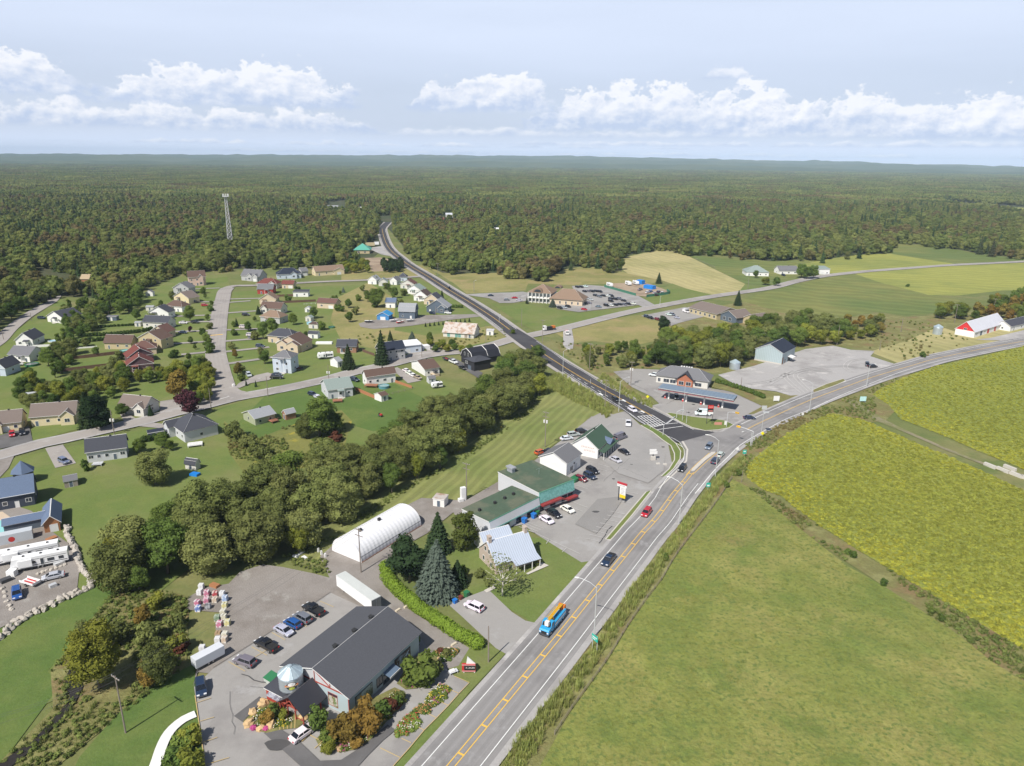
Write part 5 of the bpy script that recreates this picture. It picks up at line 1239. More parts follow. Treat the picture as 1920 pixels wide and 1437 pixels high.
for fr,w,nm in ((.08,1.4,'door'),(.40,2.0,'window'),(.74,2.2,'window'),(.92,2.0,'window')): window(mm,L*fr,0,.5 if nm == 'window' else .05,w,1.8,'f',nm,fm=trimdark)
b=MB(); b.box(L*.18,L*.27,D - 3.6,D - 1.2,6.4,7.7); b.box(L*.16,L*.29,D - 3.9,D - .9,7.703,8.2); b.build('rooftop_unit',mat('rooftop_steel',(.33,.34,.36),.5,var=.3,vs=2),mm)
b=MB(); b.tube([(L*.6,D*.5,6.4),(L*.6,D*.5,8.6)],.04,4); b.tube([(L*.52,D*.5,8.5),(L*.70,D*.5,8.5)],.03,4); b.build('antenna',galv,mm)
# --- white hall with grey roof
o,L,D=house((1012,881),(1061.6,894.7),(1094,877.5),5.0,2.6,'gy','white','grey','white hall with plain grey roof between the two green-roofed buildings',cat='hall',name='hall',nf=0,ns=0,chim=False)
window(o,L,D*.35,1.0,1.8,1.6,'r'); window(o,L,D*.65,.1,1.8,2.4,'r','door',trim,siding('lgrey')); box_part(o,'wall_lamp',trimdark,(L+.003,L+.3,D*.5,D*.5+.5,3.0,3.4))
# --- restaurant
o,L,D=house((1073,851.5),(1120,862),(1155.6,840),4.2,3.6,'gy','white','green','white restaurant with a green gabled roof, dark porch and lettering on its end wall',cat='restaurant',name='restaurant',nf=0,ns=0,chim=True)
for i in range(5): window(o,L,D*(.12+.17*i),1.2,1.5,1.5,'r','window')
b=MB(); b.hexa([(L+.5,0,3.2),(L+2.6,0,2.9),(L+2.6,D,2.9),(L+.5,D,3.4),(L+.5,0,3.45),(L+2.6,0,3.1),(L+2.6,D,3.1),(L+.5,D,3.65)]); b.build('porch_roof',roofing('green'),o)
for i in range(7): box_part(o,'post',trim,(L+2.3,L+2.45,D*i/6 - .08,D*i/6+.08,0,2.95))
b=MB(); b.hexa([(L - 2.5,D*.52,5.0),(L+1.8,D*.52,3.5),(L+1.8,D*.70,4.9),(L - 2.5,D*.70,5.6),(L - 2.5,D*.70,5.0),(L+1.8,D*.88,3.5),(L+1.8,D*.701,4.95),(L - 2.5,D*.701,5.65)]); b.build('dormer',roofing('slateblue'),o)
b=MB(); rg_=random.Random(3)
for row,(u0,n_) in enumerate(((L*.36,8),(L*.46,7))):
    for k in range(n_):
        x=u0+k*.62; z=3.45 - row*1.15; b.box(x,x+.12,-.03,-.008,z,z+.62)
        for zz_ in rg_.sample((0.0,.28,.50),2): b.box(x+.12,x+.40,-.03,-.008,z+zz_,z+zz_+.12)
b.build('wall_lettering',mat('ink_red',(.52,.36,.32),.6),o)
# --- stone cottage with metal roof
a,h,L,D=place_frame((930,1079),(1003,1056.5),(892,1049))
sc=empty('stone_cottage',a,h,'old stone cottage with a pale standing-seam metal roof and two end chimneys','house')
seam=mat('roof_seam',(.56,.62,.72),.35,metal=.2,var=.08)
q=NT(seam.node_tree); spp=q.add('ShaderNodeSeparateXYZ',{0: q.add('ShaderNodeTexCoord').outputs['Object']}); base_c=q.n['Principled BSDF'].inputs['Base Color'].links[0].from_socket
q.set(q.n['Principled BSDF'].inputs['Base Color'],q.mix(q.sstep(q.math('SINE',q.math('MULTIPLY',spp.outputs[0],2*math.pi/.62)),.75,.95),base_c,(.38,.42,.50)))
stone=mat('stone_wall',WC['stone'],.95,var=.35,vs=2.5,bump=.6,bs=3)
shell(sc,L,D,3.2,4.0,'gable',stone,seam,ov=.3)
for x in (.1,L - .9):
    b=MB(); b.box(x,x+.8,D*.5 - .6,D*.5+.6,5.8,8.5); b.box(x - .08,x+.88,D*.5 - .68,D*.5+.68,8.503,8.75); b.build('chimney',stone,sc)
for fr in (.12,.36,.62,.85): window(sc,L*fr,0,.9 if fr != .36 else .1,1.0,1.4 if fr != .36 else 2.1,'f','window' if fr != .36 else 'door')
for y,z in ((D*.28,1.0),(D*.72,1.0),(D*.4,4.2),(D*.62,4.2)): window(sc,0,y,z,.9,1.2,'l')
b=MB(); b.hexa([(L*.38,-2.6,2.65),(L+.3,-2.6,2.65),(L+.3,-.3,3.15),(L*.38,-.3,3.15),(L*.38,-2.6,2.75),(L+.3,-2.6,2.75),(L+.3,-.3,3.25),(L*.38,-.3,3.25)]); b.build('porch_roof',seam,sc)
for fr in (.40,.6,.8,1.0): box_part(sc,'post',trim,(L*fr - .1,L*fr+.06,-2.5,-2.35,0,2.7))
shell(sc,8.5,7,2.6,2.6,'gable',siding('white'),seam,ov=.3,off=(L - 9.5,D+.02),name=('annex_wall','annex_roof'))
# --- filling station
a,h,L,D=place_frame((1230,717.5),(1326,730.5),(1343,720))
fs=empty('station_shop',a,h,'white and brick filling station shop with grey hipped roof and front gable','shop')
shell(fs,L,D,3.9,3.8,'hip',siding('offwhite'),roofing('grey'),ov=.7)
x0,x1=L*.42,L*.72
b=MB(); b.poly([(x0,-.9,0),(x1,-.9,0),(x1,-.9,3.4),((x0+x1)/2,-.9,6.0),(x0,-.9,3.4)]); b.poly([(x1,-.9,0),(x1,-.01,0),(x1,-.01,3.4),(x1,-.9,3.4)]); b.poly([(x0,-.01,0),(x0,-.9,0),(x0,-.9,3.4),(x0,-.01,3.4)]); b.build('brick_bay',mat('brick_front',WC['brick'],.9,var=.2,vs=3),fs)
b=MB(); xm=(x0+x1)/2
for (xa,za,xb,zb) in ((x0 - 1.0,3.0,xm,6.6),(xm,6.6,x1+1.0,3.0)): b.hexa([(xa,-1.6,za),(xb,-1.6,zb),(xb,D*.4,zb),(xa,D*.4,za),(xa,-1.6,za+.2),(xb,-1.6,zb+.2),(xb,D*.4,zb+.2),(xa,D*.4,za+.2)])
b.build('front_gable_roof',roofing('dark'),fs)
for fr,y,w in ((.06,0,1.2),(.2,0,2.6),(.33,0,2.6),(.50,-.9,2.2),(.64,-.9,2.2),(.82,0,3.0)): window(fs,L*fr,y,.8,w,1.7,'f','window')
for k in range(5): box_part(fs,'roof_vent',trim,(L*(.40+.05*k),L*(.43+.05*k),D*.72,D*.80,6.0,7.4))
Pp=[G(1253.6,749),G(1287,755),G(1321,760.8),G(1354,766)]
hc=heading(Pp[0],Pp[3]); Lc=(Pp[3] - Pp[0]).length
cn=empty('fuel_canopy',Pp[0],hc,'long pale blue fuel canopy on white posts over the pumps','canopy')
b=MB(); b.box(-4,Lc+5,-3.4,3.4,4.75,5.65); b.build('canopy_roof',[mat('canopy_side',(.10,.10,.12),.5)],cn)
b=MB()
for k in range(22):
    xa=-4.1+(Lc+9.2)*k/22; b.box(xa,xa+(Lc+9.2)/22 - .06,-3.5,3.5,5.653,5.78)
b.build('canopy_top',roofing('canopy'),cn); box_part(cn,'red_stripe',red_m,(-4.05,Lc+5.05,-3.46,-3.403,4.8,4.92)); box_part(cn,'white_stripe',trim,(-4.05,Lc+5.05,-3.48,-3.403,5.45,5.6))
for k in range(4): box_part(cn,'post',trim,(Lc*k/3 - .3,Lc*k/3+.3,-.3,.3,0,4.75)); 
for k in range(4):
    p=Pp[k]; o=empty('fuel_pump',p+Vector((math.cos(hc),math.sin(hc),0))*-1.6,hc,['red and white fuel pump at the leftmost canopy post','fuel pump at the second canopy post from the left','fuel pump at the third canopy post from the left','fuel pump at the rightmost canopy post'][k],'fuel pump','fuel pumps under the canopy')
    box_part(o,'pump_body',red_m,(-.35,.35,-.3,.3,.2,1.75)); box_part(o,'pump_base',m_conc,(-1.0,2.6,-.7,.7,0,.18)); box_part(o,'display',trim,(-.25,.25,-.34,-.303,1.0,1.5))
# --- metal warehouse, barns, bins
def ribwall(nm,c,vert=.9):
    m=mat(nm,c,.5,var=.08,vs=.5); q=NT(m.node_tree); s_=q.add('ShaderNodeSeparateXYZ',{0: q.add('ShaderNodeTexCoord').outputs['Object']}); w=q.math('SINE',q.math('MULTIPLY',q.math('ADD',s_.outputs[0],s_.outputs[1]),2*math.pi/vert))
    bs=q.n['Principled BSDF'].inputs['Base Color']; cc=bs.links[0].from_socket; k=q.math('MULTIPLY_ADD',w,.08,.95); q.set(bs,q.mix(1.0,cc,q.comb(k,k,k),'MULTIPLY')); return m
a,h,L,D=place_frame((1414.5,675.5),(1465,685),(1510,676))
wh_=empty('warehouse',a,h,'pale steel warehouse with navy roof on the gravel lot','warehouse')
shell(wh_,L,D,6.3,3.6,'gable',ribwall('steel_wall',WC['steel']),roofing('navy'),axis='y',ov=.3)
box_part(wh_,'foundation',m_conc,(-.1,L+.05,-.1,-.004,0,.8)); window(wh_,L,D*.25,.1,1.0,2.1,'r','door',trimdark,siding('rusty')); window(wh_,L,D*.06,.2,1.6,3.6,'r','door',trimdark,siding('rusty'))
b=MB(); b.hexa([(L+.1,D*.42,3.1),(L+2.8,D*.42,2.6),(L+2.8,D*.68,2.6),(L+.1,D*.68,3.1),(L+.1,D*.42,3.25),(L+2.8,D*.42,2.75),(L+2.8,D*.68,2.75),(L+.1,D*.68,3.25)]); b.box(L+.004,L+.04,D*.46,D*.66,.1,2.7,1); b.build('loading_canopy',[trim,blackm],wh_)
silo(G(1377,692),2.6,3.6,1.3,'squat grain bin beside the shrubs left of the steel warehouse')
silo(G(1757,627),2.6,4.8,1.3,'taller grain bin in the dry meadow left of the red and white barn')
a,h,L,D=place_frame((1789.5,627.5),(1825.5,634),(1899,619))
ba=empty('barn',a,h,'white barn with red gable, red doors and pale metal roof beside the road','barn')
shell(ba,L,D,3.8,5.2,'gable',siding('white'),roofing('barn'),axis='y',ov=.4,gm=mat('gable_red',(.62,.03,.035),.6,var=.05))
for y,w,nm in ((.08,1.4,'window'),(.22,3.0,'door'),(.34,1.2,'window'),(.45,3.4,'door'),(.68,3.2,'door'),(.82,1.2,'window'),(.94,1.2,'window')):
    window(ba,L,D*y,.2 if nm == 'door' else 1.4,w,2.9 if nm == 'door' else 1.0,'r',nm,trim,None if nm == 'window' else (siding('slate') if y < .3 else red_m))
window(ba,L*.5,0,4.0,1.6,1.1,'f')
house((1893,622),(1935,612),None,3.4,2.6,'gx','white','dark','white farmhouse with charcoal roof at the right edge behind the barn',D=9,nf=3,ns=1)
a,h,L,D=place_frame((831,631.5),(888,635.5),None,12)
ob=empty('old_barn',a,h,'old white barn with rusty tin roof and teal doors beside the meadow','barn'); shell(ob,L,D,3.0,4.6,'gable',siding('offwhite'),roofing('rusttin'),ov=.6)
for fr,w,m_ in ((.18,1.8,'teal'),(.45,2.2,'teal'),(.53,2.0,'teal'),(.75,1.8,'oldwood'),(.87,1.2,'slate')): window(ob,L*fr,0,.2,w,2.2,'f','door',trim,siding(m_))
# --- black barn-roofed house
a,h,L,D=place_frame((865,678.5),(885,686),None,17)
bh=empty('gambrel_house',a,h,'black barn-shaped house with white trim beside the paved court','house'); shell(bh,L+1,D,3.6,4.4,'gamb',siding('black'),roofing('black'),axis='y',ov=.35)
b=MB()
for y in (-.42,D*.55,D+.30):
    pr=gable_profile(L+1,3.6,4.4,'gamb')
    for i in range(4): (u0,z0),(u1,z1)=pr[i],pr[i+1]; b.tube([(u0,y,z0+.25),(u1,y,z1+.25)],.17,4)
b.build('white_trim',trim,bh)
for x,z in ((.3,4.3),(.6,4.3)): window(bh,(L+1)*x,0,z,.8,1.6,'f')
shell(bh,8.5,10,5.0,1.2,'hip',siding('black'),roofing('dark'),off=(L+1.02,-5.5),name=('annex_wall','annex_roof')); window(bh,L+3,-5.5,2.9,1.6,1.2,'f'); window(bh,L+1.02+4.5,-5.5,.2,2.6,2.2,'f','garage_door',trimdark,siding('slate'))
# --- white brown-roofed house, gable to the left
o,L,D=house((772,690.5),(797,705.5),(821,699.5),3.4,2.4,'gy','white','brown','white house with chocolate roof beside the row of white junk cars',nf=0,ns=2); 
b=MB(); b.box(L+.02,L+3.4,D*.35,D*.8,.9,1.1); b.box(L+.3,L+.4,D*.36,D*.79,0,.9); b.box(L+3.2,L+3.3,D*.36,D*.79,0,.9); b.build('deck',siding('beige'),o)
box_part(o,'deck_cover',trimdark,(L+.5,L+3.2,D*.42,D*.72,2.5,2.7)) 
# --- green cottage
o,L,D=house((457,787.5),(479.3,799),(519.3,790),3.0,2.0,'gy','green','lgrey','sage cottage with pale grey roof and red wooden deck on the open lawn',nf=0,ns=2)
window(o,L*.45,0,1.2,.8,1.3,'f'); b=MB(); b.box(L+.02,L+3,D*.62,D*.98,.9,1.05)
for i in range(8): b.box(L+2.9,L+2.98,D*(.62+.045*i),D*(.62+.045*i)+.08,1.05,1.9)
b.box(L+2.85,L+3.0,D*.62,D*.98,1.903,2.0); b.box(L+2.7,L+2.9,D*.65,D*.68,0,.9); b.box(L+2.7,L+2.9,D*.92,D*.95,0,.9); b.build('deck',deck_m,o)
# --- long pale building and tent by the middle street
o,L,D=house((755,664.5),(791,660.5),None,4.2,.8,'shed','lblue','white','long pale workshop with white roof across from the chocolate-roofed house',D=9,nf=2,ns=0,garage=0,cat='workshop',name='workshop')
# --- blue garage
o,L,D=house((707,600.5),(729,601.5),None,3.2,2.0,'gy','blue','blue','bright blue garage with white door beside the boats',D=8,nf=1,ns=0,garage=0,cat='garage',name='garage',chim=False)
# --- teal roofed pavilion far along the road
a,h,L,D=place_frame((664,476),(693,476),None,20)
o=empty('pavilion',a,h,'building with steep turquoise roof behind the trees by the far road bend','building'); shell(o,L,D,4.0,6.0,'hip',siding('tan'),roofing('teal'),ov=.8); window(o,L*.3,0,1,2,1.5); window(o,L*.7,0,1,2,1.5)
# --- municipal building
a,h,L,D=place_frame((991,566.5),(1032,569.5),None,17)
mu=empty('town_office',a,h,'large two-storey office with tan hipped roofs, white columns and arched dormers','office building')
shell(mu,L,D,7.4,5.2,'hip',siding('offwhite'),roofing('tan'),ov=.9)
for k in range(7): box_part(mu,'column',trim,(L*k/6 - .25,L*k/6+.25,-1.3,-.8,0,7.2))
box_part(mu,'balcony',trim,(-.3,L+.3,-1.4,-.004,3.4,3.8))
for z in (.7,4.5):
    for k in range(6): window(mu,L*(k+.5)/6,0,z,1.7,1.9,'f',fm=trim)
window(mu,0,D*.3,4.5,1.5,1.6,'l'); window(mu,L,D*.2,4.5,1.5,1.6,'r')
Lw=24; shell(mu,Lw,15,4.2,6.4,'hip',siding('beige'),roofing('tan'),off=(L+.03,-1.5),ov=.8,name=('wing_wall','wing_roof'))
for k in range(5): window(mu,L+Lw*(k+.7)/5.4,-1.5,.8,1.0,1.9,'f',fm=trim)
b=MB()
for (cx,w,y) in ((L*.42,7.0,-.6),(L+3.5,5.5,6.0)):
    arcp=[(cx+w/2*math.cos(t),8.0+(0 if y < 0 else 2.4)+w*.36*math.sin(t)) for t in np.linspace(0,math.pi,12)]; b.prism([(x,z) for x,z in arcp],y,y+5.5,0)
b.build('arched_dormer',roofing('tan'),mu); b=MB()
for (cx,w,y) in ((L*.42,5.2,-.6),(L+3.5,4.0,6.0)): b.poly([(cx+w/2*math.cos(t),y - .03,8.1+(0 if y < 0 else 2.4)+w*.34*math.sin(t)) for t in np.linspace(0,math.pi,12)][::-1]); 
b.build('dormer_window',glass,mu)
# --- clinic
a,h,L,D=place_frame((1292,587),(1343,600.5),(1362,588))
cl=empty('care_home',a,h,'low care home with broad taupe roof and ochre and slate gabled walls','care home'); shell(cl,L,D,4.0,3.2,'gable',siding('tan'),roofing('taupe'),ov=.6)
for k in range(6): window(cl,L*(k+.5)/6,0,1.0,1.6,1.7,'f')
window(cl,L,D*.3,1.0,1.6,1.7,'r'); window(cl,L,D*.7,1.0,1.6,1.7,'r')
c2=local(cl,G(1356,599)); shell(cl,14,14,4.0,3.4,'gable',siding('slate'),roofing('taupe'),off=(L+.5,3.0),axis='y',ov=.6,name=('wing_wall','wing_roof')); window(cl,L+4,3.0,1,2,2,'f'); window(cl,L+9,3.0,1,2,2,'f')
shell(cl,12,12,3.8,3.0,'gable',siding('tan'),roofing('taupe'),off=(L+14.55,9.0),axis='y',ov=.5,name=('wing_wall','wing_roof')); window(cl,L+20,9.0,1,2,1.8,'f')
# --- farm on the country road
house((1399,517.5),(1441,518.5),None,3.6,5.0,'hip','white','palegreen','white farmhouse with tall grey-green roof on the country road',D=17,nf=4,ns=1)
house((1461,514.5),(1496,514.5),None,3.4,3.6,'gx','white','grey','white bungalow with grey roof behind its driveway on the country road',D=12,nf=3,ns=1)
house((1536,515),(1555,515),None,5.0,1.4,'shed','white','palegreen','white two-door garage with green side beside the country road',D=12,nf=2,ns=1,garage=0,cat='garage',name='garage')
# --- patio house parts at lower left: timber garage with blue roof, carport closed with shade-dark walls
a,h,L,D=place_frame((85,1001.5),(114,995.5),None,11.5)
tg=empty('timber_garage',a,h,'orange timber garage with blue-grey gabled roof above the boulder wall','garage'); shell(tg,L,D,3.2,1.9,'gable',siding('wood'),roofing('slateblue'),axis='y',ov=.5)
window(tg,L*.62,0,.05,L*.5,2.3,'f','garage_door',trim,garage_m); shell(tg,9.5,4.2,2.9,1.0,'gable',siding('slate'),roofing('slateblue'),off=(-9.52,4.5),ov=.35,name=('carport_wall','carport_roof'))  # slate walls give the carport's dark, shaded opening by colour
a=G(47,905); pt=empty('turret',a,0,'pointed blue-grey turret rising behind the navy house','turret'); b=MB(); b.lathe([(3.0,0),(3.0,4.2)],6); b.build('turret_wall',siding('navy'),pt); b=MB(); b.lathe([(3.6,4.1),(.03,7.6)],6); b.build('turret_roof',roofing('slateblue'),pt)
# deck and fences of the grey houses
def deck(A,B,D,label,m=trim,z=.9):
    a,h,L,D=place_frame(A,B,None,D); o=empty('deck',a,h,label,'deck'); box_part(o,'platform',m,(0,L,0,D,z - .15,z))
    b=MB()
    for i in range(int(L/.5)+1): b.box(i*.5,i*.5+.06,.02,.08,z,z+.95)
    b.box(0,L,0,.1,z+.953,z+1.03); b.build('railing',m,o)
    for x in (.1,L - .25): box_part(o,'post',m,(x,x+.15,.05,.2,0,z - .15))
    return o
deck((352,841.5),(380,838),3.6,'white rear deck of the L-shaped grey house')
deck((172,877),(191,875.5),2.6,'small pale deck with dark railing behind the grey bungalow',siding('lgrey'))
deck((683,728),(706,729),3.4,'reddish wooden deck between the brown-roofed bungalow and its pool',deck_m,1.2)
deck((216,682),(238,690),4.0,'brown wooden deck left of the plum houses',deck_m)
deck((624,757),(642,756),3.0,'reddish wooden deck behind the green-roofed grey house',deck_m,1.0)
# ---------------------------------------------------------------- vehicles
def paint_mat():
    m=mat('car_paint',(.5,.5,.5),.28,objcol=True,var=.0,spec=.6); NT(m.node_tree).n['Principled BSDF'].inputs['Coat Weight'].default_value=.5; return m
carp=paint_mat(); tyre=mat('tyre',(.015,.015,.016),.8,var=0); rim=mat('rim',(.45,.46,.48),.35,metal=.7,var=0)
lampm=mat('headlamp',(.75,.76,.78),.15,var=0); tailm=mat('tail_lamp',(.45,.02,.02),.3,var=0); carglass=mat('car_glass',(.012,.015,.02),.06,var=0,spec=.9); darkplast=mat('dark_plastic',(.02,.02,.02),.7,var=0)
DIM=dict(sedan=(4.7,1.82,.92,1.43,(-1.75,-1.0,.55,1.45),.17),suv=(4.7,1.9,1.02,1.70,(-2.2,-1.95,.45,1.25),.20),hatch=(4.3,1.8,.96,1.52,(-1.95,-1.6,.50,1.3),.17),van=(5.9,2.05,1.25,2.5,(-2.85,-2.8,1.35,2.25),.22),pickup=(5.8,2.0,1.12,1.88,(-.75,-.55,.75,1.45),.26))
def car_meshes(kind):
    L,w,zb,zt,(c0,c1,c2,c3),gc=DIM[kind]; h=L/2; W2=w/2
    b=MB()
    prof=[(-h,gc+.28),(-h+.08,gc+.1),(h - .12,gc+.08),(h,gc+.30),(h - .05,zb - .30),(h - .35,zb - .16),(c3,zb),(c0,zb+.02),(-h+.18,zb - .02),(-h+.03,zb - .2)]
    # body in three lengthwise strips so the shoulders are rounded in plan and section
    n=len(prof); sec=[(-W2,.86,.06),(-W2*.93,.97,.0),(-W2*.6,1.0,-.0),(W2*.6,1.0,.0),(W2*.93,.97,.0),(W2,.86,.06)]
    base=len(b.v)
    for (y,k,dz) in sec:
        for (x,z) in prof: b.v.append((x*(1 - (1 - k)*.35),y,(gc+.1)+(z - gc - .1)*(1 - dz*1.6)+(0 if z > .6 else dz)))
    for i in range(len(sec) - 1):
        for j in range(n): j2=(j+1) % n; b.f.append((base+i*n+j,base+i*n+j2,base+(i+1)*n+j2,base+(i+1)*n+j)); b.m.append(0)
    b.f.append(tuple(base+j for j in range(n))); b.m.append(0); e=base+5*n; b.f.append(tuple(e+j for j in reversed(range(n)))); b.m.append(0)
    if kind == 'pickup':
        b.box(-h+.15,-.85,-W2+.18,W2 - .18,zb - .02,zb+.035,1)
    g=MB(); t=.10 if kind != 'van' else .05
    def cab(mb,z0,z1,s0,s1,mi=0):
        f=lambda z: (z - zb)/(zt - zb)
        def at(z,inset):
            k=f(z); xr=c0+(c1 - c0)*k; xf=c3+(c2 - c3)*k; yy=W2*.93 - (W2*.93 - W2*.74)*k - inset
            return xr,xf,yy
        a=at(z0,s0); c=at(z1,s1)
        mb.hexa([(a[0],-a[2],z0),(a[1],-a[2],z0),(a[1],a[2],z0),(a[0],a[2],z0),(c[0],-c[2],z1),(c[1],-c[2],z1),(c[1],c[2],z1),(c[0],c[2],z1)],mi)
    cab(g,zb - .02,zt - .07,.0,.0)
    r=MB(); cab(r,zt - .07,zt,-.02,.06)
    # pillars
    for fx in ((0,1) if kind != 'pickup' else (0,1)):
        for sy in (-1,1):
            x0=(c0,c3)[fx]; x1=(c1,c2)[fx]; r.tube([(x0,sy*W2*.92,zb - .05),(x1,sy*W2*.745,zt - .05)],.055,4)
    xm=(c1+c2)/2; 
    for sy in (-1,1): r.tube([(xm,sy*W2*.935,zb - .05),(xm,sy*W2*.75,zt - .05)],.045,4)
    if kind == 'van': r.box(-2.83,.4,-W2*.94,W2*.94,zb,zt - .25)
    lt=[MB().box(h - .32,h - .03,s*W2*.62 - .24,s*W2*.62+.24,zb - .36,zb - .20) for s in (-1,1)]
    tl=[MB().box(-h - .01,-h+.15,s*W2*.72 - .16,s*W2*.72+.16,zb - .38,zb - .10) for s in (-1,1)]
    wr=.34 if kind not in ('pickup','van') else .40; wx=h*.60
    wh=MB(); 
    def wheel(mb,x,y):
        s=1 if y > 0 else -1; n=14
        for (rr,y0,y1,mi) in ((wr,y - s*.12,y+s*.10,0),(wr*.62,y+s*.06,y+s*.115,1)):
            o_=len(mb.v)
            for yy in (y0,y1):
                for k in range(n): mb.v.append((x+rr*math.cos(6.2832*k/n),yy,wr+rr*math.sin(6.2832*k/n)))
            for k in range(n): mb.f.append((o_+k,o_+(k+1) % n,o_+n+(k+1) % n,o_+n+k)); mb.m.append(mi)
            mb.f.append(tuple(o_+n+k for k in range(n))); mb.m.append(mi)
    ws=[]
    for x in (-wx,wx):
        for y in (-W2+.10,W2 - .10): m_=MB(); wheel(m_,x,y); ws.append(m_)
    P=dict(body=b.mesh('body',[carp,darkplast]),windows=g.mesh('windows',carglass),roof=r.mesh('roof',carp),headlight=[q.mesh('headlight',lampm) for q in lt],taillight=[q.mesh('taillight',tailm) for q in tl],wheel=[q.mesh('wheel',[tyre,rim]) for q in ws])
    # one-mesh version for cars too far off to show parts
    f=MB(); 
    def addm(q,mi):
        o_=len(f.v); f.v+= q.v; f.f+= [tuple(o_+i for i in ff) for ff in q.f]; f.m+= [mi+(m2 if mi == 0 and False else 0) for m2 in q.m]
    addm(b,0); addm(g,1); addm(r,0)
    for q in ws: addm(q,2)
    for q in tl: addm(q,3)
    P['far']=f.mesh('car',[carp,carglass,tyre,tailm]); return P
CARM={k: car_meshes(k) for k in DIM}
CC=dict(white=(.80,.80,.80),silver=(.50,.52,.55),grey=(.17,.18,.20),black=(.012,.012,.015),blue=(.02,.09,.32),red=(.48,.02,.03),darkred=(.20,.02,.03),bluegrey=(.14,.19,.25),orange=(.55,.12,.03),navy=(.02,.035,.075),tan=(.4,.33,.25))
def car(kind,px,d,colr,label,near=True,group=None,z=0.0):
    """px: photo point of the middle of the car, d: photo direction its nose points to"""
    zc=.7; p=G(px[0],px[1],zc); q_=G(px[0]+d[0]*.5,px[1]+d[1]*.5,zc)
    h=heading(p,q_); M=CARM[kind]; c=CC[colr]; c=tuple(min(1,v*rs.uniform(.9,1.1)) for v in c)
    nm={'pickup': 'pickup_truck','van': 'van'}.get(kind,'car'); cat={'pickup': 'pickup truck','van': 'van'}.get(kind,'car')
    if near:
        o=empty(nm,(p.x,p.y,ZR+z),h,label,cat,group); o.scale=(1.06,1.06,1.06)
        for k in ('body','windows','roof'):
            x=link(bpy.data.objects.new(k,M[k]),o); x.color=(*c,1)
        for k in ('headlight','taillight','wheel'):
            for me in M[k]: link(bpy.data.objects.new(k,me),o)
    else:
        o=link(bpy.data.objects.new(nm,M['far'])); o.location=(p.x,p.y,ZR+z); o.rotation_euler=(0,0,h); o.color=(*c,1); tag(o,label,cat,group)
    return o
rd=(-34,42); ru=(34,-42); nl=(-20,-11)
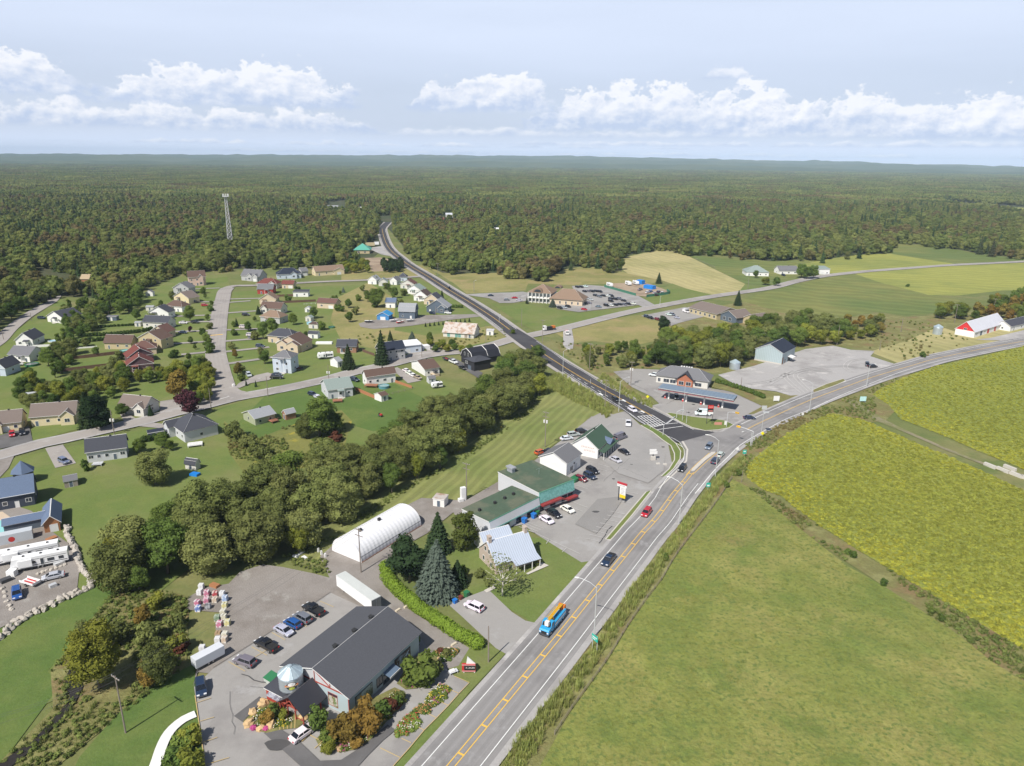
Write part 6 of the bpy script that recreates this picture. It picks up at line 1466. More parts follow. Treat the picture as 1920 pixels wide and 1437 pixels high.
for a in [
 ('suv',(1212,963),rd,'red','bright red car driving towards the viewer on the main road'),
 ('pickup',(1141,1052),rd,'navy','dark pickup truck driving ahead of the blue boom truck on the main road'),
 ('suv',(1279,880),(-30,38),'black','black car on the main road just past the concrete median'),
 ('suv',(1329,839),(-20,26),'bluegrey','blue-grey car entering the road beside the tip of the concrete median'),
 ('hatch',(1351,854),(26,-26),'silver','silver car right of the concrete median, driving away'),
 ('suv',(1341,866),(26,-28),'navy','very dark car right of the concrete median behind the silver one'),
 ('suv',(1186,769.5),(20,12),'white','white car on the new black road before the hatched box'),
 ('hatch',(1154,750),(20,12),'black','black car queuing behind the white one on the new black road'),
 ('pickup',(1178,795),(0,14),'white','white pickup truck driving over the lot behind the restaurant'),
 ('sedan',(1170,848.5),(18,9),'black','black car parked at the restaurant porch, right of the silver one'),
 ('sedan',(1154,863),(18,9),'silver','silver car parked in front of the restaurant'),
 ('suv',(1111,884),(20,10),'black','black car beside the white hall, upper one of the tight pair'),
 ('suv',(1106,894),(20,10),'navy','very dark car beside the white hall, lower one of the tight pair'),
 ('hatch',(1089,899),(18,6),'darkred','dark reddish car between the green container and the black pair'),
 ('sedan',(1064,956),(20,11),'white','white car with dark roof parked at the step of the red canopy'),
 ('suv',(1039,965),(19,11),'black','black car parked between two white cars by the red canopy'),
 ('sedan',(1025,976),(19,11),'white','white car parked nearest the blue bins at the store'),
 ('sedan',(1062,823),(20,-3),'white','white car parked on the lawn side of the restaurant'),
 ('suv',(1075,816),(20,-3),'silver','silver car between the white and the dark one behind the restaurant'),
 ('suv',(1090,810),(20,-3),'black','dark car farthest along behind the restaurant'),
 ('van',(1163,822),(10,-4),'grey','grey van parked at the far end of the restaurant porch'),
 ('hatch',(1013,849),(18,-6),'orange','orange car wreck in the yard behind the white hall'),
 ('suv',(1029,848),(14,-7),'black','black car in the yard behind the white hall beside the orange one'),
 ('suv',(889,1139),(-20,-9),'white','white car on the driveway beside the long hedge'),
 ('pickup',(588,1145),nl,'black','black pickup truck at the upper end of the parked row by the farm shop'),
 ('suv',(567,1160.5),nl,'grey','grey car between the blue car and the uppermost black pickup'),
 ('hatch',(549,1170.5),nl,'blue','bright blue car in the row beside the farm shop'),
 ('sedan',(532,1183.5),(20,11),'silver','silver car below the bright blue one in the row'),
 ('pickup',(500,1212),nl,'black','black pickup truck standing alone below the silver car'),
 ('suv',(459,1242),(-20,-7),'grey','grey car parked left of the grain bin'),
 ('suv',(377,1292),(3,26),'navy','dark car on the left edge of the farm shop car park'),
 ('sedan',(567,1377),(21,-15),'white','white car with black roof beside the striped bay'),
 ('van',(1317,777),(-20,-1),'white','white van parked at the filling station behind the price sign'),
 ('suv',(1268,746),(3,12),'black','dark car refuelling under the left end of the canopy'),
 ('suv',(1226,704),(-10,-1),'white','white car beside the left wall of the station shop'),
 ('sedan',(1405,784.5),(20,0),'navy','dark car leaving the filling station onto the road'),
 ('suv',(1626,684.5),(2,10),'black','left one of two black cars on the gravel lot'),
 ('suv',(1636,688),(10,-1),'black','right one of two black cars on the gravel lot'),
 ('suv',(120,866),(12,6),'bluegrey','blue-grey car on the driveway of the grey bungalow'),
 ('hatch',(23,815),(0,12),'red','red car on the black driveway at the left edge'),
 ('suv',(42,812),(1,12),'black','black car next to the red one on the black driveway'),
 ('suv',(32,1115),(2,22),'blue','dark blue car in the yard beside the row of boulders'),
 ('sedan',(100,1082),(-18,4),'silver','silver car parked below the long white camper'),
 ('hatch',(585.5,740),(10,3),'navy','dark blue car beside the green-roofed grey house'),
 ('suv',(665,713),(12,3),'navy','dark car parked left of the brown-roofed bungalow'),
 ('sedan',(867,690.5),(14,6),'black','black car on the paved court of the barn-shaped house'),
 ('pickup',(850,679.5),(14,6),'white','white pickup truck on the paved court of the barn-shaped house'),
 ('sedan',(519,703),(12,0),'navy','dark car at the foot of the tall pale blue house, upper of two'),
 ('pickup',(519,708.5),(12,0),'black','black pickup truck at the foot of the tall pale blue house'),
 ('suv',(466.6,704),(5,6),'silver','silver car on the curved driveway by the street corner'),
 ('suv',(456.5,614),(14,0),'white','white car on the third driveway of the east side'),
 ('suv',(461,591),(12,0),'black','black car on a driveway beside two small dark trees'),
 ('suv',(470,629),(14,0),'white','white car just above the grey one on the east side'),
 ('sedan',(473,634),(14,1),'grey','grey car just below the white one on the east side'),
 ('suv',(488,650),(14,1),'navy','dark car in front of the charcoal-hipped beige house'),
 ('sedan',(344,606),(12,0),'white','white car next to the leafy tree on the west side'),
 ('suv',(366,605),(12,0),'black','black car right under the leafy tree on the west side'),
 ('sedan',(343,624),(12,0),'navy','dark car on the west driveway beside the small purple tree'),
]: car(*a)
for a in [
 ('suv',(366,567),(12,0),'black','black car on the upper west driveway below the two-tone house'),
 ('suv',(384,573),(10,0),'red','red car near the kerb on the west side'),
 ('sedan',(379,547),(12,0),'white','white car below the large pinkish house'),
 ('suv',(78,597),(10,0),'navy','dark car beside the leftmost white gabled house'),
 ('suv',(840,587.5),(10,1),'white','white car in front of the dark slate house'),
 ('suv',(811,588),(10,1),'navy','dark car in front of the dark slate house'),
 ('suv',(842,541),(14,10),'black','dark car driving on the distant stretch of the new road'),
 ('suv',(1469,516.5),(8,2),'navy','dark car at the white bungalow on the country road'),
 ('sedan',(920,554.5),(10,0),'navy','dark car alone on the small lot left of the town office'),
 ('sedan',(950,562.5),(10,0),'grey','grey car at the right of the small lot left of the office'),
 ('sedan',(965,559),(10,0),'red','red car beside the town office on its left'),
 ('sedan',(973,563.5),(10,1),'silver','silver car below the red one left of the town office'),
 ('sedan',(1095,580.5),(10,2),'red','lone red car on the near part of the office car park'),
 ('sedan',(1122,575.5),(10,1),'bluegrey','lone blue-grey car in the middle of the near bay line'),
 ('sedan',(844,519),(8,6),'black','tiny dark car far along the new road') if False else ('suv',(748,489),(10,8),'grey','grey car far along the new road before its bend'),
]: car(*a[:4],a[4],False)
lot={'black': 'black cars in rows on the office car park','white': 'white cars on the office car park','silver': 'silver cars on the office car park','grey': 'dark grey cars on the office car park'}
LOT=[(490,795),(520,795),(552,790,'white'),(545,828),(575,826,'grey'),(600,828),(630,826),(660,830),(625,858),(655,866,'grey'),(685,860),(718,862,'white'),(745,862),(515,862,'grey'),(562,882,'silver'),(590,889,'silver'),
       (740,883),(742,901),(775,886),(806,884,'grey'),(838,897),(522,922,'silver'),(550,919),(577,915,'grey'),(360,952),(392,948,'silver'),(420,942),(708,933),(742,932,'white'),(775,928),(808,925),(841,925,'grey'),(873,922),(910,920,'white')]
for t in LOT:
    c=t[2] if len(t) > 2 else 'black'; car(rs.choice(('sedan','suv','hatch')),(960+t[0]/4,340+t[1]/4),(7,1.5),c,{'black': 'black car among the office lot rows','white': 'white car on the office lot','silver': 'silver car on the office lot','grey': 'dark grey car on the office lot'}[c],False,lot[c])
for (x,y,c,k,lb) in [(1010,1017,'navy','suv','dark car at the left end of the care home lot'),(1040,1027,'black','suv','black car second from left on the care home lot'),(1090,1036,'darkred','hatch','dark red car on the care home lot behind the pine'),(1175,1001,'white','sedan','white car in the upper row of the care home lot'),
                          (1203,1002,'grey','suv','grey car right of the white one on the care home lot'),(1235,1025,'silver','sedan','silver car nearest the trees on the care home lot'),(1305,981,'white','van','white van at the corner of the care home')]:
    car(k,(960+x/4,340+y/4),(7,2),c,lb,False)
for (x,y,c,k,lb) in [(1015,835,'white','suv','white vehicle at the left of the fenced compound'),(1040,828,'blue','sedan','blue vehicle beside the blue tarpaulin in the compound'),(1070,840,'silver','sedan','silver vehicle in the middle of the compound row'),(1100,832,'navy','suv','dark vehicle in the compound, upper right'),(1128,840,'white','suv','white vehicle at the right corner of the compound'),(1085,856,'black','hatch','black vehicle at the green fence of the compound'),(960,815,'grey','pickup','grey pickup left in the compound')]:
    car(k,(960+x/4,340+y/4),(8,-2),c,lb,False)
# junk cars by the chocolate-roofed house and others
for i,(x,y) in enumerate(((762,696),(768,700.5),(775,705),(783,708.5))):
    car('sedan',(x,y),(10,4),'white' if i != 3 else 'tan','old white car in the junk row' if i != 3 else 'old tan car at the lower end of the junk car row',True,'junk cars' if i != 3 else None)
car('sedan',(596,746),(10,6),'white','old white car covered up left of the green-roofed house'); car('hatch',(34,684),(12,-1),'white','white car behind the long low white house at the left edge')

# --- trucks and trailers
def wheels_at(o,pts,r=.5,w=.3):
    for (x,y) in pts:
        mb=MB(); n=16
        for (rr,y0,y1,mi) in ((r,y - w/2,y+w/2,0),(r*.55,y - w/2 - .02,y+w/2+.02,1)):
            o_=len(mb.v)
            for yy in (y0,y1):
                for k in range(n): mb.v.append((x+rr*math.cos(6.2832*k/n),yy,r+rr*math.sin(6.2832*k/n)))
            for k in range(n): mb.f.append((o_+k,o_+(k+1) % n,o_+n+(k+1) % n,o_+n+k)); mb.m.append(mi)
            mb.f.append(tuple(o_+n+k for k in range(n))); mb.m.append(mi); mb.f.append(tuple(o_+k for k in reversed(range(n)))); mb.m.append(mi)
        mb.build('wheel',[tyre,rim],o)
def at_px(name,px,d,label,cat,zc=0.0,group=None):
    p=G(px[0],px[1],zc); q_=G(px[0]+d[0],px[1]+d[1],zc); return empty(name,(p.x,p.y,ZR),heading(p,q_),label,cat,group)
bt=at_px('boom_truck',(1037,1167),(-34,42),'sky blue utility truck carrying a folded yellow boom, driving towards the viewer','truck',1.2)
tb=mat('truck_blue',(.03,.32,.62),.4,var=.06)
b=MB(); b.prism([(1.9,.7),(4.6,.7),(4.65,1.5),(4.35,1.75),(3.35,1.95),(2.95,2.85),(1.9,2.9)],-1.15,1.15); b.build('cab',tb,bt)
b=MB(); b.hexa([(2.95,-1.02,2.0),(3.45,-1.02,2.0),(3.45,1.02,2.0),(2.95,1.02,2.0),(2.85,-.95,2.75),(3.06,-.95,2.75),(3.06,.95,2.75),(2.85,.95,2.75)]); b.box(2.1,2.8,-1.17,1.17,1.95,2.65); b.build('windows',carglass,bt)
box_part(bt,'grille',darkplast,(4.655,4.70,-.65,.65,.85,1.45)); box_part(bt,'bumper',trimdark,(4.5,4.85,-1.2,1.2,.45,.78))
for s in (-1,1): box_part(bt,'headlight',lampm,(4.655,4.72,s*.92 - .18,s*.92+.18,1.0,1.3))
box_part(bt,'service_body',tb,(-4.2,1.75,-1.25,-.75,.8,2.2),(-4.2,1.75,.75,1.25,.8,2.2),(-4.2,1.75,-.75,.75,.8,1.3)); box_part(bt,'chassis',darkplast,(-4.6,4.4,-.45,.45,.5,.79))
box_part(bt,'stripe',trim,(-4.1,1.6,1.253,1.27,1.4,1.75),(-4.1,1.6,-1.27,-1.253,1.4,1.75))
b=MB(); b.tube([(.8,0,1.3),(.8,0,2.6)],.45,10); b.build('turret',yel_m,bt)
b=MB(); b.tube([(-4.4,.15,3.0),(3.6,.15,3.05)],.22,4); b.tube([(-4.2,-.35,2.75),(2.2,-.35,2.75)],.26,4); b.build('boom',yel_m,bt)
b=MB(); b.tube([(-4.5,.1,2.6),(-4.7,.1,1.6)],.35,6); b.box(-5.0,-4.2,-.8,.8,1.4,2.7); b.build('auger',orange_m,bt)
box_part(bt,'bucket',trim,(3.3,4.1,-.15,.75,2.5,3.5)); b=MB()
for i in range(12): b.box(-3.8+i*.4,-3.72+i*.4,-1.2,-.8,2.25,2.32)
b.box(-3.9,1,-1.22,-1.16,2.2,2.35); b.box(-3.9,1,-.84,-.78,2.2,2.35); b.build('ladder',yel_m,bt)
wheels_at(bt,[(3.4,-1.0),(3.4,1.0),(-1.8,-1.0),(-1.8,1.0),(-3.1,-1.0),(-3.1,1.0)],.52)
p0,p1=G(632,1106,0),G(703,1159,0)
st=empty('semi_trailer',p0,heading(p0,p1),'long white semi-trailer parked at the back corner of the farm shop','trailer'); Ls=14.6
trw=mat('trailer_white',(.80,.80,.80),.5,var=.04,vs=.4); b=MB(); b.box(0,Ls,-.0,2.6,1.1,4.0); b.build('cargo_box',trw,st); b=MB(); b.box(-.02,Ls+.02,-.02,2.62,4.003,4.05)
for i in range(24): b.box(i*Ls/24,i*Ls/24+.04,0,2.6,4.05,4.065)
b.build('roof',mat('trailer_roof',(.56,.58,.56),.5,var=.1,vs=.6),st); b=MB(); b.box(Ls+.003,Ls+.04,.05,1.27,1.2,3.9); b.box(Ls+.003,Ls+.04,1.33,2.55,1.2,3.9); b.build('rear_door',mat('trailer_doors',(.16,.17,.17),.6,var=.2),st); box_part(st,'landing_gear',trimdark,(2.2,2.4,.4,.6,0,1.1),(2.2,2.4,2.0,2.2,0,1.1)); wheels_at(st,[(Ls - 2.6,.2),(Ls - 1.3,.2),(Ls - 2.6,2.4),(Ls - 1.3,2.4)],.5)
def box_trailer(px,d,L,w,h,m,label,name='trailer',cat='trailer',zf=.7,zc=0.0,stripes=None,vents=3,nose=True,slide=True):
    o=at_px(name,px,d,label,cat,zc); b=MB(); pr=[(-L/2,zf),(L/2 - .1,zf),(L/2,zf+.9),(L/2 - (.5 if nose else 0),zf+h),(-L/2,zf+h)]; b.prism(pr,-w/2,w/2); b.build('body',m,o)
    b=MB()
    for i in range(vents): x=-L*.35+i*L*.3; b.box(x,x+.45,-.25,.25,zf+h+.003,zf+h+.22)
    b.build('roof_vent',vent_m,o)
    if slide: window(o,-L*.2,-w/2,zf+.9,1.2,.6,'f',fm=trimdark); window(o,L*.2,-w/2,zf+.9,.9,.6,'f',fm=trimdark); window(o,0,-w/2,zf+.2,.7,1.7,'f','door'); [window(o,L*u,w/2,zf+.9,ww,.6,'b',fm=trimdark) for u,ww in ((-.38,.9),(-.2,1.3),(.1,.8),(.3,1.2))]; window(o,-.05*L,w/2,zf+.2,.7,1.7,'b','door'); box_part(o,'slide_out',m,(L*.12,L*.36,w/2+.004,w/2+.55,zf+.5,zf+h - .4)); box_part(o,'underskirt',trimdark,(-L/2+.2,L/2 - .6,-w/2+.1,w/2 - .1,.35,zf - .004))
    if stripes: box_part(o,'stripe',stripes,(-L/2+.2,L/2 - .4,w/2+.004,w/2+.015,zf+.3,zf+.5),(-L/2+.2,L*.1,w/2+.004,w/2+.015,zf+1.9,zf+2.0),(-L/2+.2,L/2 - .4,-w/2 - .015,-w/2 - .004,zf+.3,zf+.55))
    wheels_at(o,[(-.5,-w/2+.15),(.45,-w/2+.15),(-.5,w/2 - .15),(.45,w/2 - .15)],.36,.22)
    b=MB(); b.tube([(L/2 - .1,-.5,zf),(L/2+1.0,0,zf - .1),(L/2 - .1,.5,zf)],.05,5); b.build('hitch',trimdark,o); return o
box_trailer((52,1042),(-50,10),14.0,2.5,2.7,trw,'long flat-roofed white camper just below the grey container','camper','camper',zc=1.2,stripes=trimdark)
box_trailer((76,1055),(-50,10),12.4,2.5,2.7,trw,'white camper with dark graphics and slide-outs, nearest the boulder wall','camper','camper',zc=1.2,stripes=trimdark)
box_trailer((391,1236),(28,-15),6.2,2.1,2.0,mat('trailer_greywhite',(.62,.64,.68),.5,var=.06),'small white box trailer on timber at the left edge of the car park',zf=.6,zc=1.0,vents=0,nose=False,slide=False)
box_trailer((610,669),(-24,2),8.0,2.4,2.4,trw,'white camper parked on the grass left of the pointed shed','camper','camper',zc=1.2)
box_trailer((819,724),(-16,2),5.0,2.2,1.9,trw,'rounded white camper on the lawn beside the little grey shed','camper','camper',zf=.5,zc=1,vents=1)
box_trailer((693,461),(-14,0),12,2.6,3.6,siding('tan'),'long tan container on the lot beside the turquoise roof','container','container',zc=1,vents=0,nose=False,slide=False)
box_trailer((706,459),(-10,0),6,2.6,3.2,trw,'short white trailer right of the tan container',zc=1,vents=0,slide=False)
for px,lb in (((1143,536),'white camper at the left corner of the fenced compound'),((1178,533),'white camper in the middle of the fenced compound'),((1192,532),'white camper beside the blue tarpaulin in the compound')): box_trailer(px,(9,3),7,2.4,2.5,trw,lb,'camper','camper',zc=1.2,vents=1)
a,h,L,D=place_frame((-22,1030),(63,1012),None,2.6)
o=empty('container',a,h,'grey-white shipping container with a round red emblem beside the pool','container'); box_part(o,'container_box',mat('container_grey',(.50,.53,.56),.5,var=.08),(0,L,0,D,0,2.9)); b=MB(); b.v+= [(L*.53+.75*math.cos(k*.314),-.02,1.4+.75*math.sin(k*.314)) for k in range(20)]; b.f.append(tuple(range(20))); b.m.append(0); b.build('round_emblem',red_m,o)
# open red and white trailer, boats, tractor, truck on the country road
def open_trailer(px,d,L,w,m,label):
    o=at_px('utility_trailer',px,d,label,'trailer',.5); box_part(o,'tray',m,(-L/2,L/2,-w/2,w/2,.5,.6)); box_part(o,'side_board',m,(-L/2,L/2,-w/2 - .06,-w/2,.5,1.1),(-L/2,L/2,w/2,w/2+.06,.5,1.1),(-L/2 - .06,-L/2,-w/2,w/2,.5,1.1)); box_part(o,'load',red_m,(-L*.3,L*.35,-w*.35,-w*.2,.603,.8),(-L*.35,L*.3,w*.1,w*.25,.603,.8)); wheels_at(o,[(0,-w/2 - .2),(0,w/2+.2)],.33,.2); return o
open_trailer((57,1094),(-20,-6),4.6,2.0,trw,'open white trailer with red rails beside the silver car')
open_trailer((560,693),(12,1),4.0,1.9,trimdark,'dark open trailer right of the tall pale blue house'); open_trailer((836,674.5),(12,5),4.0,1.9,trimdark,'dark open trailer behind the white pickup on the paved court')
def boat(px,d,m,label,L=5.5):
    o=at_px('boat',px,d,label,'boat',.8); b=MB(); sec=[(-L/2,.85,.5),(-L*.1,1.0,.5),(L*.25,.8,.55),(L/2,.05,.8)]
    for (x,w,z) in sec: b.v+= [(x,-w,1.35),(x,-w*.5,z),(x,w*.5,z),(x,w,1.35)]
    for i in range(3):
        for k in range(3): q_=i*4+k; b.f.append((q_,q_+4,q_+5,q_+1)); b.m.append(0)
        b.f.append((i*4,i*4+3,i*4+7,i*4+4)); b.m.append(1)
    b.f.append((0,1,2,3)); b.m.append(0); b.build('hull',[m,trim],o); box_part(o,'windscreen',carglass,(.1,.3,-.7,.7,1.353,1.75)); box_part(o,'trailer_frame',trimdark,(-L/2,L/2+1,-.06,.06,.35,.45)); wheels_at(o,[(-.6,-.95),(-.6,.95)],.3,.18); return o
boat((692,604),(12,0),mat('boat_dark',(.04,.04,.05),.3),'dark covered boat left of the bright blue garage'); boat((739,602),(12,-1),trw,'white boat right of the bright blue garage'); boat((751,605),(12,-2),mat('boat_red',(.45,.03,.03),.3),'white boat with red side in front of the slate barn garage'); boat((770,602),(12,-1),mat('boat_grey',(.4,.42,.45),.3),'grey boat at the right of the boat row')
# work truck and tow truck by the country road
o=at_px('work_truck',(1030,617),(16,-2),'dark truck with orange rear and white cab on the country road','truck',1.2); box_part(o,'cab',trim,(-4.4,-2.6,-1.1,1.1,.6,3.1)); box_part(o,'flatbed',darkplast,(-2.4,4,-1.15,1.15,.8,1.3)); box_part(o,'load',blackm,(-2,1.8,-.9,.9,1.303,2.3)); box_part(o,'orange_machine',orange_m,(1.9,3.9,-.9,.9,1.303,2.6)); box_part(o,'windscreen',carglass,(-4.43,-4.403,-.9,.9,1.9,2.8)); wheels_at(o,[(-3.6,-1),(-3.6,1),(2.2,-1),(2.2,1),(3.2,-1),(3.2,1)],.5)
o=at_px('tow_truck',(1063,624.5),(3,8),'white truck with a red load turning into the gravel track','truck',1.2); box_part(o,'cab',trim,(1,3.2,-1.1,1.1,.6,2.6)); box_part(o,'flatbed',trim,(-3.2,.9,-1.15,1.15,.8,1.1)); box_part(o,'load',red_m,(-2.8,.5,-.9,.9,1.103,2.0)); box_part(o,'windscreen',carglass,(3.203,3.23,-.95,.95,1.7,2.4)); wheels_at(o,[(2.2,-1),(2.2,1),(-2,-1),(-2,1)],.45)
o=at_px('lawn_tractor',(713,780),(8,3),'small red and grey garden tractor alone on the dark lawn','tractor',.5); box_part(o,'bonnet',red_m,(0,1.1,-.35,.35,.5,1.05)); box_part(o,'seat',blackm,(-.7,-.2,-.3,.3,.7,1.2)); box_part(o,'deck',trimdark,(-.8,.4,-.6,.6,.25,.45)); wheels_at(o,[(.8,-.4),(.8,.4),(-.6,-.5),(-.6,.5)],.3,.2)
# ---------------------------------------------------------------- trees one by one
def th(base,ty):
    p=G(*base); lo,hi=0.5,95.0
    for _ in range(30):
        m=(lo+hi)/2
        if to_px((p.x,p.y,m))[1] > ty: lo=m
        else: hi=m
    return lo
def T(key,bx,by,ty,label,group=None,wk=1.0): return tree(key,G(bx,by),th((bx,by),ty),label,group,wk)
LB='trees of the dense belt behind the greenhouse'
scatter_trees([(226,1104),(330,1098),(440,1072),(520,1048),(590,1020),(660,968),(740,918),(800,888),(870,848),(930,800),(975,765),(1000,738),(1012,700),(1005,682),(958,700),(922,748),(860,785),(780,820),(700,855),(620,890),(520,930),(420,965),(320,1010),(245,1065)],
              7.8,['willow','willow','willow','willow','green'],10.5,14.5,{'willow': 'bushy olive willow in the long belt','green': 'brighter green tree in the long belt'},{'willow': 'olive willows of the belt','green': 'green trees of the belt'},1.12,seed=5)
for x,y,t in ((560,1040,985),(735,925,870),(782,898,850),(825,880,835),(860,850,805),(990,760,722),(1010,742,700)): T('green' if x % 2 else 'yellow',x,y,t,'small bright tree on the lawn edge','bright trees on the belt edge',.8)
T('golden',222,1082,1010,'golden tree at the lower left end of the willow belt',None,1.0); T('green',240,1102,1050,'green tree at the lowest left corner of the belt'); T('green',262,1110,1060,'green tree beside the shaded clearing at the belt end')
T('blue',820,1113,1012,'big blue-grey spruce beside the long hedge',None,1.12); T('pine',768,1092,1008,'round dark pine left of the blue-grey spruce',None,1.25); T('spruce',822,1035,960,'pointed dark spruce behind the blue-grey one',None,1.25)
T('cedar',874,1030,953,'egg-shaped golden-green cedar at the corner of the store',None,1.2); T('birch',942,1118,1052,'half-bare birch with white limbs in front of the stone cottage',None,1.3); T('spruce',858,1098,1050,'dark shrubby conifer right of the blue-grey spruce',None,1.5)
T('bush',866,1076,1060,'green shrub at the stone cottage garden',None); T('olivebush',900,1085,1068,'olive shrub under the stone gable'); T('olivebush',916,1098,1078,'olive shrub beside the cottage path'); T('olivebush',1005,1062,1050,'orange-tipped shrub at the cottage porch corner')
T('willow',291,908,846,'wide pale tree standing alone on the lawn near the blue tarp',None,1.15); T('green',263,850,822,'round green tree right of the grey bungalow'); T('pine',182,806,742,'massive dark conifer beside the street left of the small bungalow',None,1.1); T('spruce',166,802,735,'dark conifer close behind the massive one'); T('pine',196,800,752,'dark conifer right of the massive one',None,1.0)
T('green',232,782,757,'low green tree in front of the small bungalow',None,1.2); T('purple',356,783,731,'purple-leaved tree at the street beside the L-shaped grey house',None,1.05); T('autumn',334,750,694,'brown-olive tree left of the yellow bushes',None,1.05); T('spruce',283,781,758,'narrow dark conifer right of the small bungalow')
T('green',305,842,812,'green tree by the dark carport'); T('green',320,846,825,'smaller green tree between the carport and the L-shaped house')
scatter_trees([(300,708),(372,692),(398,712),(402,752),(372,762),(352,722),(300,722),(236,718)],4.6,['yellow','yellow','green'],5,7.5,{'yellow': 'yellow-green bushy tree of the corner clump','green': 'green bushy tree of the corner clump'},{'yellow': 'yellow clump trees','green': 'green clump trees'},seed=8)
scatter_trees([(30,757),(60,725),(105,738),(170,712),(240,708),(240,738),(200,752),(130,770),(60,775)],5.2,['willow','green','yellow','green'],5,9,{'willow': 'olive tree behind the cream ranch house','green': 'green tree behind the cream ranch house','yellow': 'yellowish tree behind the cream ranch house'},{'willow': 'olive strip trees','green': 'green strip trees','yellow': 'yellow strip trees'},seed=9)
scatter_trees([(121,590),(160,570),(198,575),(196,610),(150,640),(132,690),(100,712),(82,700),(112,650),(125,620)],6.0,['willow','green','tall','green'],5,9.5,{'willow': 'olive tree west of the estate','green': 'round green tree west of the estate','tall': 'slender tree west of the estate'},{'willow': 'olive band trees','green': 'green band trees','tall': 'slender band trees'},seed=10)
scatter_trees([(185,590),(200,562),(262,552),(266,580),(225,592)],6.0,['tall','tall','green'],8,12,{'tall': 'slender poplar-like tree at the estate meadow','green': 'green tree at the estate meadow'},{'tall': 'slender meadow trees','green': 'green meadow trees'},seed=11)
scatter_trees([(-60,640),(0,560),(90,545),(98,556),(60,578),(0,612),(-60,660)],7.5,['green','willow'],8,13,{'green': 'dark green tree massed left of the back street','willow': 'pale green tree massed left of the back street'},{'green': 'green back street trees','willow': 'pale back street trees'},seed=12)
# estate garden trees
for (k,x,y,t,lb,wk) in [('green',357,604,573,'leafy green tree over two parked cars on the west side',.9),('purple',357,624,611,'small purple tree on the west side',.8),('green',358,646,631,'small round tree on a west verge',.9),('green',366,656,645,'dark little tree above a west driveway',.9),('bush',387,640,625,'shrub near the yellow road bar, west side',1),
   ('bush',328,671,654,'wide green shrub in front of the mustard house',1.2),('green',355,676,662,'green tree below the wide shrub',1),('green',375,684,668,'green tree near the kerb above the yellow clump',1),('green',494,636,603,'tall leafy tree left of the charcoal-hipped house',.9),('green',512,624,596,'broad leafy tree beside the grey-beige house',1.1),
   ('spruce',485,590,573,'dark tree left of the dark brown roof',1.3),('spruce',444,612,596,'dark little conifer by the east kerb',1.0),('bush',439,630,617,'shrub at the east kerb by the yellow bar',1),('olivebush',434,655,641,'olive shrub on the east verge',1),('autumn',441,673,655,'thin brownish tree on the east verge',.8),('autumn',446,705,680,'thin orange tree near the street corner',.9),
   ('bush',455,715,702,'green shrub at the corner driveway',1),('spruce',462,724,712,'small conifer left of its twin at the street corner',.8),('spruce',480,726,713,'small conifer right of its twin at the street corner',.8),('green',550,610,587,'round tree in the yard behind the east row',.9),('green',588,598,575,'round tree beside the tiny white sheds',.9),
   ('spruce',654,693,645,'tall dark spruce behind the pointed white shed',1.15),('spruce',716,684,619,'tall slim spruce in front of the dark-roofed house',.9),('blue',773,646,621,'pale blue spruce in the meadow behind the workshop',1.3),('spruce',732,640,619,'dark tree in the meadow left of the pale spruce',1.1),('green',806,648,622,'green tree right of the pale blue spruce',.7),
   ('green',708,577,541,'broad leafy tree behind the white outbuilding',1.1),('green',690,566,545,'leafy tree left of the broad one',1),('bush',633,584,571,'shrub beside the large beige garage',1.2),('bush',641,585,574,'second shrub beside the large beige garage',1.1),('blue',644,549,538,'blue-green trampoline-side shrub in the meadow',1),('spruce',755,504,486,'small dark spruce at the road above the estate',.9),
   ('spruce',829,563,543,'dark spruce beside the charcoal-roofed house by the road',.9),('green',740,560,538,'leafy tree amid the houses by the cross street',.8),('tall',728,548,530,'thin tree amid the houses by the cross street',.8),('spruce',1383,573,544,'dark spruce behind the care home',1.1),('spruce',1235,532,511,'lone conifer at the edge of the straw field',1.2),('pine',1243,626,592,'bright green pine left of the care home lot',1.0),
   ('green',1190,674,637,'round dark tree right of the gravel track',.9),('green',962,628,617,'small yellow-green tree at the corner of the roads',1),('spruce',988,570,557,'dark shrub left of the town office',1.0),('blue',1036,576,560,'blue-green spruce clump in front of the town office',1.4),('green',1416,521,507,'round tree before the tall-roofed farmhouse',1.1),('yellow',1435,535,520,'pale yellow tree at the country road',1.2),('green',1455,537,519,'dark tree at the bungalow drive',1.0),
   ('green',1502,522,495,'tree right of the country bungalow',1),('green',1513,524,500,'second tree right of the country bungalow',1),('green',1524,523,497,'third tree right of the country bungalow',1),('bush',1331,481,470,'shrub on the edge of the straw field',1.3),('bush',1702,538,532,'shrub on the ditch between two far fields',1.3),
   ('green',600,818,745,'big grey-green tree behind the green-roofed house',1.1),('green',628,812,772,'dark green shrubby tree right of the big grey-green one',1.1),('rustbush',630,828,812,'rust-coloured shrub beside the dark lawn',1.6),('willow',575,822,775,'olive tree left of the big grey-green one',.9),('green',560,800,787,'small tree by the reddish shed',1),
   ('golden',188,1290,1180,'golden tree throwing a dark shadow at lower left',1.0),('willow',170,1225,1168,'grey shrubby tree behind the golden one',1.0),('olivebush',203,1215,1175,'grey-olive shrub right of the golden tree',1.2),('willow',300,1282,1205,'olive tree beside the red shrub at lower left',.8),('autumn',278,1290,1240,'orange-tinged small tree on the shadow edge',1),('rustbush',338,1222,1198,'deep red shrub by the gravel yard',1.3),
   ('green',1265,700,690,'low shrub before the station hedge',1) if False else ('bush',776,1216,1188,'green shrub at the far corner of the farm shop',.8),('spruce',85,909,880,'tiny dark conifer in the lawn row',.6) if False else ('bush',160,884,862,'dark upright shrub by the deck of the grey bungalow',.7)]: T(k,x,y,t,lb,None,wk)
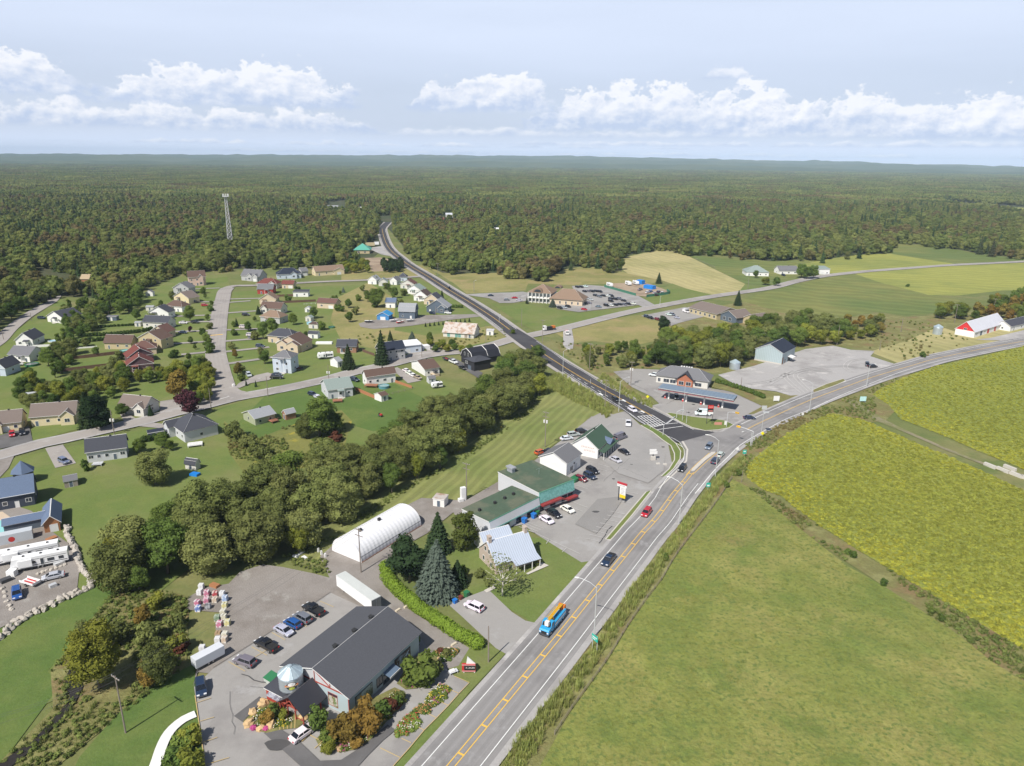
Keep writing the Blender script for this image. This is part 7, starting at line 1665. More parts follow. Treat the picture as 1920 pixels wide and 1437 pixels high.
scatter_trees([(190,1210),(300,1135),(352,1150),(352,1190),(330,1250),(260,1275),(215,1240)],4.6,['olivebush','willow','willow','olivebush','yellowbush','autumn'],2.6,5.5,{'olivebush': 'olive shrub in the lower left thicket','willow': 'olive tree in the lower left thicket','yellowbush': 'yellow shrub in the lower left thicket','autumn': 'orange-brown tree in the lower left thicket'},{'olivebush': 'olive thicket','willow': 'thicket trees','yellowbush': 'yellow thicket','autumn': 'orange thicket'},seed=14)
for i,t in enumerate(np.linspace(0,1,9)): T('olivebush',437+t*84,822+t*62,822+t*62 - 30+(i % 3)*4,'silvery shrub in the slanting row','silvery row shrubs',1.0)
for (px,h_) in ((806,645),(822,650),(838,655),(852,652),(866,656),(880,654),(830,646),(848,645),(816,656)): T('yellow' if px % 4 else 'green',px,h_+6,h_ - 9,'yellow-green bush beside the pale workshop' if px % 4 else 'green bush beside the pale workshop','workshop bushes yellow' if px % 4 else 'workshop bushes green',1.2)
for i in range(11): T('spruce',798+i*8.2,613 - i*.9,605 - i*.9,'little conifer in the planted row','planted conifer row',1.1)
scatter_trees([(718,500),(752,500),(750,512),(722,513)],6,['pine'],7,9.5,'dark pine in the far roadside clump','road pines',1.0,seed=3)
scatter_trees([(645,500),(690,498),(690,512),(650,514)],7,['green','yellow'],6,9,{'green': 'green tree right of the tan-roofed ranch','yellow': 'yellowish tree right of the tan-roofed ranch'},{'green': 'ranch-side green trees','yellow': 'ranch-side yellow trees'},seed=4)
scatter_trees([(1098,665),(1150,655),(1232,662),(1218,690),(1190,688),(1150,694),(1105,690)],6.5,['green','yellow','willow'],4,7.5,{'green': 'green tree left of the filling station','yellow': 'yellow-green tree left of the filling station','willow': 'olive tree left of the filling station'},{'green': 'roadside green','yellow': 'roadside yellow','willow': 'roadside olive'},seed=15)
scatter_trees([(1228,682),(1250,648),(1290,640),(1400,634),(1450,612),(1560,612),(1592,640),(1560,648),(1510,650),(1440,655),(1412,672),(1385,684),(1340,692),(1300,690),(1240,690)],7.8,['willow','willow','willow','green','green','yellow'],8.5,13,{'willow': 'olive tree in the warehouse thicket','green': 'green tree in the warehouse thicket','yellow': 'yellow-green tree in the warehouse thicket'},{'willow': 'warehouse thicket olive','green': 'warehouse thicket green','yellow': 'warehouse thicket yellow'},1.1,seed=16)
for s_,P_ in enumerate(([(437,600),(480,598),(480,640),(440,645)],[(530,545),(690,545),(700,600),(640,640),(560,640),(540,600)],[(300,575),(325,550),(320,600),(280,615),(250,600)],[(380,545),(405,560),(398,690),(375,690)],[(160,645),(235,642),(230,700),(110,705)],[(700,530),(790,560),(780,590),(700,580)],[(440,660),(500,660),(500,690),(450,700)])):
    scatter_trees(P_,17,['green','bush','green','olivebush'],3.2,7.5,{'green': 'small garden tree on the estate lawns','bush': 'green garden shrub on the estate lawns','olivebush': 'olive garden shrub on the estate lawns'},{'green': 'garden trees','bush': 'garden shrubs','olivebush': 'olive garden shrubs'},seed=40+s_,maxn=12)
scatter_trees([(1575,612),(1650,602),(1658,622),(1605,642),(1570,632)],7.5,['willow','yellow','autumn'],4,8,{'willow': 'olive tree at the dry meadow','yellow': 'yellow tree at the dry meadow','autumn': 'orange tree at the dry meadow'},{'willow': 'meadow olive','yellow': 'meadow yellow','autumn': 'meadow orange'},1.1,seed=17)
scatter_trees([(1745,600),(1850,604),(1925,604),(1945,600),(1945,556),(1930,556),(1865,568),(1850,592),(1760,592)],8.0,['green','yellow','autumn','green'],6,11,{'green': 'green tree behind the red and white barn','yellow': 'yellow tree behind the red and white barn','autumn': 'orange tree behind the red and white barn'},{'green': 'barn green','yellow': 'barn yellow','autumn': 'barn orange'},1.1,seed=18)
for (x,y) in ((1590,1040),(1600,1046),(1655,1098),(1745,1152),(1765,1166),(1245,1050),(1362,915),(1385,893),(1728,668+3)): T('bush',x,y,y - (13 if y > 1000 else 12),'dark green bush in the field ditch' if x > 1500 and y > 900 else 'green bush in the main road verge','ditch bushes' if x > 1500 and y > 900 else 'verge bushes',1.0)
# garden beds of the farm shop
G1=[('autumnbush',641,1392,1348,'large orange-leaved shrub left of its twin in the shop garden',1.1),('autumnbush',684,1368,1320,'large orange-leaved shrub right of its twin in the shop garden',1.1),('bush',616,1398,1368,'dark green shrub beside the parked white car',1.0),('bush',598,1368,1330,'tall green shrub in front of the porch',.9),('yellowbush',618,1412,1390,'yellow-green low shrub at the garden corner',1),
      ('bush',719,1346,1312,'green shrub by the forest poster',1.0),('rustbush',731,1334,1308,'reddish shrub at the path',1.2),('bush',744,1328,1305,'dark shrub at the end of the middle bed',1),('olivebush',752,1316,1296,'grey-green shrub by the shop door',1.0),('bush',788,1284,1236,'biggest green shrub of the oval bed',1.25),('olivebush',806,1272,1240,'olive shrub at the back of the oval bed',1.2),('yellowbush',771,1278,1256,'yellow flowering shrub of the oval bed',1.0),
      ('yellowbush',812,1262,1246,'golden shrub at the right of the oval bed',1),('bush',765,1288,1270,'dark shrub at the left of the oval bed',1),('autumnbush',672,1402,1384,'brownish low shrub at the front of the bed',1.2),('olivebush',838,1232,1216,'brown-green shrub on the gravel bed by the hedge',1.1),('rustbush',826,1226,1214,'reddish shrub on the gravel bed by the hedge',1.1),('yellowbush',851,1229,1220,'bright yellow shrub on the gravel bed',.8),
      ('bush',514,1344,1322,'green shrub among the yellow stones',1.0),('autumnbush',504,1356,1334,'golden grass clump among the boulders',1.1),('yellowbush',530,1352,1332,'yellow shrub next to the golden boulder',.7),('bush',493,1358,1342,'small green shrub at the boulder bed edge',.9),('bush',343,1402,1370,'green shrub above the white path',1.2),('yellowbush',362,1400,1368,'bright leafy shrub at the left bay line',1),('bush',338,1437,1402,'shrub at the bottom near the white path',1.2),('yellowbush',364,1440,1405,'lime shrub at the bottom of the left bay line',1.1),('bush',318,1450,1425,'dark shrub left of the white path bottom',1)]
for (k,x,y,t,lb,wk) in G1: T(k,x,y,t,lb,None,wk)
# oval flower beds (ground cover nobody could count): leafy mounds with flower heads
def bed(poly,label,seed,flowers):
    rg=np.random.default_rng(seed); P=[G(*p) for p in poly]; mb=MB(); xs=[p.x for p in P]; ys=[p.y for p in P]; L=[]; tries=0
    while len(L) < 60 and tries < 900:
        tries+= 1; x,y=rg.uniform(min(xs),max(xs)),rg.uniform(min(ys),max(ys))
        if inpoly(x,y,P): r=rg.uniform(.35,.75); L.append(((x,y,r*.5),(r,r,r*rg.uniform(.7,1.1))))
    leaves(mb,L,2600,.13,rg,core=.8)
    n0=len(mb.f)
    for (c,r) in L:
        if rg.random() < .5:
            mi=int(rg.integers(1,1+len(flowers)))
            for k in range(7):
                d=rg.normal(size=3); d[2]=abs(d[2])+.5; d /= np.linalg.norm(d); p=np.array(c)+d*np.array(r)*1.12; s=.10
                mb.poly([(p[0] - s,p[1],p[2]),(p[0],p[1] - s,p[2]+.02),(p[0]+s,p[1],p[2]),(p[0],p[1]+s,p[2]+.03)],mi)
    o=mb.build('flower_bed',[LM['green']]+flowers,None); tag(o,label,'flower bed',kind='stuff'); return o
pk,pe,yw=LM['pink'],LM['peach'],mat('petals_yellow',(.7,.55,.05),.7); wf=mat('petals_white',(.75,.72,.62),.7)
sheet('garden_soil',[(640,1412),(600,1406),(592,1390),(640,1340),(700,1312),(740,1292),(757,1300),(756,1325),(735,1345),(712,1372),(690,1395),(662,1410)],ZR+.012,g_weed)
sheet('garden_soil',[(744,1285),(760,1296),(782,1294),(806,1280),(824,1262),(828,1245),(818,1234),(795,1226),(770,1240)],ZR+.012,g_weed)
sheet('garden_soil',[(456,1356),(505,1312),(545,1338),(575,1352),(560,1368),(525,1372),(500,1378),(470,1370)],ZR+.012,g_weed)
bed([(792,1318),(812,1298),(830,1288),(842,1292),(842,1306),(826,1322),(808,1328)],'oval flower bed with pale heads nearest the sign',1,[wf,yw,pk]); bed([(778,1336),(788,1324),(802,1328),(804,1338),(792,1342)],'smallest round flower bed with a peach rose',2,[pe,pe])
bed([(746,1366),(758,1348),(772,1338),(786,1345),(788,1362),(774,1382),(760,1380),(748,1388),(740,1380)],'flower bed with dark leaves and a red patch lowest on the path',3,[mat('petals_red',(.5,.06,.04),.7),wf])
bed([(746,1288),(770,1294),(800,1286),(826,1262),(828,1246),(818,1244),(800,1268),(770,1278),(750,1276)],'flowering border round the oval shrub bed',4,[pk,yw,wf]); bed([(606,1404),(640,1412),(690,1394),(700,1384),(690,1378),(650,1398),(612,1392)],'border of pinkish flowers in front of the orange shrubs',5,[pk,pk,wf]); bed([(705,1374),(750,1330),(758,1306),(742,1300),(720,1330),(700,1350)],'border with cream blooms along the middle path',6,[wf,pe])
bed([(470,1352),(500,1330),(540,1345),(560,1358),(525,1368),(490,1372)],'mixed plants between the boulders by the porch',7,[yw,wf]); bed([(812,1228),(835,1216),(858,1224),(850,1240),(830,1242)],'dry plants on the gravel bed by the hedge end',8,[pe,wf])
def flower(px,r,m,label,group=None):
    p=G(*px); mb=MB(); rg=np.random.default_rng(int(px[0])); leaves(mb,[((0,0,r*.7),(r,r,r*.8))],160,.10,rg,core=.9); o=mb.build('flowering_shrub',m); o.location=p; return tag(o,label,'shrub',group)
flower((476,1369),.7,pk,'pink petunia cushion at the left of the boulder bed'); flower((499,1370),.65,pk,'pink petunia cushion right of the other one'); flower((789,1283),.55,mat('petals_coral',(.65,.16,.20),.7),'coral flower cushion at the front of the oval bed'); flower((1007,1058),1.1,pe,'peach hydrangea at the cottage porch')
flower((738,1333),.9,pe,'cream hydrangea on the middle path')
# hedges
def hedge(name,pts,w,h,m,label,n,size=.2,cat='hedge'):
    P=smooth(GP(pts),1.6); rg=np.random.default_rng(len(label)); L=[]
    for i,p in enumerate(P): L.append(((p.x+rg.normal()*.12,p.y+rg.normal()*.12,h*.5),(max(w*.62,1.0),max(w*.62,1.0),h*rg.uniform(.50,.56))))
    mb=leaves(MB(),L,n,size,rg,core=.88,shell=(.85,1.05)); return tag(mb.build(name,m),label,cat)
hedge('hedge',[(724,1070),(731,1096),(766,1131),(800,1157),(850,1190),(893,1213)],2.9,2.5,LM['hedge'],'long thick yellow-green hedge between the gravel lane and the cottage garden',14000,.19)
hedge('hedge',[(160,632),(215,629),(262,624),(284,619)],1.6,2.2,LM['hedgedark'],'upper dark hedge across the gardens west of the estate',1800,.4); hedge('hedge',[(125,648),(160,643),(196,639)],1.6,2.2,LM['hedgedark'],'lower dark hedge beside the long mustard garage',1000,.4)
hedge('hedge',[(160,617),(215,613),(250,611)],1.2,1.4,LM['hedgedark'],'short low hedge left of the pale little shed',800,.4); hedge('hedge',[(272,829),(310,822)],2.0,2.4,LM['hedgedark'],'clipped dark hedge above the low carport',900,.3)
hedge('hedge',[(1345,719),(1375,728),(1405,738),(1430,748)],1.8,2.4,LM['green'],'row of dense green shrubs between the filling station and the gravel lot',3200,.3); hedge('hedge',[(844,577),(865,577.5)],2.4,2.2,LM['green'],'dense hedge between the slate house and the road',900,.35)
# grasses and crops that nobody could count
def tuft(seed,h,r,n,w,m,name,lean=.35):
    rg=np.random.default_rng(seed); mb=MB()
    for i in range(n):
        a=rg.uniform(0,6.28); d=rg.uniform(0,r); x,y=d*math.cos(a),d*math.sin(a); l=rg.uniform(.1,lean)*h; a2=rg.uniform(0,6.28); hh=h*rg.uniform(.6,1.1); tx,ty=x+l*math.cos(a2),y+l*math.sin(a2); px,py=-math.sin(a2)*w,math.cos(a2)*w
        mb.poly([(x - px,y - py,0),(x+px,y+py,0),(tx+px*.5,ty+py*.5,hh),(tx - px*.5,ty - py*.5,hh)])
    return mb.mesh(name,m)
def leafclump(seed,h,r,n,s,m,name):
    rg=np.random.default_rng(seed); return leaves(MB(),[((0,0,h*.45),(r,r,h*.5))],n,s,rg,core=.7,up=.6).mesh(name,m)
def spread(name,polys,step,meshes,label,cat,smin,smax,seed,dens=None,ymax=520,cond=None):
    rg=np.random.default_rng(seed); pts=[]
    for poly in polys:
        P=[G(*p) for p in poly]; xs=[p.x for p in P]; ys=[p.y for p in P]
        y=max(min(ys),40.0)
        while y < min(max(ys),ymax):
            st=step*(1+max(0,y - 200)/260); x=min(xs)
            while x < max(xs):
                a=x+rg.uniform(-.5,.5)*st; b_=y+rg.uniform(-.5,.5)*st
                if abs(a) < b_*.85+30 and inpoly(a,b_,P) and (dens is None or noise.noise(Vector((a*.07,b_*.07,seed))) > dens): pts.append((a,b_,0.0))
                x+= st
            y+= st
    n=len(pts); print(name,n)
    idx=rg.integers(0,len(meshes),n).astype(np.int32)
    if cond:
        W=[[G(*p) for p in poly] for poly in polys]
        for i,p in enumerate(pts):
            d=1e9
            for P in W:
                for a,b in zip(P,P[1:]+P[:1]):
                    u,v=b - a,Vector(p) - a; t=min(1,max(0,u.dot(v)/u.length_squared)); d=min(d,(v - u*t).length)
            f=(1 - min(1,d/26))*1.25+noise.noise(Vector(p)*.035)*.9+noise.noise(Vector(p)*.2)*.3 - .42
            idx[i]=rg.integers(3,5) if rg.random() < f else rg.integers(0,3)
    return stuff(name,pts,idx,rg.uniform(smin,smax,n).astype(np.float32),rg.uniform(0,6.28,n).astype(np.float32),meshes,label,cat)
STRIP=[(880,1640),(1010,1400),(1068,1320),(1128,1228),(1172,1168),(1232,1084),(1262,1036),(1330,946),(1366,896),(1400,868),(1392,858),(1350,893),(1300,955),(1222,1060),(1180,1110),(1130,1190),(1060,1280),(985,1365),(860,1600)]
reeds=[tuft(s,1.5,.55,34,.05,LM['reed'],'grass_model') for s in (1,2,3)]
spread('tall_grass',[STRIP,[(1048,700),(1090,725),(1130,750),(1150,768),(1140,788),(1118,772),(1080,757),(1040,735),(1015,745),(1020,712)],[(1130,700),(1160,722),(1192,742),(1225,760),(1222,768),(1180,750),(1120,716)]],.85,reeds,'tall pale green roadside grass and reeds along the main and new roads','grass',.6,1.25,5)
weeds=[leafclump(s,.9,.6,46,.15,LM['weed'],'weed_model') for s in (4,5,6)]+[tuft(7,.9,.5,26,.05,LM['weed'],'weed_model')]
WP=[[(230,1090),(355,1120),(350,1250),(180,1380),(80,1460),(-40,1560),(-60,1480),(0,1430),(100,1340),(112,1290),(95,1260),(150,1190)],[(420,795),(470,830),(540,800),(640,775),(650,790),(640,860),(560,880),(480,920),(430,850)],[(1404,917),(1430,922),(1533,987),(1632,1050),(1716,1100),(1799,1150),(1930,1227),(2100,1310),(2100,1370),(1930,1285),(1861,1243),(1799,1193),(1653,1098),(1533,1019)],
      [(1400,832),(1470,792),(1560,757),(1640,727),(1690,707),(1640,735),(1640,790),(1560,775),(1472,815),(1410,862),(1400,895),(1375,895)],[(590,1046),(560,1048),(540,1058),(590,1075),(622,1082),(610,1050)],[(600,1015),(660,975),(745,922),(800,893),(870,853),(935,803),(985,765),(1015,735),(1030,730),(1000,770),(940,815),(870,865),(790,905),(745,935),(650,1000),(590,1035),(500,1060)]]
spread('rough_weeds',WP,1.15,weeds,'rough brown and green weeds filling the ditches and field edges','weeds',.55,1.35,6,-.25)
spread('meadow_weeds',[[(1040,640),(1075,645),(1190,650),(1240,645),(1230,690),(1150,696),(1190,725),(1150,715),(1100,692),(1060,665)],[(1600,645),(1640,600),(1760,606),(1785,630),(1825,640),(1760,665),(1690,680),(1640,658)],[(700,655),(640,640),(690,625),(800,640),(960,612),(965,628),(820,660)]],2.6,weeds,'patchy dry weeds in the waste meadows around the junction','weeds',.8,1.7,8,-.1)
beanm=[leafclump(s,.50,.60,44,.15,LM['bean'],'bean_model') for s in (11,12,13)]+[leafclump(s,.48,.60,44,.15,LM['beany'],'bean_model') for s in (14,15)]
BEAN=[[(1560,776),(1620,788),(1700,824),(1800,866),(1860,893),(1930,925),(2500,1110),(2500,1460),(1930,1226),(1799,1147),(1716,1097),(1632,1047),(1533,984),(1462,930),(1430,919),(1403,899),(1398,882),(1409,865),(1441,838),(1472,817),(1520,790)],
        [(1920,648),(2200,610),(2300,900),(1930,885),(1823,842),(1775,820),(1726,801),(1689,787),(1666,760),(1636,741),(1646,732),(1697,708),(1755,687),(1833,671)]]
spread('bean_plants',BEAN,.92,beanm,'yellowing soybean plants covering the fields right of the junction','crop',.7,1.25,21,None,470,True)
haym=[tuft(s,.24,.6,34,.035,LM['hay'],'hay_model',1.3) for s in (31,32,33)]
HAY=[(960,1560),(1072,1345),(1138,1245),(1180,1178),(1244,1092),(1276,1040),(1343,952),(1375,905),(1404,920),(1466,970),(1533,1024),(1591,1069),(1653,1103),(1716,1144),(1799,1198),(1861,1248),(1930,1287),(2100,1370),(2100,1560)]
spread('hay_grass',[HAY],1.25,haym,'short uneven grass of the large hay field at lower right','grass',.6,1.5,22,-.30,300)
# ---------------------------------------------------------------- poles, lamps, signals
wood_m=mat('pole_wood',(.24,.20,.17),.9,var=.25,vs=1.5); alu=mat('aluminium',(.62,.63,.64),.45,metal=.3,var=.03)
def top_h(base,ty): return th(base,ty)
POLES={}
def upole(key,base,ty,label,arms=1,xf=False,d=(60,-40)):
    p=G(*base); h=top_h(base,ty); o=empty('utility_pole',p,heading(p,G(base[0]+d[0],base[1]+d[1]))+R(90),label,'utility pole')
    b=MB(); b.tube([(0,0,-.2),(0,0,h)],[.17,.11],8); b.build('pole',wood_m,o)
    for k in range(arms): box_part(o,'cross_arm',wood_m,(-1.25,1.25,-.07,.07,h - .5 - k*1.6,h - .36 - k*1.6))
    if arms:
        b=MB()
        for x in (-1.15,-.5,.5,1.15): b.tube([(x,0,h - .36),(x,0,h - .16)],.06,6)
        b.build('insulators',alu,o)
    if xf:
        for x in (-.55,.55): b=MB(); b.lathe([(.30,h - 4.3),(.32,h - 3.3),(.1,h - 3.2)],10,x,.1); b.build('transformer',trim,o)
    POLES[key]=(p,h,o.rotation_euler.z); return o
for a in [
 ('a0',(236,1375.6),1268,'wooden pole with cross-arm on the grass at the lower left',1),('a1',(677,1075),991,'wooden pole at the near end of the arched greenhouse',2),('a2',(874.8,938),868,'wooden double-armed pole beside the stacked white blocks',2),
 ('a3',(1022,839.5),772,'wooden pole carrying white transformers behind the restaurant yard',2,True),('a4',(1134,766.5),712,'wooden pole at the tip of the mown lawn by the new road',2),
 ('b1',(214.5,815),770,'wooden pole in front of the massive dark conifer',0,True),('b2',(396.8,772.5),728,'wooden pole right of the purple-leaved tree',0),('b3',(502.7,744),706,'wooden pole at the mouth of the estate street corner lawn',0),('b4',(617,718),684,'wooden pole left of the brown-roofed bungalow',0,True),
 ('b5',(791,671.5),642,'wooden pole in front of the long pale workshop',0),('b6',(911,646.5),610,'wooden pole near the small white kiosk',0),('c1',(978,612.6),578,'dark pole on the lawn corner below the town office',0),('c2',(1017,643.8),600,'pole with cross-arm at the road corner',1),('c3',(1105,694.4),644,'wooden pole standing in the weeds left of the filling station',1),
 ('c4',(1182.6,723.6),678,'pole with transformers at the left side of the filling station',1,True),('c5',(1250.8,684.7),636,'bare pole rising from the thicket behind the station shop',0),('c6',(1428,652.5),624,'bright wooden pole behind the steel warehouse',1),('c7',(1569,648),610,'leaning pole at the back of the gravel lot',0),('c8',(1649,657.5),638,'short pole at the right corner of the gravel lot',0),
 ('c9',(1689,623),597,'pole in the dry meadow left of the taller grain bin',0),('d1',(1789,607),571,'pole with cross-arm left of the red and white barn',1),('d2',(1861,589),560,'pole with cross-arm among the trees behind the barn',1),('d3',(1389,727.5),708,'short pole at the near edge of the gravel lot',0),
 ('e1',(59.5,602),586,'pole beside the leftmost white gabled house',0),('e2',(7,638),618,'pole at the left edge of the back street',0),('e3',(816.6,591),575,'pole in front of the dark slate house',0),('e4',(821,517.5),494,'pole with lamp beside the distant new road',1),('e5',(888.7,547.5),526,'pole left of the small office lot',0),('e6',(1402,542.5),521,'pole by the country road before the tall-roofed farmhouse',0),('f1',(916,1243),1174,'plain grey pole between the red sign and the driveway',0),('f2',(91,570),549,'pole at the top of the back street',0)]: upole(*a)
def wire(keys,offs=(-1.15,.5,1.15),label='',z=-.1,ext=None):
    b=MB(); pts=[POLES[k] for k in keys]
    if ext: pts=[(ext[0],ext[1],pts[0][2])]+pts
    for (p,h,r),(q_,h2,r2) in zip(pts[:-1],pts[1:]):
        d=(q_ - p).normalized(); n=Vector((-d.y,d.x,0))
        for o_ in offs:
            A=p+n*o_+Vector((0,0,h+z)); B=q_+n*o_+Vector((0,0,h2+z)); b.tube([A.lerp(B,t) - Vector((0,0,1.3*4*t*(1 - t))) for t in np.linspace(0,1,9)],.018,3,cap=False)
    return tag(b.build('power_line',trimdark),label,'power line')
wire(['a0','a1','a2','a3','a4'],label='thin power line running past the greenhouse and over the farm shop car park',ext=(G(-120,1500),12.5)); wire(['b1','b2','b3','b4','b5','b6','c2'],(0,),'thin power line following the middle street',ext=(G(-60,868),9)); wire(['c2','c3','c4'],(-1.15,1.15),'thin power line along the weeds beside the new road'); wire(['c5','c6','c7','c9','d1','d2'],(0,),'thin power line over the thicket towards the barn'); wire(['a4','c4'],(0,.5),'thin power line crossing the new road to the filling station')
def lamp(base,ty,arm,label,h=None,light=True):
    p=G(*base); h=top_h(base,ty); t=G(arm[0],arm[1],h+1.2); d=t - p; d.z=0; L=min(max(d.length,2.5),4.8); o=empty('street_lamp',p,math.atan2(d.y,d.x),label,'street lamp')
    b=MB(); b.tube([(0,0,0),(0,0,h)],[.13,.09],8); b.build('pole',alu,o); b=MB(); b.tube([(0,0,h - .2),(L*.35,0,h+.75),(L*.8,0,h+1.25),(L,0,h+1.3)],.06,6); b.build('arm',alu,o)
    b=MB(); b.hexa([(L - .1,-.16,h+1.22),(L+.75,-.12,h+1.2),(L+.75,.12,h+1.2),(L - .1,.16,h+1.22),(L - .1,-.12,h+1.4),(L+.75,-.08,h+1.32),(L+.75,.08,h+1.32),(L - .1,.12,h+1.4)]); b.build('lamp_head',mat('lamp_head',(.72,.72,.70),.5),o); return o
for a in [((1113.8,1197),1101,(1084,1084),'tall street lamp beside the lowest green sign'),((1273,984),909,(1255,895),'street lamp right of the red car, arm over the road'),((1341,893.5),826,(1327,816),'street lamp at the concrete median near the dark car'),((1406.5,838.5),811,(1389,811),'street lamp next to the yellow signal at the junction'),
          ((1160,772),715.5,(1178,708),'street lamp at the corner where the strip lot meets the new road'),((1055,705),659,(1066,655),'street lamp with curved arm along the new road'),((1517,773),720,(1507,713),'street lamp opposite the gravel lot entrance'),((1624,727),685,(1634,681),'street lamp near the two black cars, farthest on the right arm'),
          ((889,547),528,(892,526),'small lamp by the far bend of the road'),((1237,575),558,(1239,556),'lamp post at the office drive'),((1106,580),563,(1110,561),'dark lamp post on the office car park'),((936,606),591,(938,590),'white lamp post on the near side of the new road')]: lamp(*a)
def mast(base,ty,label,name='signal_mast',m=None,r=.09):
    p=G(*base); h=top_h(base,ty); o=empty(name,p,0,label,'mast'); b=MB(); b.tube([(0,0,0),(0,0,h)],[r,r*.7],8); b.build('pole',m or alu,o); return o,p,h
for base,ty,tip,lb in (((1406.5,839),809,(1385,803),'traffic signal with yellow head on a curved arm, nearer one'),((1359.5,802.5),773,(1377,776),'traffic signal with yellow head at the filling station corner'),((1266,786),772,(1270,772),'white traffic signal mast at the new road stop line'),((1240.5,818.5),797,(1262,785),'white signal mast on the grass corner with arm over the black road')):
    p=G(*base); h=top_h(base,ty); t=G(tip[0],tip[1],h); d=t - p; d.z=0; L=max(1.5,min(8,d.length)); o=empty('traffic_signal',(p.x+.5,p.y,0),math.atan2(d.y,d.x),lb,'traffic signal'); b=MB(); b.tube([(0,0,0),(0,0,h)],.12,8); b.build('pole',alu,o); b=MB(); b.tube([(0,0,h - .1),(L*.6,0,h+.4),(L,0,h+.45)],.07,6); b.build('arm',alu,o)
    hd=MB(); hd.box(L - .2,L+1.3,-.18,.18,h+.15,h+.75,0); [hd.lathe([(.14,0),(.14,.01)],8) for _ in ()]; hd.build('signal_head',yel_m if 'yellow' in lb else alu,o)
    b=MB(); [b.box(L+x - .12,L+x+.12,-.20,-.183,h+.3,h+.6) for x in (.05,.5,.95)]; b.build('lenses',blackm,o)
mast((1279,791),722,'tall thin white mast on the station island, left of the price sign'); mast((1286.5,796),770,'short white mast beside the tall one on the station island'); mast((1219,806),797,'small white post on the grass corner strip'); o,p,h=mast((1426.5,820),767,'tall white mast with a floodlight cluster beside the right arm of the road'); box_part(o,'floodlights',alu,(-.9,.9,-.2,.2,h - .2,h+1.2),(-.2,1.8,-.5,.5,h - 1.5,h - 1.2)); mast((1107,721),711,'white marker post on the edge of the new road'); mast((1098,724),719,'shorter marker post on the edge of the new road',r=.07)
mast((1390,905.5),884,'leaning grey post at the top of the hay field fence','fence_post',wood_m)
# lattice tower
p=G(433,464); h=top_h((433,464),368); o=empty('lattice_tower',p,.4,'tall grey lattice antenna tower rising from the wood','tower'); b=MB(); n_=12; w0,w1=2.9,1.0
for (sx,sy) in ((-1,-1),(1,-1),(1,1),(-1,1)): b.tube([(sx*w0,sy*w0,0),(sx*w1,sy*w1,h)],.26,4)
for i in range(n_):
    za,zb_=h*i/n_,h*(i+1)/n_; wa=w0+(w1 - w0)*i/n_; wb=w0+(w1 - w0)*(i+1)/n_; c=[(-1,-1),(1,-1),(1,1),(-1,1)]
    for k in range(4): (x0,y0),(x1,y1)=c[k],c[(k+1) % 4]; b.tube([(x0*wa,y0*wa,za),(x1*wb,y1*wb,zb_)],.14,3); b.tube([(x1*wa,y1*wa,za),(x0*wb,y0*wb,zb_)],.14,3); b.tube([(x0*wb,y0*wb,zb_),(x1*wb,y1*wb,zb_)],.12,3)
b.build('lattice',mat('tower_steel',(.55,.55,.55),.5),o); b=MB()
for k in range(9): a=k*.698; b.box(3*math.cos(a) - .35,3*math.cos(a)+.35,3*math.sin(a) - .35,3*math.sin(a)+.35,h - 1,h+2.5)
b.box(-3,3,-3,3,h - .5,h - .2); b.build('antennas',trim,o)
# ---------------------------------------------------------------- signs
def sign(name,base,w,h0,h1,face,m,label,post=2,pm=None,d=(10,0),cat='sign'):
    p=G(*base); o=empty(name,p,heading(p,G(base[0]+d[0],base[1]+d[1])),label,cat)
    if post == 2: box_part(o,'posts',pm or alu,(-w*.4 - .05,-w*.4+.05,.02,.12,0,h1),(w*.4 - .05,w*.4+.05,.02,.12,0,h1))
    else: box_part(o,'post',pm or alu,(-.05,.05,.02,.12,0,h1))
    b=MB(); b.box(-w/2,w/2,-.06,.018,h0,h1); b.build('panel',m,o); return o
sg=mat('sign_green',(.02,.42,.32),.4,var=.03)
o=sign('road_sign',(1114,1224),1.8,3.0,4.4,0,sg,'green road sign in front of the tallest street lamp',2,d=(10,8)); box_part(o,'legend',trim,(-.7,.7,-.075,-.063,3.75,3.95),(-.7,.2,-.075,-.063,3.3,3.5))
o=sign('road_sign',(1327,921),1.3,1.4,2.9,0,sg,'green road sign near the bush beside the main road',1); box_part(o,'legend',trim,(-.4,.4,-.075,-.063,1.7,2.2)); o=sign('road_sign',(1395,858),1.3,1.4,2.9,0,sg,'green road sign right of the silver car',1); box_part(o,'legend',trim,(-.4,.4,-.075,-.063,2.1,2.5))
def diamond(base,label):
    p=G(*base); o=empty('warning_sign',p,0,label,'sign'); box_part(o,'post',alu,(-.05,.05,.02,.1,0,2.6)); b=MB(); b.prism([(0,1.7),(.75,2.45),(0,3.2),(-.75,2.45)],-.03,.018); b.build('panel',mat('sign_yellow',(.85,.75,.02),.4,var=.02),o); return o
diamond((1428.5,824),'yellow warning sign at the foot of the tall floodlight mast'); diamond((1213.5,754),'yellow warning sign in the weeds beside the station entrance')
o=sign('round_sign',(1382,851),.9,1.5,2.4,0,trim,'small white sign at the roadside right of the median',1); sign('round_sign',(1504.5,782),.9,.8,1.6,0,trim,'small white marker in the verge opposite the gravel lot',1)
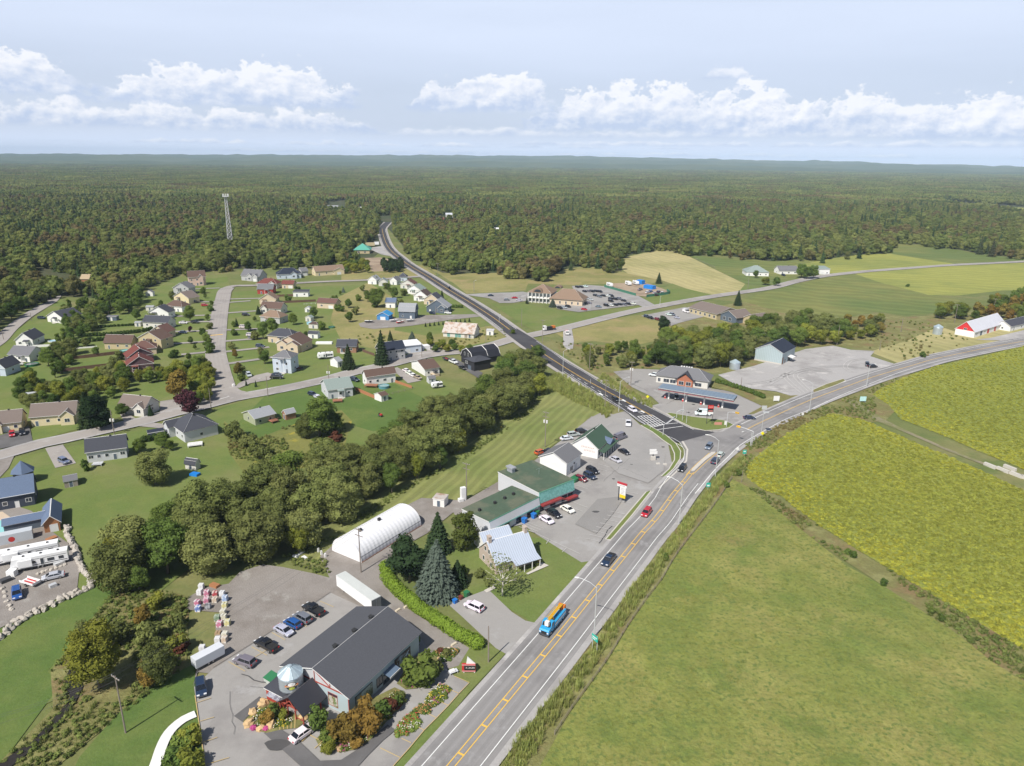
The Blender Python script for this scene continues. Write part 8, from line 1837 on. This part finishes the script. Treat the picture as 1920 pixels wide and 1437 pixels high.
p=G(1166,942); o=empty('store_pylon',p,heading(p,G(1178,946)),'tall store sign with red top, white boards and yellow foot','sign'); box_part(o,'posts',blackm,(-1.35,-1.15,-.1,.1,0,5.2),(1.0,1.15,-.1,.1,0,2.0)); box_part(o,'red_top',mat('sign_red',(.45,.03,.04),.4),(-1.9,1.4,-.2,.2,5.9,6.5)); box_part(o,'top_board',trim,(-1.9,1.4,-.2,.2,5.1,5.897)); box_part(o,'boards',trim,(-.85,1.1,-.15,.15,2.6,5.0)); box_part(o,'yellow_board',mat('sign_board_yellow',(.80,.55,.02),.4),(-.85,1.1,-.15,.15,1.5,2.58)); b=MB(); [b.box(-.6+.1*(k % 3),.8 - .2*(k % 2),-.165,-.153,2.9+k*.42,3.05+k*.42) for k in range(5)]; [b.box(-1.7+k*.45,-1.4+k*.45,-.215,-.203,5.4,5.7) for k in range(6)]; b.build('legend',mat('ink_grey',(.35,.33,.36),.5),o)
p=G(1224,864); o=empty('lot_sign',p,.1,'white double board sign on a block at the curved kerb','sign'); box_part(o,'block',m_conc,(-.8,.8,-.6,.6,0,1.7)); box_part(o,'post',trimdark,(-.2,.1,-.1,.1,1.703,2.5)); box_part(o,'boards',trim,(-1.3,1.4,-.15,.15,2.5,3.5),(-1.4,1.0,-.15,.15,3.55,4.3))
for i,x in enumerate((1233.5,1246.5)): p=G(x,872+i); o=empty('concrete_block',p,.2,['pale concrete block next to the double board sign','pale concrete block nearer the curved kerb'][i],'block'); b=MB(); b.hexa([(-.7,-.4,0),(.7,-.4,0),(.7,.4,0),(-.7,.4,0),(-.55,-.28,.75),(.55,-.28,.75),(.55,.28,.75),(-.55,.28,.75)]); b.build('block',m_conc,o)
p=G(1329.5,797); o=empty('price_pylon',p,0,'filling station price sign with red and black panels','sign'); box_part(o,'posts',trimdark,(-1.2,-1.05,-.1,.1,0,8.2),(1.0,1.15,-.1,.1,0,8.2)); box_part(o,'red_panel',red_m,(-1.1,1.1,-.15,.15,6.9,8.3)); box_part(o,'price_panel',blackm,(-1.1,1.1,-.15,.15,5.5,6.85)); box_part(o,'white_panel',trim,(-1.1,1.1,-.15,.15,4.6,5.45)); b=MB(); [b.box(-.8+k*.42,-.5+k*.42,-.165,-.153,z,z+.5) for k in range(4) for z in (5.7,7.3)]; b.build('figures',mat('ink_red2',(.7,.25,.22),.4),o)
sign('low_sign',(1346,799),3.0,.3,1.6,0,mat('sign_pink',(.55,.25,.2),.5),'low reddish banner on the station island',2); o=sign('small_board',(1360,799),1.0,.4,2.0,0,trim,'white upright board at the island tip',2); sign('lot_board',(1455,755),2.6,.8,3.0,0,trim,'blank white board before the gravel lot',2); sign('field_board',(1617,756),2.8,.9,3.0,0,mat('sign_pale',(.5,.75,.72),.5),'pale turquoise board at the start of the farm track',2)
p=G(880,1262); o=empty('shop_sign',p,0,'red and black roadside sign with white lettering and a white peaked top','sign'); h_=heading(p,G(893,1262)); o.rotation_euler.z=h_; b=MB()
b.hexa([(-1.5,-.25,.5),(1.25,-.25,.5),(1.25,.15,.5),(-1.5,.15,.5),(-1.5,-.25,2.3),(1.25,-.25,2.3),(1.25,.15,2.3),(-1.5,.15,2.3)]); b.build('red_frame',red_m,o); box_part(o,'black_panel',blackm,(-1.05,1.2,-.28,-.253,.85,1.95)); box_part(o,'pink_rail',mat('rail_pink',(.6,.25,.25),.6),(-1.5,1.25,-.30,-.283,2.0,2.3),(-1.5,1.25,-.30,-.283,.5,.8)); b=MB(); b.prism([(-.6,2.303),(1.25,2.303),(-.35,4.0)],-.1,.1); b.build('peaked_top',trim,o); box_part(o,'legs',trim,(-1.2,-1.0,-.2,0,0,.5),(.95,1.15,-.2,0,0,.5)); text_part(o,'À LOUER',.45,(.2,-.30,1.45),(R(90),0,0),trim)
p=G(850,1264); o=empty('planter_table',p,.5,'small grey-white display table by the path to the road sign','table'); box_part(o,'table_top',mat('galv2',(.6,.62,.66),.5),(-.9,.9,-.5,.5,.7,.8)); box_part(o,'leg',alu,(-.85,-.75,-.45,.45,0,.7),(.75,.85,-.45,.45,0,.7)); box_part(o,'box',trim,(-.7,.3,-.4,.4,.803,1.05))
p=G(1170.5,934); 
# ---------------------------------------------------------------- stacked goods, boulders, bins, fences
pal_w=mat('pallet_wood',(.48,.37,.24),.9,var=.2,vs=4)
def wrapm(n,c,c2=None): return mat('wrap_' +n,c,.5,var=.3,vs=2.2,c2=c2,c2s=1.6,c2lo=.48,c2hi=.54)
WR=dict(white=wrapm('white',(0.65,0.65,0.66)),pink=wrapm('pink',(0.49,0.17,0.26),(0.65,0.60,0.62)),red=wrapm('red',(0.43,0.07,0.08),(0.64,0.55,0.50)),blue=wrapm('blue',(0.29,0.38,0.56),(0.62,0.65,0.70)),dblue=wrapm('dblue',(0.13,0.19,0.44),(0.62,0.65,0.70)),yellow=wrapm('yellow',(0.55,0.50,0.24),(0.58,0.58,0.50)),cream=wrapm('cream',(0.55,0.52,0.41),(0.61,0.60,0.54)),green=wrapm('green',(0.20,0.28,0.18),(0.37,0.41,0.33)),grey=wrapm('grey',(0.37,0.37,0.40),(0.11,0.11,0.12)),beige=wrapm('beige',(0.49,0.39,0.30),(0.60,0.56,0.50)),tan=wrapm('tan',(0.37,0.26,0.16)))
PAL=[(352,332,'white','white wrapped pallet stack with a dark side, at the far corner of the yard'),(372,262,'white','white covered stack farthest back in the yard'),(437,345,'pink','pink and white pallet stack in the back row'),(536,350,'red','red topped pallet stack in the back row'),(622,345,'white','white pallet stack at the right end of the back row'),(325,455,'pink','pink striped pallet stack left in the second row'),
       (432,432,'pink','dusty pink pallet stack in the middle of the second row'),(537,420,'beige','beige-white pallet stack right in the second row'),(657,410,'blue','light blue pallet stack at the right edge of the yard'),(333,525,'dblue','blue and white pallet stack lowest at the left'),(452,500,'grey','grey pallet stack beside the blue and white one'),(652,485,'yellow','yellowish pallet stack just below the light blue one'),
       (632,570,'cream','cream pallet stack right of the green one'),(562,640,'green','green wrapped pallet stack'),(642,625,'cream','yellow-cream pallet stack right beside the green one, lower'),(590,715,'pink','pinkish white pallet stack below the green one'),(686,700,'yellow','yellow topped pallet stack farthest right'),(570,800,'tan','low brown heap of bags between the pallets'),(655,842,'cream','wide cream pallet stack in the lowest pair'),(650,900,'beige','brownish pallet stack under the cream one'),(568,910,'white','white pallet stack lowest in the middle'),(383,1005,'white','white pallet stack beside the small box trailer')]
for (x,y,c,lb) in PAL:
    p=G(320+x/6.4,1060+y/6.4+4); o=empty('pallet_stack',p,rs.uniform(-.15,.15),lb,'pallet stack','pallet stacks in the gravel yard'); o.scale=(1.1,1.1,1.05); b=MB()
    for k in range(3): b.box(-.55,.55,-.5+k*.42,-.35+k*.42,0,.1)
    for k in range(5): b.box(-.55+k*.235,-.40+k*.235,-.5,.5,.1,.13)
    b.build('pallet',pal_w,o); hh=.5 if c == 'tan' else rs.uniform(1.1,1.45); b=MB(); n=max(2,int(hh/.17))
    for k in range(n):
        z=.13+k*hh/n
        for (x0,x1,y0,y1) in (((-.54,-.01,-.49,.49),(.01,.54,-.49,.49)) if k % 2 else ((-.54,.54,-.49,-.01),(-.54,.54,.01,.49))): j=rs.uniform(-.025,.025); b.hexa([(x0+j,y0,z),(x1+j,y0,z),(x1+j,y1,z),(x0+j,y1,z),(x0+.05+j,y0+.05,z+hh/n - .01),(x1 - .05+j,y0+.05,z+hh/n - .01),(x1 - .05+j,y1 - .05,z+hh/n - .01),(x0+.05+j,y1 - .05,z+hh/n - .01)])
    b.build('bags',WR[c],o)
rock=mat('boulder',(.44,.40,.35),.95,var=.3,vs=1.2,bump=.6,bs=3); rock2=mat('boulder_gold',(.55,.38,.20),.95,var=.25,vs=2,bump=.6,bs=3)
def boulder(p,r,m,label,group=None,seed=0):
    b=MB(); b.blob((0,0,r[2]*.72),r,2,.24,seed=seed); me=b.mesh('boulder',m); o=link(bpy.data.objects.new('boulder',me)); o.location=p; o.rotation_euler=(0,0,rs.uniform(0,6)); tag(o,label,'boulder',group); return o
BW=smooth(GP([(126,992),(127,1010),(140,1030),(147,1052),(154,1070),(170,1086),(168,1102),(145,1113),(112,1128),(82,1143),(52,1156),(30,1170),(10,1188),(-14,1206)]),1.25)
for i,p in enumerate(BW):
    for row in (0,1): boulder(p+Vector((rs.uniform(-.2,.2)+row*.6,rs.uniform(-.2,.2) - row*.4,0 if row else .35)),(rs.uniform(.8,1.1),rs.uniform(.5,.72),rs.uniform(.45,.7)),rock,'pale upper boulder of the curved wall' if row == 0 else 'pale lower boulder of the curved wall','upper wall boulders' if row == 0 else 'lower wall boulders',i)
for i,(x,y) in enumerate(((5,1106),(9,1113),(10,1121),(14,1130),(18,1138),(22,1145))): boulder(G(x,y),(.6,.5,.45),rock,'rounded boulder in the short row','short boulder row',50+i)
for i,(x,y) in enumerate(((72,1078),(80,1075),(88,1072),(97,1070),(106,1067),(115,1064),(122,1061))): boulder(G(x,y),(.7,.5,.4),rock,'yellowish boulder under the lower camper','camper boulder line',70+i)
for i,(x,y,r,lb) in enumerate(((494,1318,.9,'golden boulder at the lean-to corner'),(493,1325,1.1,'long golden boulder second from the lean-to'),(475,1340,1.0,'golden boulder at the left point of the bed'),(468,1360,1.2,'large golden boulder by the left pink cushion'),(490,1370,.9,'golden boulder between the pink cushions'),(509,1363,1.1,'upright golden boulder right of the pink cushions'),(532,1346,1.0,'golden boulder in the heart of the bed'),(568,1348,1.1,'golden boulder below the porch corner'),(636,1408,.8,'golden boulder at the orange shrubs'),(912 - 88,1238,.6,'pale boulder by the hedge end bed'))): boulder(G(x,y),(r,r*.7,r*.65),rock2,lb,None,90+i)
def block(base,d,L,w,h,label,m=m_conc,cat='block',name='stone_block'):
    p=G(*base); o=link(bpy.data.objects.new(name,MB().hexa([(-L/2,-w/2,0),(L/2,-w/2,0),(L/2,w/2,0),(-L/2,w/2,0),(-L/2+.05,-w/2+.05,h),(L/2 - .05,-w/2+.05,h),(L/2 - .05,w/2 - .05,h),(-L/2+.05,w/2 - .05,h)]).mesh('block',m))); o.location=p; o.rotation_euler.z=heading(p,G(base[0]+d[0],base[1]+d[1])); return tag(o,label,cat)
cream_m=mat('stone_cream',(.60,.52,.40),.9,var=.15)
for b_,lb in (((746,1147),'pale stone block left of its twin behind the shop'),((762,1140),'pale stone block nearest the hedge middle'),((838,1221),'pale stone block beside the dry plants'),((851,1211),'pale stone block at the hedge end')): block(b_,(8,-5),1.4,.6,.6,lb,cream_m)
for i,(x,y) in enumerate(((1856,876),(1880,884),(1905,893),(1893,880),(1925,900))): block((x,y),(20,8),4.2,1.0,1.1,['long pale concrete slab first on the farm track','long pale concrete slab second on the farm track','long pale concrete slab at the right edge on the farm track','concrete slab lying behind the second one','concrete slab cut by the right edge'][i],m_conc,'concrete slab','concrete_slab')
# white blocks under the pole, container box, junk at the belt edge
for k,(x,y,z) in enumerate(((864,941,0),(868.5,939,0),(868.5,939,1.15),(868.5,939,2.3),(868.5,939,3.4))): o=link(bpy.data.objects.new('white_block',MB().box(-.75,.75,-.6,.6,0,1.1).mesh('white_block',trw))); p=G(x,y); o.location=(p.x,p.y,z); o.rotation_euler.z=.5; tag(o,['white wrapped block on the ground left of the stack','lowest white wrapped block of the stack by the pole','second white wrapped block of the stack by the pole','third white wrapped block of the stack by the pole','topmost white wrapped block of the stack by the pole'][k],'block')
o,L,D=house((812,950),(833,953),(801,938),2.6,.1,'flat','white','rusttin','low white storage box with half rusty roof behind the greenhouse',cat='storage box',name='storage_box',nf=1,ns=0,shed=True)
block((560,1040),(8,-6),3.2,1.6,.5,'white sheet lying on the weeds left of the greenhouse',trw,'sheet','plastic_sheet'); block((571,1047),(4,3),1.6,1.0,.4,'small white junk right below the white sheet',trw,'junk','junk')
for i,(x,y) in enumerate(((597,1036),(603,1041),(610,1046))): block((x,y),(3,3),.5,.5,1.3,['first of three white posts left of the greenhouse','middle of three white posts left of the greenhouse','last of three white posts left of the greenhouse'][i],trim,'post','white_post')
block((403,1101),(6,2),2.4,1.4,.8,'rusty orange metal scrap at the top of the yard',mat('rust_orange',(.36,.16,.07),.9,var=.3,vs=2),'scrap','scrap_metal'); block((366,892),(6,1),3.0,2.0,.9,'bright blue tarpaulin heap beside the small barn-roofed shed',mat('tarp_blue',(.01,.20,.62),.5,var=.25,vs=1.5),'tarpaulin','tarpaulin')
block((1201,533),(6,1),6,4.5,3.5,'bright blue tarpaulin-covered boat at the top of the compound',MAT['tarp_blue'],'tarpaulin','tarpaulin'); block((1218,542),(6,1),9,5,3.0,'large blue tarpaulin heap in the middle of the compound',MAT['tarp_blue'],'tarpaulin','tarpaulin')
def bin_(base,m,label,s=1.0,d=(8,-5)):
    p=G(*base); o=empty('wheeled_bin',p,heading(p,G(base[0]+d[0],base[1]+d[1])),label,'bin'); b=MB(); b.hexa([(-.32*s,-.32*s,.05),(.32*s,-.32*s,.05),(.32*s,.32*s,.05),(-.32*s,.32*s,.05),(-.42*s,-.42*s,1.1*s),(.42*s,-.42*s,1.1*s),(.42*s,.42*s,1.1*s),(-.42*s,.42*s,1.1*s)]); b.build('bin_body',m,o); box_part(o,'lid',m,(-.46*s,.46*s,-.46*s,.46*s,1.1*s+.003,1.2*s)); return o
bin_((853,1133),bluem,'blue wheeled bin beside the long hedge',1.1); bin_((864,1126),mat('bin_brown',(.16,.04,.03),.6),'dark red bin between the blue and green ones',1.0); bin_((875,1120),greenm,'green wheeled bin at the driveway',1.3); bin_((983,982),bluem,'left blue bin at the store front',1.5); bin_((1000.5,973),bluem,'right blue bin at the store front',1.5); bin_((1007,967),greenm,'green plant-filled bin by the store door',1.3)
def skip_(base,d,label,m,L=3.2):
    p=G(*base); o=empty('dumpster',p,heading(p,G(base[0]+d[0],base[1]+d[1])),label,'dumpster'); b=MB(); b.hexa([(-L/2,-.8,.1),(L/2,-.8,.1),(L/2,.8,.1),(-L/2,.8,.1),(-L/2,-1.0,1.3),(L/2,-1.0,1.3),(L/2,1.0,1.7),(-L/2,1.0,1.7)]); b.build('dumpster_body',m,o); b=MB(); b.hexa([(-L/2 - .05,-1.05,1.31),(L/2+.05,-1.05,1.31),(L/2+.05,1.05,1.71),(-L/2 - .05,1.05,1.71),(-L/2 - .05,-1.05,1.38),(L/2+.05,-1.05,1.38),(L/2+.05,1.05,1.78),(-L/2 - .05,1.05,1.78)]); b.build('lid',greenm,o); return o
skip_((1079,903),(8,-5),'green dumpster at the right corner of the main store',greenm); skip_((509,1280),(8,5),'white dumpster with green lid behind the grain bin',mat('dumpster_pale',(.55,.6,.55),.5),2.2)
def fence(pts,h,m,label,step=2.4,board=True,cat='fence',pm=None):
    P=smooth(GP(pts),step); b=MB(); c=MB()
    for i,p in enumerate(P): b.box(p.x - .06,p.x+.06,p.y - .06,p.y+.06,0,h+.08)
    for p,q_ in zip(P[:-1],P[1:]):
        d=(q_ - p).normalized(); n=Vector((-d.y,d.x,0))*.03
        for (z0,z1) in (((.08,h),) if board else ((h*.45,h*.5),(h*.9,h*.95))): c.hexa([(p.x - n.x,p.y - n.y,z0),(q_.x - n.x,q_.y - n.y,z0),(q_.x+n.x,q_.y+n.y,z0),(p.x+n.x,p.y+n.y,z0),(p.x - n.x,p.y - n.y,z1),(q_.x - n.x,q_.y - n.y,z1),(q_.x+n.x,q_.y+n.y,z1),(p.x+n.x,p.y+n.y,z1)])
    o=empty('fence',(0,0,0),0,label,cat); b.build('fence_posts',pm or m,o); c.build('fence_boards' if board else 'fence_wires',m,o); return o
fb=mat('fence_brown',(.13,.075,.05),.9,var=.15,vs=1); fr_=mat('fence_cedar',(.40,.17,.08),.9,var=.15,vs=1)
fence([(111,677),(160,672),(226,664)],1.8,fb,'upper brown board fence across the gardens left of the plum houses'); fence([(98,700),(160,693),(212,687)],1.8,fb,'lower brown board fence across the gardens left of the plum houses'); fence([(129,656),(182,652)],.9,trim,'low white fence beside the small pool and the garage')
fence([(62,652),(105,650)],1.4,trim,'white board fence of the yard with the round pool'); fence([(119,607),(140,607)],1.4,trim,'white board fence right of the leftmost gabled house'); fence([(667,733),(704,749)],1.7,fr_,'cedar board fence from the bungalow deck to the white shed'); fence([(741,718),(772,729)],1.4,fr_,'cedar board fence right of the round pool')
fence([(729,742),(776,730)],1.1,wood_m,'grey rail fence along the yard behind the white shed',board=False); fence([(680,660),(702,668)],1.5,fb,'dark fence left of the house behind the slim spruce'); fence([(520,557),(552,556)],1.7,fb,'dark board fence left of the long white garage'); fence([(530,569),(592,566)],1.7,fb,'dark board fence left of the large beige garage')
fence([(1133,539),(1192,555.5)],2.2,mat('fence_green',(.05,.17,.11),.8),'dark green screen fence on the left side of the compound'); fence([(1212,558),(1254,552),(1250,547)],2.2,MAT['fence_green'],'dark green screen fence on the right side of the compound'); fence([(1040,1345+35),(1072,1332),(1135,1245),(1176,1178),(1214,1123),(1240,1090),(1270,1040),(1339,949),(1372,899)],1.2,wood_m,'wire fence with grey posts along the hay field',3.0,False)
fence([(1304,486),(1340,503)],1.2,wood_m,'pale rail fence by the far pasture',board=False); fence([(570,572),(597,570)],1.0,trim,'low white fence beside the large beige garage',board=False)
# pools and small garden things
def pool(base,r,h,label,m,cat='pool',water=(.12,.35,.45)):
    p=G(*base); o=empty('round_pool',p,0,label,cat); b=MB(); b.lathe([(r,0),(r,h),(r+.12,h),(r+.12,h+.06),(r - .1,h+.06),(r - .1,h - .25)],20); b.build('pool_wall',m,o); b=MB(); b.lathe([(r - .12,h - .22),(r - .12,h - .2)],20); b.build('water',mat('water_%d' % int(water[0]*100),water,.1,var=.05),o); return o
tl=mat('pool_teal',(.10,.26,.30),.5); pool((720,728),2.4,1.3,'round teal pool behind the brown-roofed bungalow',tl,water=(.28,.42,.42)); pool((99,641),2.3,.6,'small round pool in the white-fenced yard',trim,water=(.25,.5,.6)); pool((233,659),2.2,.6,'small turquoise pool in front of the long mustard garage',tl,water=(.2,.5,.45)); pool((200,699),2.6,.9,'covered blue pool below the lower brown fence',MAT['tarp_blue'],water=(.16,.25,.5)); pool((582,608),2.2,1.1,'light blue round pool beside the tiny pale-roofed shed',mat('pool_light',(.35,.6,.7),.5),water=(.36,.62,.72))
pool((60,686),3.0,1.1,'large green-rimmed trampoline behind the long low white house',greenm,'trampoline',(.18,.2,.2)); pool((622,615),1.9,.8,'dark green round trampoline in the meadow yard',greenm,'trampoline',(.03,.09,.08)); block((608,645),(12,0),9,2.8,1.1,'long white above-ground tank on the grass beside the dark shed',trw,'tank','water_tank')
T('rustbush',605,618,610,'small red-leaved shrub right of the cream playhouse'); block((797,656),(8,-1),4.5,4.0,2.6,'white tent garage at the right end of the pale workshop',trw,'tent','tent_garage'); block((803,661),(2,2),.8,.5,.9,'dark box at the street by the workshop',blackm,'box','street_box') if False else None
block((438,726),(3,2),1.2,1.0,1.4,'grey mailbox cluster at the corner of the curved driveway',MAT['trim_white'],'mailbox','mailbox_cluster')
block((24,1081),(6,0),2.0,1.6,1.8,'white cube-shaped tank on the gravel left of the open trailer',trw,'tank','cube_tank');
for x,y,L_,w_,h_,m_,lb in ((38,1000,2.2,1.2,.9,deck_m,'wooden planter box beside the pool patio'),(30,1006,1.4,1.4,.8,trimdark,'dark grill table on the pool patio'),(44,1012,3.0,1.6,.7,cream_m,'heap of pale stones left of the timber garage'),(97,1012,2.6,1.6,.6,MAT['rust_orange'],'reddish brick heap in front of the timber garage'),(104,1020,1.8,1.2,.9,greenm,'small green bin cluster in front of the timber garage'),(112,1060,2.4,1.4,1.0,alu,'grey tarped load near the upper right boulders'),(12,1092,2.4,1.6,1.1,trimdark,'dark tarped load at the left edge of the camper yard'),(100,1102,1.6,1.2,1.0,alu,'small grey machine below the silver car')): block((x,y),(5,-2),L_,w_,h_,lb,m_,'yard item','yard_item')
LT=[]
print('TREES',NTREES[0])
# ---------------------------------------------------------------- labels that point to one thing each
LAND=[((735,1010),'the arched greenhouse'),((330,1010),'the belt end'),((440,940),'the open lawn'),((560,900),'the slanting shrub row'),((640,880),'the dark lawn'),((720,850),'the belt middle'),((820,790),'the bungalow yards'),((900,720),'the black house'),((960,700),'the new road'),((990,660),'the road corner'),
        ((1260,650),'the station shop'),((1320,640),'the care home'),((1380,660),'the squat bin'),((1440,620),'the warehouse'),((1520,620),'the far pasture'),((1580,630),'the leaning pole'),((1800,590),'the barn'),((1900,580),'the right edge'),((60,740),'the dark lean-to'),((130,745),'the ranch house'),((210,725),'the plum houses'),
        ((100,600),'the leftmost house'),((130,660),'the brown fences'),((170,600),'the long garage'),((250,570),'the young wood'),((380,730),'the street corner'),((300,700),'the plum garden'),((0,590),'the left edge'),((240,1200),'the golden tree'),((330,1180),'the gravel yard'),((130,1010),'the timber garage'),((165,1080),'the camper corner'),((60,1150),'the boulder bend'),
        ((1140,545),'the lot top'),((1110,570),'the lot middle'),((1180,565),'the lot drive'),((1050,578),'the office')]
ORD='first second third fourth fifth sixth seventh eighth ninth tenth eleventh twelfth thirteenth fourteenth fifteenth sixteenth seventeenth eighteenth nineteenth twentieth'.split()+[t+'-' +u for t in ('twenty','thirty') for u in 'first second third fourth fifth sixth seventh eighth ninth'.split()]
bpy.context.view_layer.update()
by={}
for o in scn.objects:
    if o.parent is None and 'label' in o and o.get('kind') is None: by.setdefault(o['label'],[]).append(o)
for lb,L in by.items():
    if len(L) < 2: continue
    cl={}
    for o in L:
        x,y=to_px(o.matrix_world.translation); k=min(range(len(LAND)),key=lambda i: (LAND[i][0][0] - x) ** 2+(LAND[i][0][1] - y) ** 2); cl.setdefault(k if len(L) > 4 else -1,[]).append((x,o))
    for k,S_ in cl.items():
        S_.sort(key=lambda t: t[0])
        for i,(x,o) in enumerate(S_):
            w=(', %s from left' % ORD[min(i,36)] if len(S_) > 1 else ', only one')+(' near ' +LAND[k][1] if k >= 0 else ''); o['label']=lb+w
